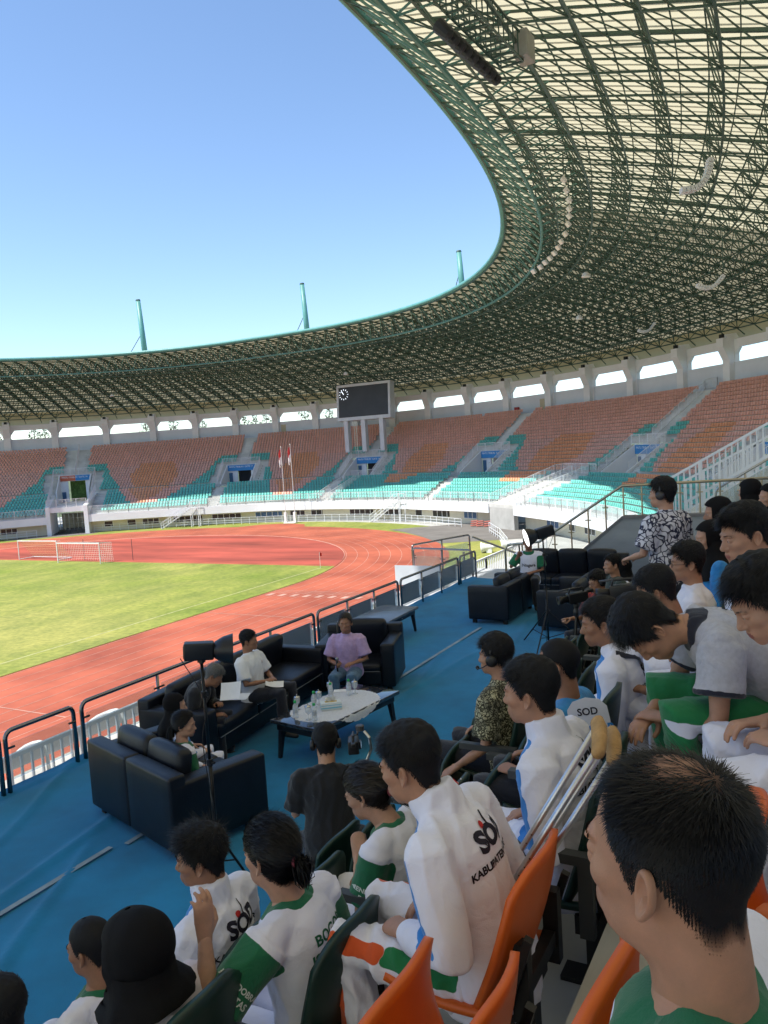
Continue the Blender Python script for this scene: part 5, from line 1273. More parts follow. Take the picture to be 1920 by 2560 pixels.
# hand: wrist at origin, fingers along +y, palm down, thumb to -x (right hand)
HANDS = {}
def hand_proto(kind_, right):
    key = (kind_, right)
    if key in HANDS: return HANDS[key]
    curl = {'relaxed': (.35,.5,.35), 'fist': (1.15,1.35,.8), 'flat': (.06,.10,.08), 'hang': (.25,.35,.25), 'raised': (.15,.5,.6)}[kind_]
    P = [loft([(0,-.03,0), (0,.02,0), (-.002,.055,0), (0,.092,.002)], [.026,.033,.040,.040], [.020,.018,.016,.013], n=14)]
    for i, (x, y, L, r) in enumerate(((-.031,.088,.072,.0088), (-.011,.096,.080,.0092), (.011,.092,.074,.0088), (.030,.082,.058,.0078))):
        a = 0; p = Vector((x*.9,y-.02,.002)); pts = [p]; sp = x*(.22 if kind_ != 'fist' else .0)
        p = Vector((x,y,.002)); pts.append(p)
        for s_, c in zip((.45,.31,.24), curl):
            a += c*(1+.07*(i-1)); p = p + Vector((sp, math.cos(a), -math.sin(a)))*(L*s_); pts.append(p)
        P.append(loft(pts, [r*1.1,r*1.08,r,r*.92,r*.78], [r*1.1,r*1.05,r,r*.9,r*.75], n=10))
    tc = {'fist': 1.0, 'flat': .15}.get(kind_, .45)
    p0 = Vector((-.022,.012,-.004)); p1 = p0+Vector((-.034,.030,-.012)); p2 = p1+Vector((-.016+.03*tc,.026,-.010-.012*tc)); p3 = p2+Vector((-.004+.026*tc,.022,-.006-.01*tc))
    P.append(loft([p0,p1,p2,p3], [.016,.0125,.0108,.0088], [.014,.012,.010,.008], n=10))
    V, F, _ = fuse(P, .0042, 2)
    if not right: V = V*np.array([-1,1,1], np.float32); F = F[:,::-1]
    HANDS[key] = (V, F); return HANDS[key]
def hand_at(kind_, right, wrist, direc, palm, s=1.0):
    V, F = hand_proto(kind_, right); y = Vector(direc).normalized(); z = -Vector(palm); z = (z-y*z.dot(y)).normalized(); x = y.cross(z)
    R_ = np.array([[x.x,y.x,z.x],[x.y,y.y,z.y],[x.z,y.z,z.z]]); return (V*s)@R_.T + np.array(wrist), F

# ---- hair
def hairline(style, V):
    az = np.abs(np.arctan2(V[:,0], V[:,1]))*180/PI        # 0 front .. 180 back
    zl = np.interp(az, [0,30,48,60,72,82,95,112,126,145,180], [.070,.066,.058,.046,.012,-.012,.012,.014,-.030,-.066,-.074])
    if style == 'recede': zl = np.interp(az, [0,30,48,60,72,82,95,112,126,145,180], [.088,.100,.094,.066,.016,-.012,.010,.012,-.030,-.070,-.082])
    if style in ('pony', 'long'): zl = np.interp(az, [0,30,60,80,100,125,150,180], [.078,.070,.035,.008,-.020,-.055,-.085,-.09])
    return V[:,2]-zl
def cap_mat(m):
    nm = m.name+'_cap'
    if nm in MATS: return MATS[nm]
    c = m.copy(); c.name = nm; t = c.node_tree; b = t.nodes['Principled BSDF']; at = t.nodes.new('ShaderNodeVertexColor'); at.layer_name = 'mask'; sp_ = t.nodes.new('ShaderNodeSeparateColor'); t.links.new(at.outputs[0], sp_.inputs[0]); t.links.new(sp_.outputs[0], b.inputs['Alpha']); b.inputs['Roughness'].default_value = .7; MATS[nm] = c; return c
def make_hair(style, lod, xf, seed, parent, m=None, count=None):
    """xf maps head-local (n,3) to person-local."""
    V, F, D = head_proto(min(lod, 1)); r = np.random.default_rng(seed); hl = hairline(style, V); az = np.abs(np.arctan2(V[:,0], V[:,1]))*180/PI
    hl = hl + .004*np.sin(V[:,0]*190+seed)+.004*np.sin(V[:,1]*170)
    up = np.clip((V[:,2]-.01)/.09, 0, 1)
    thick = {'short': .004+.020*up, 'fade': .002+.024*up**1.3, 'buzz': .002+.004*up, 'full': .012+.020*up, 'recede': .0012+.002*up, 'pony': .010+.010*up, 'long': .012+.010*up, 'curly': .005+.024*up, 'quiff': .003+.022*up+.010*np.clip((V[:,1]-.02)/.07, 0, 1)*up}[style]
    if style == 'recede':            # thin on the crown
        cr = np.hypot(V[:,0]+.005, V[:,1]+.028)/.055; thick = thick*np.clip((cr-.2)*1.1, .0, 1)
    nz = np.array([mnoise.noise(Vector((p[0]*60+seed, p[1]*60, p[2]*60))) for p in V])
    t = thick*np.clip(hl/.012, 0, 1)*(1+.22*nz)
    keep = hl > 0
    Vc = V + D*t[:,None] + D*.0006
    idx = [f for f in F if all(keep[i] for i in f)]
    used = np.unique(np.array(idx)); mp_ = -np.ones(len(V), int); mp_[used] = np.arange(len(used))
    Vh = [Vc[used]]; Fh = [np.array([[mp_[i] for i in f] for f in idx], int)]
    # strands
    n = count or {0: 9000, 1: 3200, 2: 900}[lod]
    if style == 'buzz': n = int(n*.7)
    fa = np.array([f for f in F if np.mean([hl[i] for i in f]) > -.002 and f[2] != f[3]]); c = V[fa].mean(1)
    area = np.linalg.norm(np.cross(V[fa[:,2]]-V[fa[:,0]], V[fa[:,3]]-V[fa[:,1]]), axis=1)
    if style == 'recede':
        cr = np.hypot(c[:,0]+.005, c[:,1]+.028); area = area*np.where(c[:,2] > .072, np.clip((cr-.022)/.065, .06, 1), 1)
    pick = r.choice(len(fa), n, p=area/area.sum()); wts = r.random((n,4)); wts /= wts.sum(1)[:,None]
    base = (V[fa[pick]]*wts[:,:,None]).sum(1); nrm = base/np.linalg.norm(base, axis=1)[:,None]
    th = np.interp(np.arange(n), np.arange(n), (thick[fa[pick]]*wts).sum(1))
    wh = np.array([.004,-.062,.10]); fl = base-wh; fl -= nrm*(fl*nrm).sum(1)[:,None]; fl /= np.linalg.norm(fl, axis=1)[:,None]+1e-6
    fl[:,2] -= .35*(base[:,2] < .06)
    if style in ('quiff', 'short', 'fade', 'full', 'curly'): fl[:,1] += .5*(base[:,2] > .06)
    if style in ('pony', 'long'):    # swept back to the tie
        tie = np.array([0,-.115,.0 if style == 'pony' else -.06]); fl = tie-base; fl -= nrm*(fl*nrm).sum(1)[:,None]; fl /= np.linalg.norm(fl, axis=1)[:,None]+1e-6
    fl += r.normal(size=(n,3))*(.22 if style not in ('curly',) else .75)
    L = np.maximum(th*1.05, .004)*(.7+.6*r.random(n))
    if style == 'recede': L = (.0035+.022*np.clip((base[:,2]-.015)/.09, 0, 1)**1.3)*(.7+.6*r.random(n))
    if style in ('pony', 'long'): L = np.full(n, .035)*(.6+.8*r.random(n))
    lift = .30 if style in ('short','fade','quiff','full','curly') else (.55 if style == 'buzz' else (.10 if style == 'recede' else .05))
    p0 = base + nrm*(th*.45)[:,None]*(0 if style in ('buzz','recede') else 1); p1 = p0+(nrm*lift+fl*.7)*(L*.5)[:,None]; p2 = p1+(nrm*lift*.25+fl)*(L*.55)[:,None]
    if style in ('pony', 'long'): off = nrm*(th*.55+.0015)[:,None]; p0 = p0+off; p1 = p1+off; p2 = p2+off*.9
    sd_ = np.cross(fl, nrm); sd_ /= np.linalg.norm(sd_, axis=1)[:,None]+1e-6
    wd = ({0: .0010, 1: .0017, 2: .0030}[lod] if style != 'recede' else .00065)*(.7+.6*r.random(n))
    sd_ = sd_*wd[:,None]
    o = sum(len(v) for v in Vh)
    S_ = np.stack([p0-sd_, p0+sd_, p1+sd_*.8, p1-sd_*.8, p2+sd_*.25, p2-sd_*.25], 1).reshape(-1,3); b = np.arange(n)*6+o
    Vh.append(S_); Fh.append(np.stack([b,b+1,b+2,b+3], 1)); Fh.append(np.stack([b+3,b+2,b+4,b+5], 1))
    Vall = xf(np.vstack(Vh)); Fall = np.vstack(Fh)
    me = np_mesh('hair', Vall, Fall, [cap_mat(m or m_hair), m or m_hair], True)
    soft = {'recede': .030, 'buzz': .016, 'short': .014, 'fade': .02}.get(style, .006); al = np.clip(hl/soft, 0, 1)
    if style == 'recede': al *= np.where(V[:,2] > .06, np.clip((np.hypot(V[:,0]+.005, V[:,1]+.028)-.012)/.05, .12, 1), 1)*.93
    A_ = np.ones((len(Vall), 4), np.float32); A_[:len(used),0] = al[used]; at = me.color_attributes.new('mask', 'FLOAT_COLOR', 'POINT')
    if len(at.data) == len(Vall): at.data.foreach_set('color', A_.ravel())
    mi = np.ones(len(me.polygons), np.int32); mi[:len(Fh[0])] = 0; me.polygons.foreach_set('material_index', mi)
    return kind(link('hair', me, parent), 'stuff')
def brows(xf, parent, seed, m=None, lod=1):
    r = np.random.default_rng(seed)
    for sg in (-1, 1):
        mb = MB()
        for k in range(70 if lod < 2 else 26):
            u = r.random(); x = sg*(.014+.034*u); z = .0235+.006*math.sin(u*PI*.8)-.003*u+r.normal()*.0012; y = .0955-.019*u*u
            a = Vector((x, y+.001, z)); b = a+Vector((sg*.007, -.001*u, .0012-.003*u)); w_ = Vector((0,.0002,.0011 if lod < 2 else .002))
            mb.add([a-w_, a+w_, b+w_*.4, b-w_*.4], [(0,1,2,3)])
        V = xf(np.array([tuple(v) for v in mb.v])); kind(link('eyebrow', np_mesh('eyebrow', V, np.array(mb.f), m or m_hair), parent), 'stuff')

def catmull(pts, n=5):
    P = np.array([tuple(p) for p in pts], float); return [Vector(q) for q in crom3(P, n)]
def crom3(P, n):
    out = []
    for i in range(len(P)-1):
        p0 = P[max(i-1,0)]; p1 = P[i]; p2 = P[i+1]; p3 = P[min(i+2,len(P)-1)]
        for k in range(n):
            t = k/n; out.append(.5*((2*p1)+(p2-p0)*t+(2*p0-5*p1+4*p2-p3)*t*t+(3*p1-p0-3*p2+p3)*t**3))
    out.append(P[-1]); return np.array(out)

def mask_mat(mats):
    nm = '+'.join(m.name for m in mats)
    if nm in MATS: return MATS[nm]
    m = mats[0].copy(); m.name = nm; t = m.node_tree; b = t.nodes['Principled BSDF']; at = t.nodes.new('ShaderNodeVertexColor'); at.layer_name = 'mask'; sp_ = t.nodes.new('ShaderNodeSeparateColor'); t.links.new(at.outputs[0], sp_.inputs[0])
    cur = b.inputs['Base Color'].links[0].from_socket
    for k, mm in enumerate(mats[1:]):
        r = t.nodes.new('ShaderNodeValToRGB'); r.color_ramp.elements[0].position = .46; r.color_ramp.elements[1].position = .54; t.links.new(sp_.outputs[k], r.inputs[0])
        col = MATS[mm.name+'#ramp'].color_ramp.elements; c = [(a+d)/2 for a, d in zip(col[0].color, col[1].color)]
        x = t.nodes.new('ShaderNodeMix'); x.data_type = 'RGBA'; t.links.new(r.outputs[0], x.inputs[0]); t.links.new(cur, x.inputs[6]); x.inputs[7].default_value = c; cur = x.outputs[2]
    t.links.new(cur, b.inputs['Base Color']); MATS[nm] = m; return m
PLACED = []
class Person:
    """Local frame: origin at the hip joint, +y forward, +x the person's right, z up."""
    def __init__(s, label, hip, facing, scale=1.05, lean=0.05, side=0.0, head=(0,0,0), arms=None, legs=None, lod=1, skin=0, seed=1, name='person', neck=0.0, female=False, pose='sit', twist=0.0, bend=0.0, necklen=.162):
        s.root = thing(name, label, 'person', hip, facing-PI/2); s.label = label; s.root.scale = (scale,)*3; s.sc = scale
        s.lod = lod; s.seed = seed; s.skin = skin_mat(skin); s.female = female
        # spine by integrating lean (bend adds curvature to the upper back)
        pts = [Vector((0,0,0))]; ang = [lean*.7, lean, lean+bend*.5, lean+bend]; seg = [.17,.17,.15]
        for k in range(3): a = ang[k+1]; pts.append(pts[-1] + Vector((math.sin(side)*seg[k], math.sin(a)*seg[k]*math.cos(side), math.cos(a)*seg[k]*math.cos(side))))
        s.sp = pts; a = lean+bend
        s.Rt = (Matrix.Rotation(twist, 3, 'Z') @ Matrix.Rotation(side, 3, 'Y') @ Matrix.Rotation(-a, 3, 'X'))
        s.nb = pts[3]
        w_ = .168 if female else .182
        s.sh = {+1: pts[3]+s.Rt @ Vector((w_,-.008,-.058)), -1: pts[3]+s.Rt @ Vector((-w_,-.008,-.058))}
        ne = a+neck; s.Rn = Matrix.Rotation(side*.5, 3, 'Y') @ Matrix.Rotation(-ne, 3, 'X')
        s.hc = s.nb + s.Rn @ Vector((0,.030,necklen))
        yw, pt, rl = head       # yaw + = to person's left; pitch + = nodding down; roll
        s.Rh = Matrix.Rotation(twist*.6+yw, 3, 'Z') @ Matrix.Rotation(-pt-ne*.0, 3, 'X') @ Matrix.Rotation(rl, 3, 'Y')
        d = dict(R=((.27,.05,.10), (.12,.30,.13)), L=((-.27,.05,.10), (-.12,.30,.13)))
        if arms: d.update(arms)
        s.el = {+1: Vector(d['R'][0]), -1: Vector(d['L'][0])}; s.wr = {+1: Vector(d['R'][1]), -1: Vector(d['L'][1])}
        s.hd = {+1: d['R'][2] if len(d['R']) > 2 else 'relaxed', -1: d['L'][2] if len(d['L']) > 2 else 'relaxed'}
        s.hdir = {+1: d['R'][3] if len(d['R']) > 3 else None, -1: d['L'][3] if len(d['L']) > 3 else None}
        if pose == 'sit': lg = dict(R=((.13,.44,.03), (.13,.42,-.40)), L=((-.13,.44,.03), (-.13,.42,-.40)))
        else: lg = dict(R=((.10,.03,-.42), (.10,0,-.84)), L=((-.10,.03,-.42), (-.10,0,-.84)))
        if legs: lg.update(legs)
        s.kn = {+1: Vector(lg['R'][0]), -1: Vector(lg['L'][0])}; s.an = {+1: Vector(lg['R'][1]), -1: Vector(lg['L'][1])}
        # enforce limb lengths
        for k in (1,-1):
            v = s.el[k]-s.sh[k]; s.el[k] = s.sh[k]+v.normalized()*.285
            v = s.wr[k]-s.el[k]; s.wr[k] = s.el[k]+v.normalized()*.245
        s.vox = {0: .0085, 1: .013, 2: .020}[lod]
    def xf_head(s, V):
        V = np.asarray(V, float); Rh = np.array(s.Rh); Rn = np.array(s.Rn)
        t = np.clip((-.075-V[:,2])/.11, 0, 1)[:,None]; t = t*t*(3-2*t)
        a = V@Rh.T; b = V@Rn.T; return a*(1-t)+b*t + np.array(s.hc)
    def place(s, px, py, depth):     # put the head centre on a camera ray at a depth
        R_ = Matrix.Rotation(s.root.rotation_euler[2], 3, 'Z'); q = cam_at(px, py, depth)-R_ @ (s.hc*s.sc)
        s.root.location = q; s.hip = q; PLACED.append(s); return s
    def arm_pts(s, k): return [s.sh[k], s.sh[k].lerp(s.el[k], .5), s.el[k], s.el[k].lerp(s.wr[k], .5), s.wr[k]]
    def body(s, hands=True, face=True, ears=True):
        parts = [loft([s.sp[0]+Vector((0,0,-.05)), s.sp[1], s.sp[2], s.sp[3]-s.Rt @ Vector((0,0,.03))], [.12,.12,.13,.10], [.08,.08,.085,.07])]
        parts.append(loft([s.nb-s.Rn @ Vector((0,0,.06)), s.nb+s.Rn @ Vector((0,0,.03))], [.062,.056], [.060,.054]))
        for k in (1,-1):
            p = s.arm_pts(k); parts.append(loft(p, [.034,.040,.036,.036,.026], [.034,.040,.036,.033,.021]))
            parts.append(loft([s.nb-s.Rt @ Vector((0,0,.05)), s.sh[k]-s.Rt @ Vector((0,0,.01))], [.035,.030], [.035,.030]))
            parts.append(loft([Vector((k*.085,.02,-.02)), s.kn[k], s.an[k]], [.07,.05,.036], [.07,.05,.036]))
        V, F, _ = fuse(parts, .016 if s.lod else .012, 4)
        Vs = [V]; Fs = [F]; o = len(V); mis = [np.zeros(len(F), np.int32)]
        def add(v, f, mi=0):
            nonlocal o
            v = np.asarray(v, np.float32); f4 = [tuple(q) if len(q) == 4 else (tuple(q)+(q[-1],) if len(q) == 3 else None) for q in f]; 
            f4 = np.array([q for q in f4 if q is not None], np.int32)
            Vs.append(v); Fs.append(f4+o); mis.append(np.full(len(f4), mi, np.int32) if np.isscalar(mi) else np.asarray(mi, np.int32)); o += len(v)
        hv, hf, D = head_proto(s.lod)
        hfa = np.array(hf); c = hv[hfa].mean(1)
        lip = ((np.abs(c[:,0]) < .0245*(1-.25*np.abs(c[:,2]+.066)/.01)) & (c[:,2] > -.0775) & (c[:,2] < -.0565) & (c[:,1] > .082)).astype(np.int32)
        add(s.xf_head(hv), hf, lip)
        for sg in ((-1, 1) if ears else ()):
            ev, ef = EARS[sg]; add(s.xf_head(np.array(ev)), [q for q in ef if len(q) == 4])
        for k in (1,-1):
            if hands:
                d = s.hdir[k] if s.hdir[k] else ((s.wr[k]-s.el[k]), Vector((-k*.35,.1,-1)))
                v, f = hand_at(s.hd[k], k > 0, s.wr[k], d[0], d[1], 1.0 if not s.female else .92); add(v, f)
        s.bodyobj = link('body', np_mesh('body', np.vstack(Vs), np.vstack(Fs), [s.skin, m_lip], True, np.concatenate(mis)), s.root)
        if face and s.lod < 3:
            for sg in (-1, 1):
                mb = MB(); mb.smooth = True
                v, f = ball((sg*.032,.0790,.0020), .0130, (1.05,1.0,.42), n=14); mb.mi = 0; mb.add(v, f)
                v, f = ball((sg*.0315,.0872,.0024), .0056, n=10); mb.mi = 1; mb.add(v, f)
                mb.v = [tuple(q) for q in s.xf_head(np.array([tuple(q) for q in mb.v]))]; mb.build('eye', [m_eyew, m_iris], s.bodyobj)
        return s.bodyobj
    def hair(s, style, m=None, count=None, brow=True):
        o = make_hair(style, s.lod, s.xf_head, s.seed, s.root, m, count)
        if brow: brows(s.xf_head, s.bodyobj, s.seed, None if m is None else m, s.lod)
        return o
    def cloth_mesh(s, name, V, F, mats, colorfn):
        if not colorfn: return np_mesh(name, V, F, mats[0] if isinstance(mats, list) else mats, True)
        mi = colorfn(s, V); W = np.zeros((len(V), 4)); W[mi == 1, 0] = 1; W[mi == 2, 1] = 1
        for _ in range(2):
            acc = np.zeros_like(W); cnt = np.zeros(len(V)); m_ = W[F].mean(1)
            for k in range(4): np.add.at(acc, F[:,k], m_); np.add.at(cnt, F[:,k], 1)
            W = acc/np.maximum(cnt, 1)[:,None]
        W[:,3] = 1; me = np_mesh(name, V, F, mask_mat(mats), True); at = me.color_attributes.new('mask', 'FLOAT_COLOR', 'POINT'); at.data.foreach_set('color', W.astype(np.float32).ravel()); return me
    def shirt(s, mats, sleeve='long', loose=.012, colorfn=None, fold=.004, name='shirt', collar=None, hem=.10, wl=.08):
        L = loose; w_ = -.008 if s.female else 0
        sp = s.sp; up = s.Rt @ Vector((0,0,1))
        pts = [sp[0]+Vector((0,-.01,-hem)), sp[0]+Vector((0,-.005,.02)), sp[1], sp[1].lerp(sp[2], .6), sp[2]+up*.03, sp[3]-up*.045, sp[3]-up*.005]
        rx = [.178+L,.172+L,.152+L+w_,.160+L+w_,.170+L+w_,.135+L+w_,.080]; ry = [.135+L,.128+L,.112+L,.114+L,.116+L,.096+L,.078]
        parts = [loft(pts, rx, ry, n=24, cap=.25)]
        for k in (1,-1):
            parts.append(loft([s.nb-s.Rt @ Vector((-k*.02,.005,.040)), s.sh[k]+s.Rt @ Vector((-k*.015,0,.004)), ], [.062,.050+L*.5], [.070,.056+L*.5]))
            parts.append(ball(s.sh[k], .057+L*.6))
            a = s.arm_pts(k)
            if sleeve == 'long': parts.append(loft(a[:4]+[s.el[k].lerp(s.wr[k], .97)], [.064+L,.058+L,.050+L,.046+L,.036+L*.5], [.064+L,.058+L,.050+L,.046+L,.034+L*.5]))
            elif sleeve == 'half': parts.append(loft([a[0], a[1], a[0].lerp(a[2], .82)], [.066+L,.066+L,.062+L*1.6], [.066+L,.064+L,.060+L*1.6], cap=.06))
            else: parts.append(loft([a[0], a[1], a[0].lerp(a[2], .62)], [.066+L,.068+L,.066+L*1.6], [.066+L,.066+L,.064+L*1.6], cap=.06))
        if collar == 'stand':        # zipped stand collar
            parts.append(loft([s.nb-s.Rn @ Vector((0,0,.05)), s.nb+s.Rn @ Vector((0,.004,.074))], [.092,.079], [.090,.080], cap=.06))
        elif collar == 'shirt':
            parts.append(loft([s.nb-s.Rn @ Vector((0,0,.05)), s.nb+s.Rn @ Vector((0,.006,.028))], [.086,.068], [.084,.068], cap=.08))
        elif collar == 'hood':
            parts.append(loft([s.nb-s.Rn @ Vector((0,.02,.06)), s.nb+s.Rn @ Vector((0,-.018,.035))], [.105,.098], [.095,.090], cap=.3)); parts.append(ball(s.nb+s.Rt @ Vector((0,-.085,-.035)), .085, (1.15,.75,.95)))
        V, F, Nn = fuse(parts, s.vox, 5 if s.lod else 7)
        if fold: V = folds(V, Nn, fold, s.seed, wl)
        me = s.cloth_mesh(name, V, F, mats, colorfn); o = link(name, me, s.root); s.shirtV, s.shirtF = V, F; s.shirtobj = o
        if collar in ('stand', 'shirt') and s.lod < 2: pass
        return o
    def trousers(s, mats, loose=.012, colorfn=None, fold=.005, name='trousers', short=False):
        L = loose; parts = [ball((0,-.01,-.01), .135, (1.28,1.0,.95))]
        for k in (1,-1):
            hj = Vector((k*.088,.03,-.025)); kn, an = s.kn[k], s.an[k]
            mid = kn.lerp(an, .5) + (Vector((0,-.02,0)))
            pts = [hj, hj.lerp(kn, .5), kn, mid, an] if not short else [hj, hj.lerp(kn, .5), kn.lerp(hj, .1)]
            r = [.088+L,.080+L,.064+L,.058+L,.048+L*1.6][:len(pts)]; parts.append(loft(pts, r, r))
        V, F, Nn = fuse(parts, s.vox*1.15, 5)
        if fold: V = folds(V, Nn, fold, s.seed+77, .09)
        return link(name, s.cloth_mesh(name, V, F, mats, colorfn), s.root)
    def shoes(s, m):
        for k in (1,-1):
            a = s.an[k]; parts = [loft([a+Vector((0,-.05,-.055)), a+Vector((k*.01,.04,-.06)), a+Vector((k*.02,.15,-.072))], [.038,.042,.036], [.040,.036,.024]), loft([a, a+Vector((0,0,-.04))], [.04,.042], [.042,.045])]
            V, F, _ = fuse(parts, .010 if s.lod < 2 else .014, 3); link('shoe', np_mesh('shoe', V, F, m, True), s.root)
    def hijab(s, m=None, face=True, drape=.16, back=.10, rings=7):
        m = m or m_hijab; hv, hf, D = head_proto(1); V = hv.copy(); keepz = V[:,2] > -.12
        out = D*(.016+.012*np.clip(-(V[:,1])/.09, 0, 1)[:,None]+.010*np.clip((-V[:,2]-.02)/.08, 0, 1)[:,None])
        nz = np.array([mnoise.noise(Vector((p[0]*22+s.seed, p[1]*22, p[2]*14))) for p in V]); V = V+out+D*(nz*.004)[:,None]
        az = np.abs(np.arctan2(hv[:,0], hv[:,1]))
        hole = (az < .95) & (hv[:,2] < .070-.02*az) & (hv[:,2] > -.112+.015*az) & (hv[:,1] > .02)
        fl = [f for f in hf if not any(hole[i] for i in f) and all(keepz[i] for i in f)] if face else [f for f in hf if all(keepz[i] for i in f)]
        fl = np.array(fl); used = np.unique(fl); mp_ = -np.ones(len(V), int); mp_[used] = np.arange(len(used))
        Vh = s.xf_head(V[used]); Fh = mp_[fl]
        # drape: skirt from under the chin and nape over the shoulders
        n = 40; up = s.Rt @ Vector((0,0,1)); fw = s.Rt @ Vector((0,1,0)); rt = s.Rt @ Vector((1,0,0))
        hcx = Vector([float(q) for q in s.xf_head(np.array([[0,-.005,-.075]]))[0]])
        prof = [(hcx+up*.055, .096,.116), (hcx, .104,.122), (s.nb+up*.045+fw*.01, .122,.126), (s.nb+up*.005, .155,.134), (s.nb-up*.035, .195,.144), (s.nb-up*.08-fw*.005, .212,.152), (s.nb-up*drape, .205,.160)]
        prof = prof[:rings]; Vd = []
        for i, (c, a, b) in enumerate(prof):
            for k in range(n):
                al = 2*PI*k/n; rip = 1+.045*(i/6)*math.sin(al*7+s.seed)+.02*math.sin(al*13+i)
                dz = -max(0, math.sin(al))**.5*(.085,.06,.035,0,0,0,0)[i]-back*max(0, -math.sin(al))*(i == 6)-.05*max(0, math.sin(al))*(i >= 5)
                Vd.append(tuple(c+rt*(a*rip*math.cos(al))+fw*(b*rip*math.sin(al))+up*dz))
        Fd = [(i*n+k, i*n+(k+1) % n, (i+1)*n+(k+1) % n, (i+1)*n+k) for i in range(rings-1) for k in range(n)]
        Vall = np.vstack([Vh, np.array(Vd)]); Fall = np.vstack([Fh, np.array(Fd)+len(Vh)])
        return link('headscarf', np_mesh('headscarf', Vall, Fall, m, True), s.root)
    def lettering(s, lines, origin, xdir, ydir, m, depth=.5, name='lettering', obj=None, warp=None):
        """lines: (text, size, dx, dy, shear). Projects flat letters on to the shirt along the frame normal."""
        bvh = BVHTree.FromPolygons([tuple(v) for v in s.shirtV], [tuple(int(i) for i in f) for f in s.shirtF])
        o = Vector(origin); x = Vector(xdir).normalized(); y = Vector(ydir); y = (y-x*y.dot(x)).normalized(); n = x.cross(y)
        mb = MB()
        for (txt, size, dx, dy, bold) in lines:
            tv, tf = text_mesh(txt, size, bold=bold)
            bm = bmesh.new(); vs_ = [bm.verts.new(p) for p in tv]
            for f in tf:
                try: bm.faces.new([vs_[i] for i in f])
                except ValueError: pass
            bmesh.ops.triangulate(bm, faces=bm.faces)
            for _ in range(2):
                ed = [e for e in bm.edges if e.calc_length() > .012]
                if ed: bmesh.ops.subdivide_edges(bm, edges=ed, cuts=1); bmesh.ops.triangulate(bm, faces=bm.faces)
            bm.verts.index_update(); V = []
            for v in bm.verts:
                p = o+x*(v.co.x+dx)+y*(v.co.y+dy); hit = bvh.ray_cast(p+n*depth, -n, depth*2)
                V.append(hit[0]+hit[1]*.0022 if hit[0] is not None else None)
            for f in bm.faces:
                ids = [v.index for v in f.verts]
                if any(V[i] is None for i in ids): continue
                mb.add([V[i] for i in ids], [(0,1,2)])
            bm.free()
        if mb.f: return mb.build(name, m, obj or s.shirtobj)
    def loc(s, P):                   # world -> local
        return s.root.matrix_world.inverted() @ Vector(P)
def seg_info(P, a, b):
    a = np.array(a); b = np.array(b); ab = b-a; t = np.clip(((P-a)@ab)/(ab@ab), 0, 1); return np.linalg.norm(P-a-t[:,None]*ab, axis=1), t
# ================================================================== PEOPLE in the photograph
m_txt = mat('print_dark', (.010,.008,.022), .7, 0); m_txtg = mat('print_green', (.008,.10,.05), .7, 0); m_red = mat('print_red', (.5,.02,.02), .7, 0); m_tw = mat('print_palewhite', (.6,.66,.62), .7, 0)
def col_sod(s, c):
    mi = np.zeros(len(c), np.int32)
    for k in (1,-1):
        a, b, w_ = np.array(s.sh[k]), np.array(s.el[k]), np.array(s.wr[k])
        for (p, q) in ((a, b),):
            d, t = seg_info(c, p, q); ax = (q-p)/np.linalg.norm(q-p); fw = np.array(s.Rt @ Vector((0,1,0))); fw = fw-ax*(fw@ax); fw /= np.linalg.norm(fw)+1e-6
            up_ = np.cross(ax, fw); rel = c-(p+t[:,None]*(q-p)); f_ = rel@fw; g_ = np.abs(rel@up_)
            blue = (d < .11) & (f_ > .014) & (t > .02) & (t < .97) & (g_ < .065)
            mi[blue] = 1; yl = blue & (np.abs(np.sin(t*9+f_*20)) < .12); mi[yl] = 2
        n_ = np.array(s.nb); v = c-n_; R_ = np.array(s.Rt); l = v@R_          # local torso coords
        band = (l[:,0]*k > .045) & (l[:,0]*k < .15) & (l[:,1] > .035) & (l[:,2] > -.12-.6*np.abs(l[:,0]-.1*k)) & (np.abs(l[:,2]+.03+.55*(np.abs(l[:,0])-.06)) < .035)
        mi[band] = 1
    return mi
def col_tee(s, c):
    mi = np.zeros(len(c), np.int32); l = (c-np.array(s.nb))@np.array(s.Rt)
    for k in (1,-1):
        d, t = seg_info(c, s.sh[k], s.el[k]); mi[(d < .105) & (t > .10) & (l[:,0]*k > .148)] = 1
    n_ = np.linalg.norm(c-np.array(s.nb+s.Rt @ Vector((0,.02,-.005))), axis=1); mi[(n_ < .103) & (l[:,2] > -.055)] = 1
    sp_ = np.sin(c[:,0]*61)*np.sin(c[:,1]*57+1)*np.sin(c[:,2]*66+2); mi[(c[:,2] < .10) & (sp_ > .42)] = 1
    return mi
def col_stripe(s, c):
    mi = np.zeros(len(c), np.int32)
    for k in (1,-1):
        hj = np.array([k*.088,.03,-.025]); kn = np.array(s.kn[k]); an = np.array(s.an[k])
        d, t = seg_info(c, hj, kn); rel = c-(hj+t[:,None]*(kn-hj)); a = np.degrees(np.arctan2(rel[:,2], rel[:,0]*k)); d2, t2 = seg_info(c, kn, an)
        on = (d <= d2+.01) & (a > 8) & (a < 50) & (t > .05); mi[on] = np.where(t[on] < .66, 1, 2)
        rel2 = c-(kn+t2[:,None]*(an-kn)); a2 = np.degrees(np.arctan2(rel2[:,1], rel2[:,0]*k)); mi[(d2 < d) & (np.abs(a2-25) < 26)] = 2
    return mi
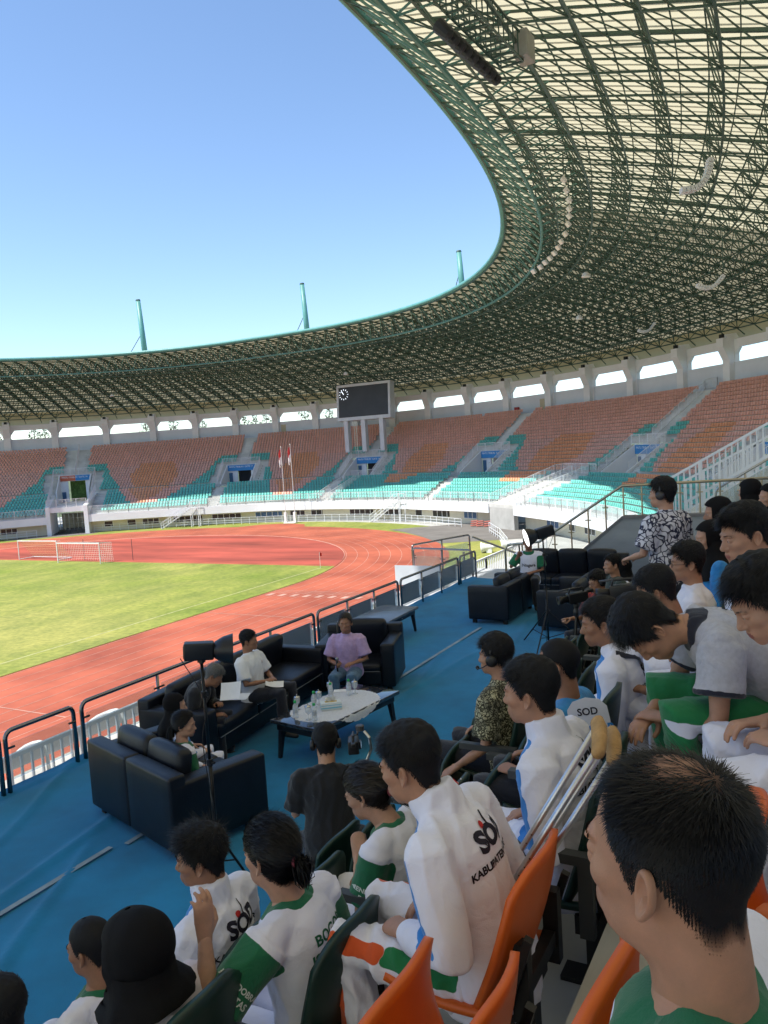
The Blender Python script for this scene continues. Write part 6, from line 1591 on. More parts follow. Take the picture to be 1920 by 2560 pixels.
def sod_print(p, size=1.0, dx=0.02):
    q = p.nb+p.Rt @ Vector((dx, 0, -.145)); x = p.Rt @ Vector((1,0,0)); y = p.Rt @ Vector((0,0,1))
    p.lettering([('SOD', .098*size, 0, .03, .0045), ('KABUPATEN BOGOR', .036*size, .0, -.045*size, .0012)], q, x, y, m_txt)
    o = q+y*(.088*size)+x*(-.002)
    p.lettering([('.', .16*size, -.026, .03, .004)], o, x, y, m_red, name='print_dot'); p.lettering([('(', .075*size, .006, .0, .001)], o, x, y, m_txt, name='print_swoosh')
def tee_print(p):
    q = p.nb+p.Rt @ Vector((.02, 0, -.15)); x = p.Rt @ Vector((1,0,0)); y = p.Rt @ Vector((0,0,1))
    p.lettering([('BOGOR', .050, 0, .025, .0015), ('ISTIMEWA', .050, 0, -.032, .0015)], q, x, y, m_txtg)
    p.lettering([('KUTA', .040, -.06, -.17, .001), ('UDAYA', .040, -.05, -.215, .001)], q, x, y, m_txtg, name='lower_lettering')
    k = -1; a, b = p.sh[k], p.el[k]; ax = (b-a).normalized(); o = a.lerp(b, .55); n = (p.Rt @ Vector((-.75,-.65,0))); n = (n-ax*n.dot(ax)).normalized(); xx = (-ax).cross(n).normalized()
    p.lettering([('MENDOBRAK', .026, 0, .0, .0008), ('BATAS', .030, 0, -.034, .0008)], o, xx, -ax, m_tw, depth=.2, name='sleeve_lettering')
def headphones(p, mic=True, m=None):
    m = m or m_blk; mb = MB(); mb.smooth = True; pts = []
    for k in range(13): a = PI*k/12; pts.append((.094*math.cos(a), -.012, .012+.128*math.sin(a)))
    mb.tube(pts, .0085, 8); mb.v = [tuple(q) for q in p.xf_head(np.array(mb.v))]; t = mb.build('headphones', m, p.root)
    for sg in (-1, 1):
        mb = MB(); mb.smooth = True; Mx = Matrix.Translation((sg*.088, -.012, -.008)) @ Matrix.Rotation(sg*PI/2, 4, 'Y'); mb.lathe([(.020,-.012),(.036,-.010),(.040,.004),(.034,.020),(.018,.024)], 14, Mx)
        mb.v = [tuple(q) for q in p.xf_head(np.array([tuple(v) for v in mb.v]))]; mb.build('ear_cup', m, t)
    if mic:
        mb = MB(); mb.smooth = True; mb.tube([(-.095,.0,-.02), (-.092,.05,-.05), (-.07,.10,-.07), (-.03,.118,-.072)], .004, 6); v, f = ball((-.025,.118,-.072), .013); mb.add(v, f)
        mb.v = [tuple(q) for q in p.xf_head(np.array([tuple(v) for v in mb.v]))]; mb.build('microphone_boom', m, t)
def glasses(p):
    mb = MB()
    for sg in (-1, 1):
        mb.tube([(sg*.034+.022*math.cos(a), .104-.004*abs(math.cos(a)), .002+.017*math.sin(a)) for a in np.linspace(0, 2*PI, 17)[:-1]], .0016, 5, closed=True); mb.bar((sg*.056,.100,.006), (sg*.082,-.005,.004), .0016, 4)
    mb.bar((-.012,.106,.005), (.012,.106,.005), .0016, 4); mb.v = [tuple(q) for q in p.xf_head(np.array([tuple(v) for v in mb.v]))]; mb.build('glasses', m_blk, p.root)
def ponytail(p, tie=(0,-.112,.0), tip=(.02,-.16,-.13), r=.026, m=None):
    m = m or m_hair; r_ = np.random.default_rng(p.seed+5); V = []; F = []; n = 420
    A = np.array(tie); B = np.array(tip); mid = (A+B)/2+np.array([.0,-.035,.03])
    for i in range(n):
        off = r_.normal(size=3)*r*.45; o = off*.35
        q = [A+o, A*.45+mid*.55+off, mid*.4+B*.6+off*1.05, B+off*.5+np.array([0,0,-.03*r_.random()])]
        sd_ = r_.normal(size=3); sd_ /= np.linalg.norm(sd_); sd_ *= .0022
        b = len(V)
        for k, pnt in enumerate(q): wv = sd_*(1,1,.9,.3)[k]; V += [pnt-wv, pnt+wv]
        F += [(b,b+1,b+3,b+2), (b+2,b+3,b+5,b+4), (b+4,b+5,b+7,b+6)]
    o = link('ponytail', np_mesh('ponytail', p.xf_head(np.array(V)), np.array(F), m, True), p.root)
    mb = MB(); mb.tube([tuple(A+np.array([.018*math.cos(a), -.004, .018*math.sin(a)])) for a in np.linspace(0, 2*PI, 11)[:-1]], .006, 6, closed=True); mb.v = [tuple(q) for q in p.xf_head(np.array([tuple(v) for v in mb.v]))]; mb.build('hair_tie', mat('hair_tie', (.25,.05,.08), .8, .1), o)
W_ = PI                                # facing the field
# --- front rows -----------------------------------------------------------------
p = Person('young man in white tracksuit jacket lettered SOD KABUPATEN BOGOR, in front of the orange chair', (0,0,0), W_+.02, 1.0, .20, bend=.18, head=(-.06,.26,.0), neck=.10, lod=0, skin=2, seed=11, arms=dict(R=((.25,-.02,.14), (.06,.26,.10)), L=((-.27,.0,.12), (-.10,.28,.10)))).place(1026,1913,2.6)
p.body(); p.hair('short'); p.shirt([m_jwhite, m_jblue, m_yline], 'long', .016, col_sod, .010, 'jacket', 'stand', wl=.11); p.trousers([m_wpants, m_gpants, m_opants], .016, col_stripe, .013); p.shoes(m_shoe); sod_print(p, .88, .015)
p = Person('young man in white tracksuit jacket beside the aluminium crutches', (0,0,0), W_-.05, 1.0, .10, bend=.12, head=(.0,.10,0), lod=0, skin=2, seed=12, arms=dict(R=((.26,-.02,.14), (.04,.24,.12)), L=((-.28,.0,.12), (-.06,.27,.12)))).place(1327,1732,3.06)
p.body(); p.hair('short'); p.shirt([m_jwhite, m_jblue, m_yline], 'long', .018, col_sod, .010, 'jacket', 'stand'); p.trousers(m_wpants); p.shoes(m_shoe); sod_print(p)
p = Person('girl with tied black hair raising one hand, white and green shirt lettered BOGOR ISTIMEWA', (0,0,0), W_+.05, .97, .12, bend=.10, head=(-.18,.12,0), lod=0, skin=4, seed=13, female=True, arms=dict(L=((-.33,.14,.30), (-.27,.24,.58), 'raised', ((.15,.10,1.0), (.4,1,.0))), R=((.26,.05,.12), (.08,.30,.12)))).place(677,2134,2.77)
p.body(); p.hair('pony', m_hair); ponytail(p, (0,-.118,-.01), (.01,-.122,-.085), .030); p.shirt([m_tee, m_green], 'half', .014, col_tee, .008, 'shirt'); p.trousers(m_wpants); p.shoes(m_shoe); tee_print(p)
p = Person('girl with low ponytail and bowed head, white and green shirt lettered BOGOR ISTIMEWA', (0,0,0), W_+.02, .94, .16, bend=.20, head=(.05,.38,0), neck=.15, lod=1, skin=4, seed=14, female=True, arms=dict(L=((-.24,.16,.16), (-.03,.27,.42), 'fist'))).place(915,1981,3.55)
p.body(); p.hair('pony', m_hairbr); ponytail(p, (.01,-.115,-.03), (.05,-.165,-.13), .024, m_hairbr); p.shirt([m_tee, m_green], 'half', .012, col_tee, .007, 'shirt'); p.trousers(m_wpants); p.shoes(m_shoe); tee_print(p)
p = Person('curly-haired youth in white tracksuit jacket looking left, beyond the girl with raised hand', (0,0,0), W_+.12, 1.0, .08, head=(.32,.10,0), lod=0, skin=1, seed=15).place(503,2145,3.40)
p.body(); p.hair('curly'); p.shirt([m_jwhite, m_jblue, m_yline], 'long', .016, col_sod, .009, 'jacket', 'stand'); p.trousers(m_wpants); p.shoes(m_shoe); sod_print(p)
p = Person('woman in black headscarf and pinkish white jacket, seen from behind at bottom left', (0,0,0), W_-.05, 1.0, .06, head=(.05,.10,0), lod=1, skin=2, seed=16, female=True, necklen=.128).place(338,2385,2.40)
p.body(ears=False); p.hijab(rings=4); p.shirt([m_pinkw, m_jblue], 'long', .018, None, .009, 'jacket', 'stand'); p.trousers(m_wpants); p.shoes(m_shoe)
p = Person('small boy with cropped hair and green-collared white shirt, bottom left', (0,0,0), W_+.02, .84, .08, head=(.15,.15,0), lod=1, skin=1, seed=17).place(226,2368,2.95)
p.body(); p.hair('buzz'); p.shirt([m_tee, m_green], 'half', .010, col_tee, .006, 'shirt'); p.trousers(m_wpants); p.shoes(m_shoe)
p = Person('boy with cropped hair cut off by the bottom left corner', (0,0,0), W_+.1, .88, .08, head=(.1,.1,0), lod=1, skin=1, seed=18).place(-2,2532,2.75)
p.body(); p.hair('short'); p.shirt([m_tee, m_green], 'half', .010, col_tee, .006, 'shirt'); p.trousers(m_wpants); p.shoes(m_shoe)
p = Person('boy with shaved head in bright blue jersey, behind the man with crutches', (0,0,0), W_-.05, .92, .06, head=(.12,.06,0), lod=1, skin=1, seed=19).place(1394,1662,3.62)
p.body(); p.hair('buzz'); p.shirt(m_bjersey, 'half', .012, None, .007, 'jersey'); p.trousers(m_dkpants); p.shoes(m_shoed)
p = Person('headset operator in olive batik shirt, seated at the carpet edge', (0,0,0), W_-.15, 1.0, .06, head=(.12,.05,0), lod=1, skin=2, seed=20, arms=dict(L=((-.26,.02,.14), (-.30,.20,.02)), R=((.26,.02,.14), (.12,.28,.12)))).place(1238,1640,5.05)
p.body(); p.hair('full'); p.shirt(m_batikg, 'half', .020, None, .008, 'batik_shirt', 'shirt'); p.trousers(m_dkpants); p.shoes(m_shoed); headphones(p)
p = Person('camera operator in black shirt crouching with back to us by the coffee table', (0,0,0), 2.15, 1.0, .14, bend=.12, head=(.0,.18,0), lod=1, skin=4, seed=21, arms=dict(R=((.30,.06,.20), (.27,.26,.30), 'fist'), L=((-.25,.10,.16), (-.02,.30,.26), 'fist')), legs=dict(R=((.20,.34,-.14), (.18,.24,-.66)), L=((-.20,.34,-.14), (-.18,.24,-.66)))).place(814,1857,5.75)
p.body(); p.hair('short'); p.shirt(m_blackc, 'half', .020, None, .010, 'black_shirt', 'shirt'); p.trousers(m_dkpants); p.shoes(m_shoed); headphones(p, False); BLACK = p
p = Person('youth in white hoodie lettered SOD with a black bag strap', (0,0,0), W_+.0, 1.0, .10, bend=.15, head=(.25,.18,0), lod=1, skin=1, seed=22).place(1502,1558,4.30)
p.body(); p.hair('short'); p.shirt([m_jwhite, m_jblue, m_yline], 'long', .020, col_sod, .009, 'hoodie', 'hood'); p.trousers(cloth('pants_lilac_grey', (.20,.20,.34))); p.shoes(m_shoe); sod_print(p, .9, .03)
bvh = BVHTree.FromPolygons([tuple(v) for v in p.shirtV], [tuple(int(i) for i in f) for f in p.shirtF]); mb = MB(); L_ = []
for k in range(26):
    u = k/25; q = p.nb+p.Rt @ Vector((-.12+.30*u, -.02-.05*math.sin(PI*u), .02-.36*u)); h = bvh.ray_cast(q+p.Rt @ Vector((-.03,-.30,.05)), (p.Rt @ Vector((.05,1,-.1))).normalized(), .6)
    if h[0] is not None: L_.append(h[0]+h[1]*.004)
A = [q-(p.Rt @ Vector((.012,0,.012))) for q in L_]; B = [q+(p.Rt @ Vector((.012,0,.012))) for q in L_]; mb.quadstrip(A, B); mb.build('bag_strap', m_navy, p.root)
p = Person('young man in grey T-shirt bent far forward over green trousers', (0,0,0), W_+.34, 1.0, .62, bend=.42, head=(.10,1.20,0), neck=.35, lod=0, skin=2, seed=23, arms=dict(R=((.24,.38,.05), (.05,.52,-.02), 'hang'), L=((-.26,.34,.02), (-.04,.50,.0), 'hang')), legs=dict(R=((.17,.46,.05), (.16,.40,-.38)), L=((-.17,.46,.05), (-.16,.40,-.38)))).place(1622,1572,3.05)
p.body(); p.hair('full')
def col_grey(s, c):
    mi = np.zeros(len(c), np.int32)
    for k in (1,-1):
        d, t = seg_info(c, s.sh[k], s.el[k]); mi[(d < .10) & (t > .56)] = 1
    n_ = np.linalg.norm(c-np.array(s.nb+s.Rn @ Vector((0,0,.012))), axis=1); mi[n_ < .088] = 1
    return mi
def col_gp(s, c):
    mi = np.zeros(len(c), np.int32)
    for k in (1,-1):
        hj = np.array([k*.088,.03,-.025]); kn = np.array(s.kn[k]); d, t = seg_info(c, hj, kn); rel = c-(hj+t[:,None]*(kn-hj)); a = np.degrees(np.arctan2(rel[:,2], rel[:,0]*k)); mi[(a > -34) & (a < -2) & (t > .15) & (d < .13)] = 1
    return mi
p.shirt([m_grey if False else MATS['tee_grey'], m_navy], 'short', .016, col_grey, .011, 'grey_shirt', 'shirt', wl=.10); p.trousers([m_gpants, m_wpants], .018, col_gp, .010); p.shoes(m_shoe); p.lettering([('INDONESIA', .022, 0, .0, .001), ('CAMP', .022, 0, -.026, .001)], p.nb+p.Rt @ Vector((.05,0,-.06)), p.Rt @ Vector((1,0,0)), p.Rt @ Vector((0,0,1)), m_txt)
p = Person('spectator with cropped hair in white and green shirt, beside the dark camcorder', (0,0,0), W_-.05, .98, .16, bend=.15, head=(.10,.35,0), lod=1, skin=1, seed=24).place(1640,1480,4.15)
p.body(); p.hair('short'); p.shirt([m_tee, m_green], 'half', .012, col_tee, .007, 'shirt'); p.trousers(m_wpants); p.shoes(m_shoe)
p = Person('young man wearing glasses, behind the bent man in grey', (0,0,0), W_+.10, 1.0, .06, head=(.25,.05,0), lod=1, skin=2, seed=25).place(1716,1408,5.35)
p.body(); p.hair('full'); glasses(p); p.shirt(m_tee, 'half', .014, None, .007, 'shirt', 'shirt'); p.trousers(m_wpants); p.shoes(m_shoe)
p = Person('young man with swept-up fringe in white shirt looking down, at the right edge', (0,0,0), W_+.22, 1.0, .05, head=(.30,.24,0), lod=0, skin=2, seed=26).place(1862,1338,3.45)
p.body(); p.hair('quiff'); p.shirt([m_jwhite, m_jblue, m_yline], 'long', .016, col_sod, .008, 'jacket', 'stand'); p.trousers(m_wpants); p.shoes(m_shoe)
p = Person('young man in white at the right edge looking down, arm across his lap', (0,0,0), W_+.20, 1.0, .36, bend=.22, head=(.25,.55,0), lod=0, skin=4, seed=27, arms=dict(L=((-.28,.10,.06), (-.05,.34,.13), 'relaxed'), R=((.26,.12,.08), (.10,.36,.13))), legs=dict(R=((.15,.46,.04), (.13,.44,-.40)), L=((-.15,.46,.04), (-.13,.44,-.40)))).place(1912,1502,2.50)
p.body(); p.hair('full'); p.shirt(m_tee, 'short', .016, None, .010, 'shirt'); p.trousers(m_wpants, .018, None, .012); p.shoes(m_shoe)
p = Person('girl in black headscarf and blue and white jersey, face in profile', (0,0,0), W_+.28, .95, .05, head=(.25,.12,0), lod=1, skin=4, seed=28, female=True).place(1772,1345,6.0)
p.body(ears=False); p.hijab(drape=.12, back=.06); p.shirt(m_bjersey, 'long', .014, None, .007, 'jersey'); p.trousers(m_wpants); p.shoes(m_shoe)
p = Person('girl in black headscarf directly behind the one in the blue jersey', (0,0,0), W_+.1, .97, .05, head=(.2,.1,0), lod=2, skin=4, seed=29, female=True).place(1792,1283,6.7)
p.body(ears=False); p.hijab(); p.shirt(m_blackc, 'long', .014, None, .006, 'dark_top'); p.trousers(m_dkpants); p.shoes(m_shoed)
p = Person('spectator in black headscarf far right, in front of the steel handrail', (0,0,0), W_-.3, .97, .05, head=(-.1,.05,0), lod=2, skin=4, seed=30, female=True).place(1872,1230,8.2)
p.body(ears=False); p.hijab(); p.shirt(m_blackc, 'long', .014, None, .006, 'dark_top'); p.trousers(m_dkpants); p.shoes(m_shoed)
p = Person('spectator in black headscarf cut by the right edge of the picture', (0,0,0), W_+.3, .97, .05, head=(.2,.05,0), lod=2, skin=4, seed=31, female=True).place(1925,1243,7.6)
p.body(ears=False); p.hijab(); p.shirt(m_jwhite, 'long', .014, None, .006, 'white_top'); p.trousers(m_dkpants); p.shoes(m_shoed)
p = Person('man with headphones standing in blue and white batik shirt', (0,0,0), W_-.52, 1.0, .03, head=(.38,.02,0), lod=1, skin=4, seed=32, pose='stand', arms=dict(R=((.24,.04,.16), (.20,.22,.02)), L=((-.25,.06,.16), (-.16,.28,.10)))).place(1655,1235,6.85)
p.body(); p.hair('full'); p.shirt(m_batikb, 'half', .024, None, .009, 'batik_shirt', 'shirt', hem=.16); p.trousers(m_dkpants); p.shoes(m_shoed); headphones(p, False, mat('headphone_grey', (.03,.03,.035), .35, .1))
# --- foreground man -------------------------------------------------------------
p = Person('large man with thinning black hair filling the bottom right foreground', (0,0,0), W_-.10, 1.0, .02, head=(-.26,.06,0), lod=0, skin=2, seed=33).place(1672,2142,.98)
p.body(); make_hair('recede', 0, p.xf_head, 33, p.root, m_hair, 34000); brows(p.xf_head, p.bodyobj, 33, None, 0); p.shirt([m_tee, m_green], 'half', .012, col_tee, .006, 'shirt'); p.trousers(m_wpants); p.shoes(m_shoe)
# --- on the sofas ---------------------------------------------------------------
p = Person('man in white short-sleeved shirt seated with clasped hands on the long sofa', (0,0,0), .12, 1.0, -.08, head=(.38,.02,0), lod=1, skin=1, seed=34, arms=dict(R=((.27,.06,.16), (.03,.26,.18), 'fist'), L=((-.27,.06,.16), (-.03,.27,.17), 'fist')), legs=dict(R=((.14,.46,.06), (.15,.50,-.38)), L=((-.14,.46,.06), (-.13,.50,-.38)))).place(622,1602,9.95)
p.body(); p.hair('short'); p.shirt(m_wshirt, 'half', .020, None, .008, 'shirt', 'shirt'); p.trousers(m_dkpants); p.shoes(m_shoed); MAN = p
p.lettering([('NPC', .030, 0, 0, .001)], p.nb+p.Rt @ Vector((-.09,0,-.13)), (-1,0,0), (0,0,1), m_txt, name='chest_emblem'); p.lettering([('~', .08, 0, .02, .002)], p.nb+p.Rt @ Vector((-.09,0,-.13)), (-1,0,0), (0,0,1), m_red, name='chest_emblem')
p = Person('smiling woman in lilac shirt and jeans holding a microphone in the armchair', (0,0,0), -1.22, 1.05, .02, head=(.06,.02,0), lod=1, skin=1, seed=35, female=True, arms=dict(R=((.25,.06,.16), (.07,.30,.15), 'fist', ((-.25,.8,.1), (-1,-.1,.0))), L=((-.26,.05,.15), (-.10,.28,.17), 'relaxed')), legs=dict(R=((.12,.44,.03), (.10,.44,-.40)), L=((-.12,.44,.03), (-.10,.44,-.40)))).place(863,1558,11.2)
p.body(); p.hair('pony', m_hairbr); p.shirt(m_lilac, 'half', .022, None, .009, 'shirt', 'shirt', hem=.06); p.trousers(m_jeans); p.shoes(m_shoe); WOM = p
mb = MB(); mb.smooth = True; v, f = ball((0,.092,-.066), .011, (1.5,.35,.42), n=12); mb.add(v, f); mb.v = [tuple(q) for q in p.xf_head(np.array([tuple(x) for x in mb.v]))]; mb.build('teeth', mat('teeth', (.7,.68,.64), .3, 0), p.bodyobj)
p = Person('grey-haired man in black bending over papers on the long sofa', (0,0,0), .35, 1.0, .34, bend=.25, head=(.25,.55,0), neck=.2, lod=1, skin=1, seed=36, arms=dict(R=((.25,.16,.12), (.10,.40,.10), 'relaxed'), L=((-.26,.20,.10), (-.02,.38,.20), 'relaxed'))).place(535,1690,9.3)
p.body(); p.hair('short', m_hair2); p.shirt(m_blackc, 'long', .022, None, .010, 'black_shirt', 'shirt'); p.trousers(m_dkpants); p.shoes(m_shoed); GREY = p
p = Person('woman in black headscarf on the nearest sofa, beyond her companion', (0,0,0), 1.15, .97, .05, head=(-.55,.05,0), lod=1, skin=4, seed=37, female=True).place(440,1765,8.2)
p.body(ears=False); p.hijab(drape=.12, back=.02); p.shirt([m_jwhite, m_jblue, m_yline], 'long', .014, col_sod, .007, 'jacket'); p.trousers(m_wpants); p.shoes(m_shoe)
p = Person('woman with long black ponytail on the nearest sofa, head turned right', (0,0,0), 1.1, .97, .06, head=(-.70,.10,0), lod=1, skin=4, seed=38, female=True).place(462,1812,7.65)
p.body(); p.hair('long'); ponytail(p, (-.01,-.112,-.005), (-.03,-.15,-.27), .032); p.shirt([m_tee, m_green], 'long', .012, col_tee, .007, 'shirt'); p.trousers(m_wpants); p.shoes(m_shoe)
p = Person('man in white and green shirt on the far sofa holding one hand to his head', (0,0,0), -1.35, 1.13, .04, head=(.10,.20,.08), lod=2, skin=3, seed=39, arms=dict(R=((.34,.10,.20), (.15,.10,.46), 'fist', ((-.4,.1,1),( -.6,.6,0))), L=((-.26,.06,.12), (-.04,.30,.14)))).place(1320,1357,16.4)
p.body(); p.hair('short'); p.shirt([m_tee, m_green], 'half', .014, col_tee, .006, 'shirt'); p.trousers(m_dkpants); p.shoes(m_shoed); p.lettering([('Niagara', .075, 0, 0, .002)], p.nb+p.Rt @ Vector((0,0,-.24)), (-1,0,0), (0,0,1), m_txt)
p = Person('young man in dark green top sitting by the far sofa, looking left', (0,0,0), W_+.55, 1.0, .04, head=(.05,.0,0), lod=1, skin=2, seed=40).place(1530,1412,10.3)
p.body(); p.hair('short'); p.shirt(cloth('dark_green_top', (.02,.035,.03)), 'long', .016, None, .007, 'top'); p.trousers(m_dkpants); p.shoes(m_shoed)
p = Person('woman in black headscarf right behind the young man in dark green', (0,0,0), W_+.2, .95, .04, head=(.1,.1,0), lod=2, skin=4, seed=41, female=True).place(1556,1420,10.9)
p.body(ears=False); p.hijab(); p.shirt([m_tee, m_green], 'half', .014, col_tee, .006, 'shirt'); p.trousers(m_wpants); p.shoes(m_shoe)
p = Person('cameraman in red batik shirt with headphones and glasses behind the tripod camera', (0,0,0), W_+.95, 1.0, .10, head=(-.05,.22,0), lod=1, skin=2, seed=42, arms=dict(R=((.26,.12,.18), (.22,.36,.20), 'fist'), L=((-.26,.05,.14), (-.12,.28,.14)))).place(1492,1455,9.6)
p.body(); p.hair('full'); p.shirt(m_redsh, 'half', .016, None, .007, 'batik_shirt', 'shirt'); p.trousers(m_dkpants); p.shoes(m_shoed); headphones(p, False); glasses(p); RED = p
# ================================================================== TRIBUNE CHAIRS
m_cg = mat('chair_dark_green', (.008,.030,.024), .38, .15, 6, bump=.05, bscale=200); m_co = mat('chair_orange', (.62,.115,.012), .42, .08, 5, bump=.04, bscale=200); m_cfr = mat('chair_frame_black', (.012,.012,.013), .45, .1, 8); m_arm = mat('chair_armrest', (.05,.055,.06), .5, .1, 8)
def shell(w, h, f, th=.022, nu=14, nv=12):
    """closed thin shell; f(u,v)->Vector centre surface, u in -1..1, v in 0..1"""
    V = []; F = []
    P = [[f(-1+2*i/nu, j/nv) for i in range(nu+1)] for j in range(nv+1)]
    Nn = []
    for j in range(nv+1):
        for i in range(nu+1):
            a = P[j][min(i+1,nu)]-P[j][max(i-1,0)]; b = P[min(j+1,nv)][i]-P[max(j-1,0)][i]; n = a.cross(b); n.normalize(); Nn.append(n)
    K = (nu+1)*(nv+1)
    for j in range(nv+1):
        for i in range(nu+1): V.append(P[j][i]+Nn[j*(nu+1)+i]*th/2)
    for j in range(nv+1):
        for i in range(nu+1): V.append(P[j][i]-Nn[j*(nu+1)+i]*th/2)
    for j in range(nv):
        for i in range(nu):
            a = j*(nu+1)+i; F.append((a, a+1, a+nu+2, a+nu+1)); F.append((K+a, K+a+nu+1, K+a+nu+2, K+a+1))
    bd = [i for i in range(nu+1)]+[j*(nu+1)+nu for j in range(1, nv+1)]+[nv*(nu+1)+i for i in range(nu-1, -1, -1)]+[j*(nu+1) for j in range(nv-1, 0, -1)]
    for a, b in zip(bd, bd[1:]+bd[:1]): F.append((a, K+a, K+b, b))
    return [tuple(v) for v in V], F
def back_f(u, v, H=.56):
    wv = .235*(.86+.14*math.sin(min(1, v*1.6)*PI/2))*(1-.10*max(0, v-.7)/.3*1.0); c = abs(u)**3.2
    return Vector((u*wv, -.13-.13*v+.055*u*u-.02*math.sin(v*PI), .40+H*v*(1-.17*c*v)))
def pan_f(u, v, up):
    wv = .222*(1-.05*v); c = abs(u)**3
    if up: return Vector((u*wv, -.07+.05*v+.05*u*u+.04*math.sin(v*PI), .42+.40*v*(1-.15*c*v)))
    return Vector((u*wv, -.16+.42*v*(1-.10*c*v), .385+.02*v+.03*u*u-.02*math.sin(v*PI)))
CH = {}
for colr, mm in (('green', m_cg), ('orange', m_co)):
    v, f = shell(1, 1, lambda a, b: back_f(a, b, .56 if colr == 'green' else .45)); mb = MB(); mb.smooth = True; mb.add(v, f); CH[colr, 'backrest'] = mb.mesh('backrest', mm)
    for up_ in (0, 1):
        v, f = shell(1, 1, lambda a, b: pan_f(a, b, up_)); mb = MB(); mb.smooth = True; mb.add(v, f); CH[colr, 'seat', up_] = mb.mesh('seat', mm)
mb = MB(); mb.box((-.03,-.20,.0), (.03,-.10,.36)); mb.box((-.20,-.17,.30), (.20,-.11,.37)); mb.box((-.05,-.24,.0), (.05,.0,.02))
mb.bar((-.19,-.14,.34), (-.19,-.25,.66), .018, 4); mb.bar((.19,-.14,.34), (.19,-.25,.66), .018, 4); mb.box((-.17,-.235,.38), (-.13,-.185,.62)); mb.box((.13,-.235,.38), (.17,-.185,.62)); mb.box((-.16,-.225,.44), (.16,-.19,.49))
CH['frame'] = mb.mesh('frame', m_cfr)
mb = MB(); mb.box((-.022,-.20,.60), (.022,.16,.635)); mb.box((-.018,-.20,.34), (.018,-.15,.60)); CH['armrest'] = mb.mesh('armrest', m_arm)
occ = {r: [] for r in range(6)}
for q in PLACED:
    r = int(round((q.hip.x+2.3)/.72))
    if 0 <= r < 6 and q.hip.x > -2.75 and 'standing' not in q.label: occ[r].append((q.hip.y, q.hip.x, q.label))
ORD = ['first', 'second', 'third', 'fourth', 'fifth', 'sixth', 'seventh', 'eighth', 'ninth', 'tenth', 'eleventh', 'twelfth', 'thirteenth', 'fourteenth', 'fifteenth', 'sixteenth', 'seventeenth', 'eighteenth', 'nineteenth', 'twentieth', 'twenty-first', 'twenty-second', 'twenty-third']
RW = ['front row', 'second row', 'third row', 'fourth row', 'fifth row']
def chair(x, y, z, colr, up_, label, arms):
    t = thing('tribune_chair', label, 'chair', (x, y, z), PI/2, group=colr + ' tribune chairs')
    link('backrest', CH[colr, 'backrest'], t); link('seat', CH[colr, 'seat', up_], t); link('frame', CH['frame'], t)
    if arms:
        for sg in (-1, 1): a = link('armrest', CH['armrest'], t); a.location = (sg*.262, 0, 0)
for r in range(5):
    ys = []
    for y, x, lb in sorted(occ[r]):
        if not ys or y-ys[-1][0] > .36: ys.append((y, x, True))
    if r == 2: ys.append((1.60, -.90, False))
    if r == 3: ys.append((1.34, -.31, False))
    y = .05 if r != 3 else .45
    while y < 11.2:
        if all(abs(y-q[0]) > .50 for q in ys) and not (r in (2, 3) and 6.6 < y < 7.7): ys.append((y, ROWX[r], False))
        y += .06
    for n, (y, x, o) in enumerate(sorted(ys)):
        if r == 4 and y < 3.6: continue
        if r == 3 and y < .4: continue
        colr = 'orange' if (r >= 3 or (r == 2 and y < 2.5)) else 'green'
        xx = x-(.06 if colr == 'green' else .05) if o else ROWX[r]+(0 if (r, round(y, 2)) not in ((2, 1.6), (3, 1.34)) else x-ROWX[r])
        chair(xx, y, ROWZ[r], colr, 0 if o else (1 if colr == 'orange' else n % 2), '%s plastic chair, %s from the left in the %s of the tribune, %s' % ('dark green' if colr == 'green' else 'orange', ORD[min(n, 22)], RW[r], 'occupied' if o else 'empty'), colr == 'green')
# ================================================================== CRUTCHES
m_alu = mat('aluminium', (.62,.63,.65), .3, .08, 12, metal=.9); m_foam = mat('crutch_foam', (.42,.25,.10), .8, .2, 30, bump=.3, bscale=200); m_grip = mat('crutch_grip', (.16,.11,.06), .7, .25, 30); m_rub = mat('rubber', (.02,.02,.02), .8, .1)
def crutch(label, top, bot, sep):
    t = thing('crutch', label, 'crutch', group='pair of crutches'); A = Vector(top); B = Vector(bot); d = (B-A).normalized(); sd_ = (cam_d*.80+cam_u*.45+cam_r*.25); sd_ = (sd_-d*sd_.dot(d)).normalized()*sep; L = (B-A).length
    for sg in (-1, 1):
        mb = MB(); mb.smooth = True; mb.tube([A+sd_*sg, A+d*L*.62+sd_*sg*.95, A+d*L*.80+sd_*sg*.25], .0105, 10); mb.build('upright_tube', m_alu, t)
        mb = MB()
        for k in range(7): q = A+d*L*(.40+.035*k)+sd_*sg*.97-cam_d*.0098; mb.bar(q, q-cam_d*.002, .0028, 8)
        mb.build('adjust_holes', m_rub, t)
    mb = MB(); mb.smooth = True; mb.bar(A+d*L*.72, B, .011, 10); mb.build('lower_tube', m_alu, t)
    V, F = loft([A+sd_*1.35-d*.012, A+sd_*.5-d*.022, A-sd_*.5-d*.022, A-sd_*1.35-d*.012], [.026,.030,.030,.026], [.020,.022,.022,.020], ref=d, n=16); mb = MB(); mb.smooth = True; mb.add(V, F); mb.build('underarm_pad', m_foam, t)
    V, F = loft([A+d*L*.52+sd_, A+d*L*.52, A+d*L*.52-sd_], [.017,.019,.017], [.017,.019,.017], ref=d, n=14); mb = MB(); mb.smooth = True; mb.add(V, F); mb.build('hand_grip', m_grip, t)
    mb = MB(); mb.smooth = True; mb.bar(B-d*.03, B+d*.02, .017, 10, .022); mb.build('rubber_tip', m_rub, t)
crutch('aluminium crutch with tan foam pad, nearer of the pair', cam_at(1490,1850,2.45), cam_at(1120,2440,2.95), .055)
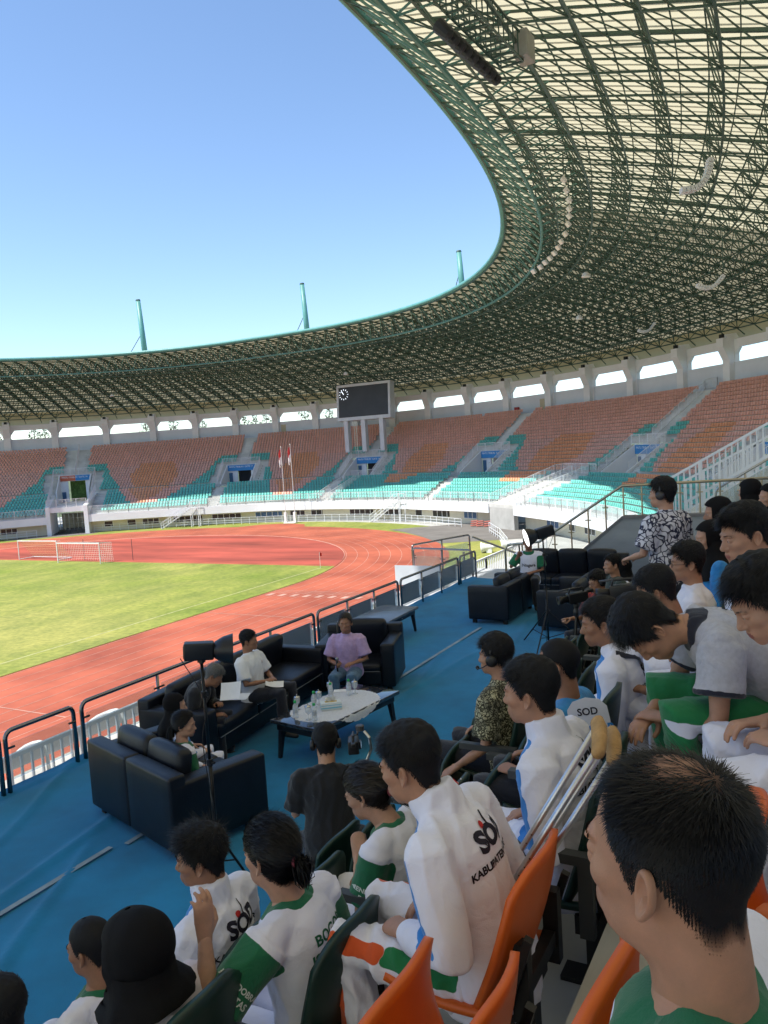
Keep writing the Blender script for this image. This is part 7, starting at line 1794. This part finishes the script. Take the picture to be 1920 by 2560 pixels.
crutch('aluminium crutch with tan foam pad, further of the pair', cam_at(1526,1872,2.52), cam_at(1165,2440,3.0), .052)
# paper fan printed SOD
q = cam_at(1474, 1806, 3.35); t = thing('paper_fan', 'white paper fan printed SOD beside the crutch pads', 'fan', tuple(q)); X = (cam_r*.93-cam_d*.25+cam_u*.18).normalized(); Yv = (cam_u-X*cam_u.dot(X)).normalized(); Zv = X.cross(Yv)
MF = Matrix(((X.x,Yv.x,Zv.x,0),(X.y,Yv.y,Zv.y,0),(X.z,Yv.z,Zv.z,0),(0,0,0,1)))
pts = [(-.075,-.13),(.075,-.13),(.085,.0),(.082,.06),(.055,.092),(.0,.104),(-.055,.092),(-.082,.06),(-.085,.0)]; n = len(pts); mb = MB(); mb.add([MF @ Vector((a,b,.002)) for a, b in pts]+[MF @ Vector((a,b,-.002)) for a, b in pts], [tuple(range(n)), tuple(range(2*n-1,n-1,-1))]+[(i, n+i, n+(i+1) % n, (i+1) % n) for i in range(n)]); mb.build('fan_blade', mat('card_white', (.66,.66,.72), .7, .05), t)
tv, tf = text_mesh('SOD', .042, bold=.001); mb = MB(); mb.add([MF @ Vector((a+.0,b+.045,.0035)) for a, b, _ in tv], tf); mb.build('lettering', m_txt, t)
tv, tf = text_mesh('BOGOR', .050, bold=.002); mb = MB(); mb.add([MF @ Vector((a+.01,b-.03,.0035)) for a, b, _ in tv], tf); mb.build('lettering', m_jblue, t)
mb = MB(); mb.bar(MF @ Vector((0,-.12,0)), MF @ Vector((0,-.24,0)), .007, 6); mb.build('handle', m_white, t)
# red rose on a chair
q = cam_at(1131, 1962, 3.7); t = thing('rose_bouquet', 'small red rose with white filler flowers on a green chair', 'flower', tuple(q)); rr = random.Random(4)
mb = MB()
for k in range(26):
    a = rr.random()*6.28; e = rr.random()*1.3; d = Vector((math.cos(a)*math.cos(e), math.sin(a)*math.cos(e), math.sin(e))); c = d*.018; x = d.cross(Vector((.3,.2,1))).normalized()*.012; y = d.cross(x).normalized()*.012
    mb.add([c-x-y, c+x-y, c+x*.7+y+d*.008, c-x*.7+y+d*.008], [(0,1,2,3)])
mb.build('rose', mat('rose_red', (.55,.01,.015), .6, .2, 40), t)
mb = MB()
for k in range(30): v, f = ball((rr.gauss(0,.028), rr.gauss(0,.028), -.02+rr.gauss(0,.01)), .005, n=6); mb.add(v, f)
kind(mb.build('filler_flowers', m_white, t), 'stuff'); mb = MB(); mb.bar((0,0,0), (.02,.01,-.16), .004, 5); mb.build('stem', mat('stem_green', (.03,.12,.03), .7, .1), t)
# ================================================================== CAMERAS, MICROPHONES, PAPERS
m_scr = mat('camera_screen', (.25,.35,.45), .3, .3, 30, emis=(.35,.5,.7,.25))
def camcorder(label, pos, aim, s=1.0, group='video cameras'):
    d = Vector(aim).normalized(); x = d.cross(Vector((0,0,1))).normalized(); y = x.cross(d); t = thing('video_camera', label, 'camera', tuple(pos), group=group)
    M_ = Matrix(((x.x,d.x,y.x,0),(x.y,d.y,y.y,0),(x.z,d.z,y.z,0),(0,0,0,1))) @ Matrix.Scale(s, 4)
    rbox((-.06,-.16,-.07), (.06,.12,.07), 'camera_body', m_blk, t, .012, 0, M_); rbox((.062,-.10,-.03), (.085,.03,.05), 'side_screen', m_blk, t, .006, 0, M_)
    mb = MB(); mb.smooth = True; mb.lathe([(.036,.115),(.046,.12),(.046,.20),(.055,.205),(.058,.26),(.045,.26),(.02,.25)], 18, M_ @ Matrix.Rotation(-PI/2, 4, 'X')); mb.build('lens', m_blk, t)
    mb = MB(); mb.tube([M_ @ Vector(q) for q in ((0,-.12,.07),(0,-.11,.12),(0,.07,.125),(0,.10,.07))], .014*s, 8); mb.build('top_handle', m_blk, t)
    rbox((-.025,-.26,.03), (.025,-.15,.075), 'viewfinder', m_blk, t, .01, 0, M_); mb = MB(); mb.smooth = True; mb.bar(M_ @ Vector((.05,-.02,.12)), M_ @ Vector((.05,.22,.12)), .012*s, 8); mb.build('microphone', MATS['gear_grey'], t)
    rbox((.0851,-.085,-.02), (.0865,.015,.04), 'screen', m_scr, t, .0005, 0, M_); return t
def tripod(label, head, floor_z, spread):
    t = thing('camera_tripod', label, 'tripod', tuple(head)); h = head.z-floor_z
    mb = MB(); mb.smooth = True; mb.lathe([(.02,-.16),(.035,-.14),(.035,-.08),(.022,-.06),(.03,-.04),(.03,0)], 12); mb.build('fluid_head', m_blk, t); mb = MB(); mb.bar((0,0,-.06), (.18,-.10,-.18), .008, 6); mb.build('pan_handle', m_blk, t)
    for k in range(3):
        a = 2*PI*k/3+.4; e = Vector((spread*math.cos(a), spread*math.sin(a), -h+.01)); mb = MB(); mb.bar((0,0,-.14), e*.5+Vector((0,0,-.07)), .014, 8); mb.bar(e*.5+Vector((.012,0,-.07)), e, .009, 8); mb.build('leg', m_blkm, t)
def to_world(p, v): return p.root.location + Matrix.Rotation(p.root.rotation_euler[2], 3, 'Z') @ (Vector(v)*p.sc)
c1 = cam_at(1440, 1502, 9.3); camcorder('video camera on a tripod in front of the cameraman in red', c1+Vector((0,0,.04)), (-.75,-.6,-.1), .85); tripod('black tripod under the video camera by the far sofas', c1-Vector((0,0,.03)), FZ+.01, .36)
c2 = cam_at(1556, 1478, 4.9); camcorder('large dark camcorder near the middle right, lens pointing left', c2, (-.90,-.10,-.12), .6)
tripod('dark tripod holding the large camcorder among the spectators', c2-Vector((0,0,.075)), ROWZ[2], .20)
c3 = cam_at(884, 1862, 5.62); t = camcorder('small camera on a gimbal held by the operator in black', c3, (-.5,.86,-.1), .62)
mb = MB(); mb.tube([(.08,.02,.10),(.12,.02,.06),(.13,.02,-.02),(.10,.0,-.10), tuple(to_world(BLACK, tuple(BLACK.wr[1]+Vector((0,.07,.06))))-c3), tuple(to_world(BLACK, tuple(BLACK.wr[1]+Vector((0,.07,-.06))))-c3)], .011, 8); mb.build('gimbal_arm', m_steel, t); mb = MB(); mb.lathe([(.022,-.02),(.03,-.015),(.03,.015),(.022,.02)], 12, Matrix.Translation((.06,0,.13))); mb.build('gimbal_motor', MATS['gear_grey'], t)
q = BLACK.hip; t = thing('equipment_case', 'black equipment case the crouching operator sits on', 'case', (q.x, q.y, FZ+.012), 2.15-PI/2); rbox((-.22,-.18,0), (.22,.18,q.z-FZ-.10), 'case_shell', m_blk, t, .02); rbox((-.225,-.185,.3), (.225,.185,.32), 'case_rim', MATS['gear_grey'], t, .004)
def mic(label, a, b):
    t = thing('microphone', label, 'microphone'); a = Vector(a); b = Vector(b); d = (b-a).normalized(); mb = MB(); mb.smooth = True; mb.bar(a, b-d*.04, .011, 10, .017); mb.build('handle', m_blk, t); mb = MB(); v, f = ball(b-d*.012, .026); mb.smooth = True; mb.add(v, f); mb.build('grille', mat('mic_grille', (.28,.29,.30), .4, .3, 200, metal=.7), t)
w0 = to_world(WOM, tuple(WOM.wr[1])); u_ = (WOM.wr[1]-WOM.el[1]).normalized(); hc_ = to_world(WOM, tuple(WOM.wr[1]+Vector((-.02,.075,-.01)))); mic('microphone held upright by the woman in lilac', hc_-Vector((0,0,.11)), hc_+Vector((0,0,.12)))
q = ray_to_z(640, 1735, FZ+.49); mic('microphone lying on the long sofa beside the papers', q+Vector((-.10,-.06,.02)), q+Vector((.10,.06,.03)))
def paper(label, pos, X, Y, w, h, curl=.03):
    X = Vector(X).normalized(); Y = Vector(Y); Y = (Y-X*Y.dot(X)).normalized(); N_ = X.cross(Y); V = []
    for j in range(6):
        for i in range(6): u, v = i/5-.5, j/5-.5; V.append(tuple(Vector(pos)+X*(u*w)+Y*(v*h)+N_*(curl*(u*u*2+v*v))))
    V2 = [tuple(Vector(a)-N_*.0015) for a in V]; F = [(j*6+i, j*6+i+1, j*6+i+7, j*6+i+6) for j in range(5) for i in range(5)]; F += [tuple(36+a for a in reversed(f)) for f in F]
    tag(link('paper_sheets', np_mesh('paper_sheets', V+V2, F, mat('paper_white', (.72,.72,.74), .8, .03, 20), True)), label, 'paper')
q = cam_at(578, 1728, 8.95); paper('white papers held by the grey-haired man in black', q, (.9,.25,.1), (.0,.5,.75), .24, .20)
q = cam_at(596, 1742, 9.1); paper('second white sheet lying below the held papers on the sofa', q, (.9,.3,.0), (-.2,.9,.12), .24, .17, .01)
q = to_world(MAN, (.08,.34,.14)); paper('folded white paper on the lap of the man in white', q, (.8,.6,-.2), (-.5,.7,.2), .22, .15)
# white horn loudspeakers lying on the far grass
for k, (x, y, a) in enumerate(((-30.6, 78.4, .2), (-29.2, 80.6, .35))):
    t = thing('horn_loudspeaker', ('near' if k == 0 else 'far') + ' white horn loudspeaker lying on the grass beyond the landing', 'loudspeaker', (x, y, .55), a, group='horns on the grass')
    mb = MB(); mb.smooth = True; mb.lathe([(.16,-.9),(.2,-.5),(.3,0),(.5,.5),(.62,.7),(.55,.68),(.3,.2)], 18, Matrix.Rotation(-PI/2-.1, 4, 'Y')); mb.build('horn', m_white, t); mb = MB(); mb.box((-.2,-.25,-.56), (.4,.25,-.2)); mb.build('stand', m_col, t)
bpy.data.scenes.remove(TMPS)
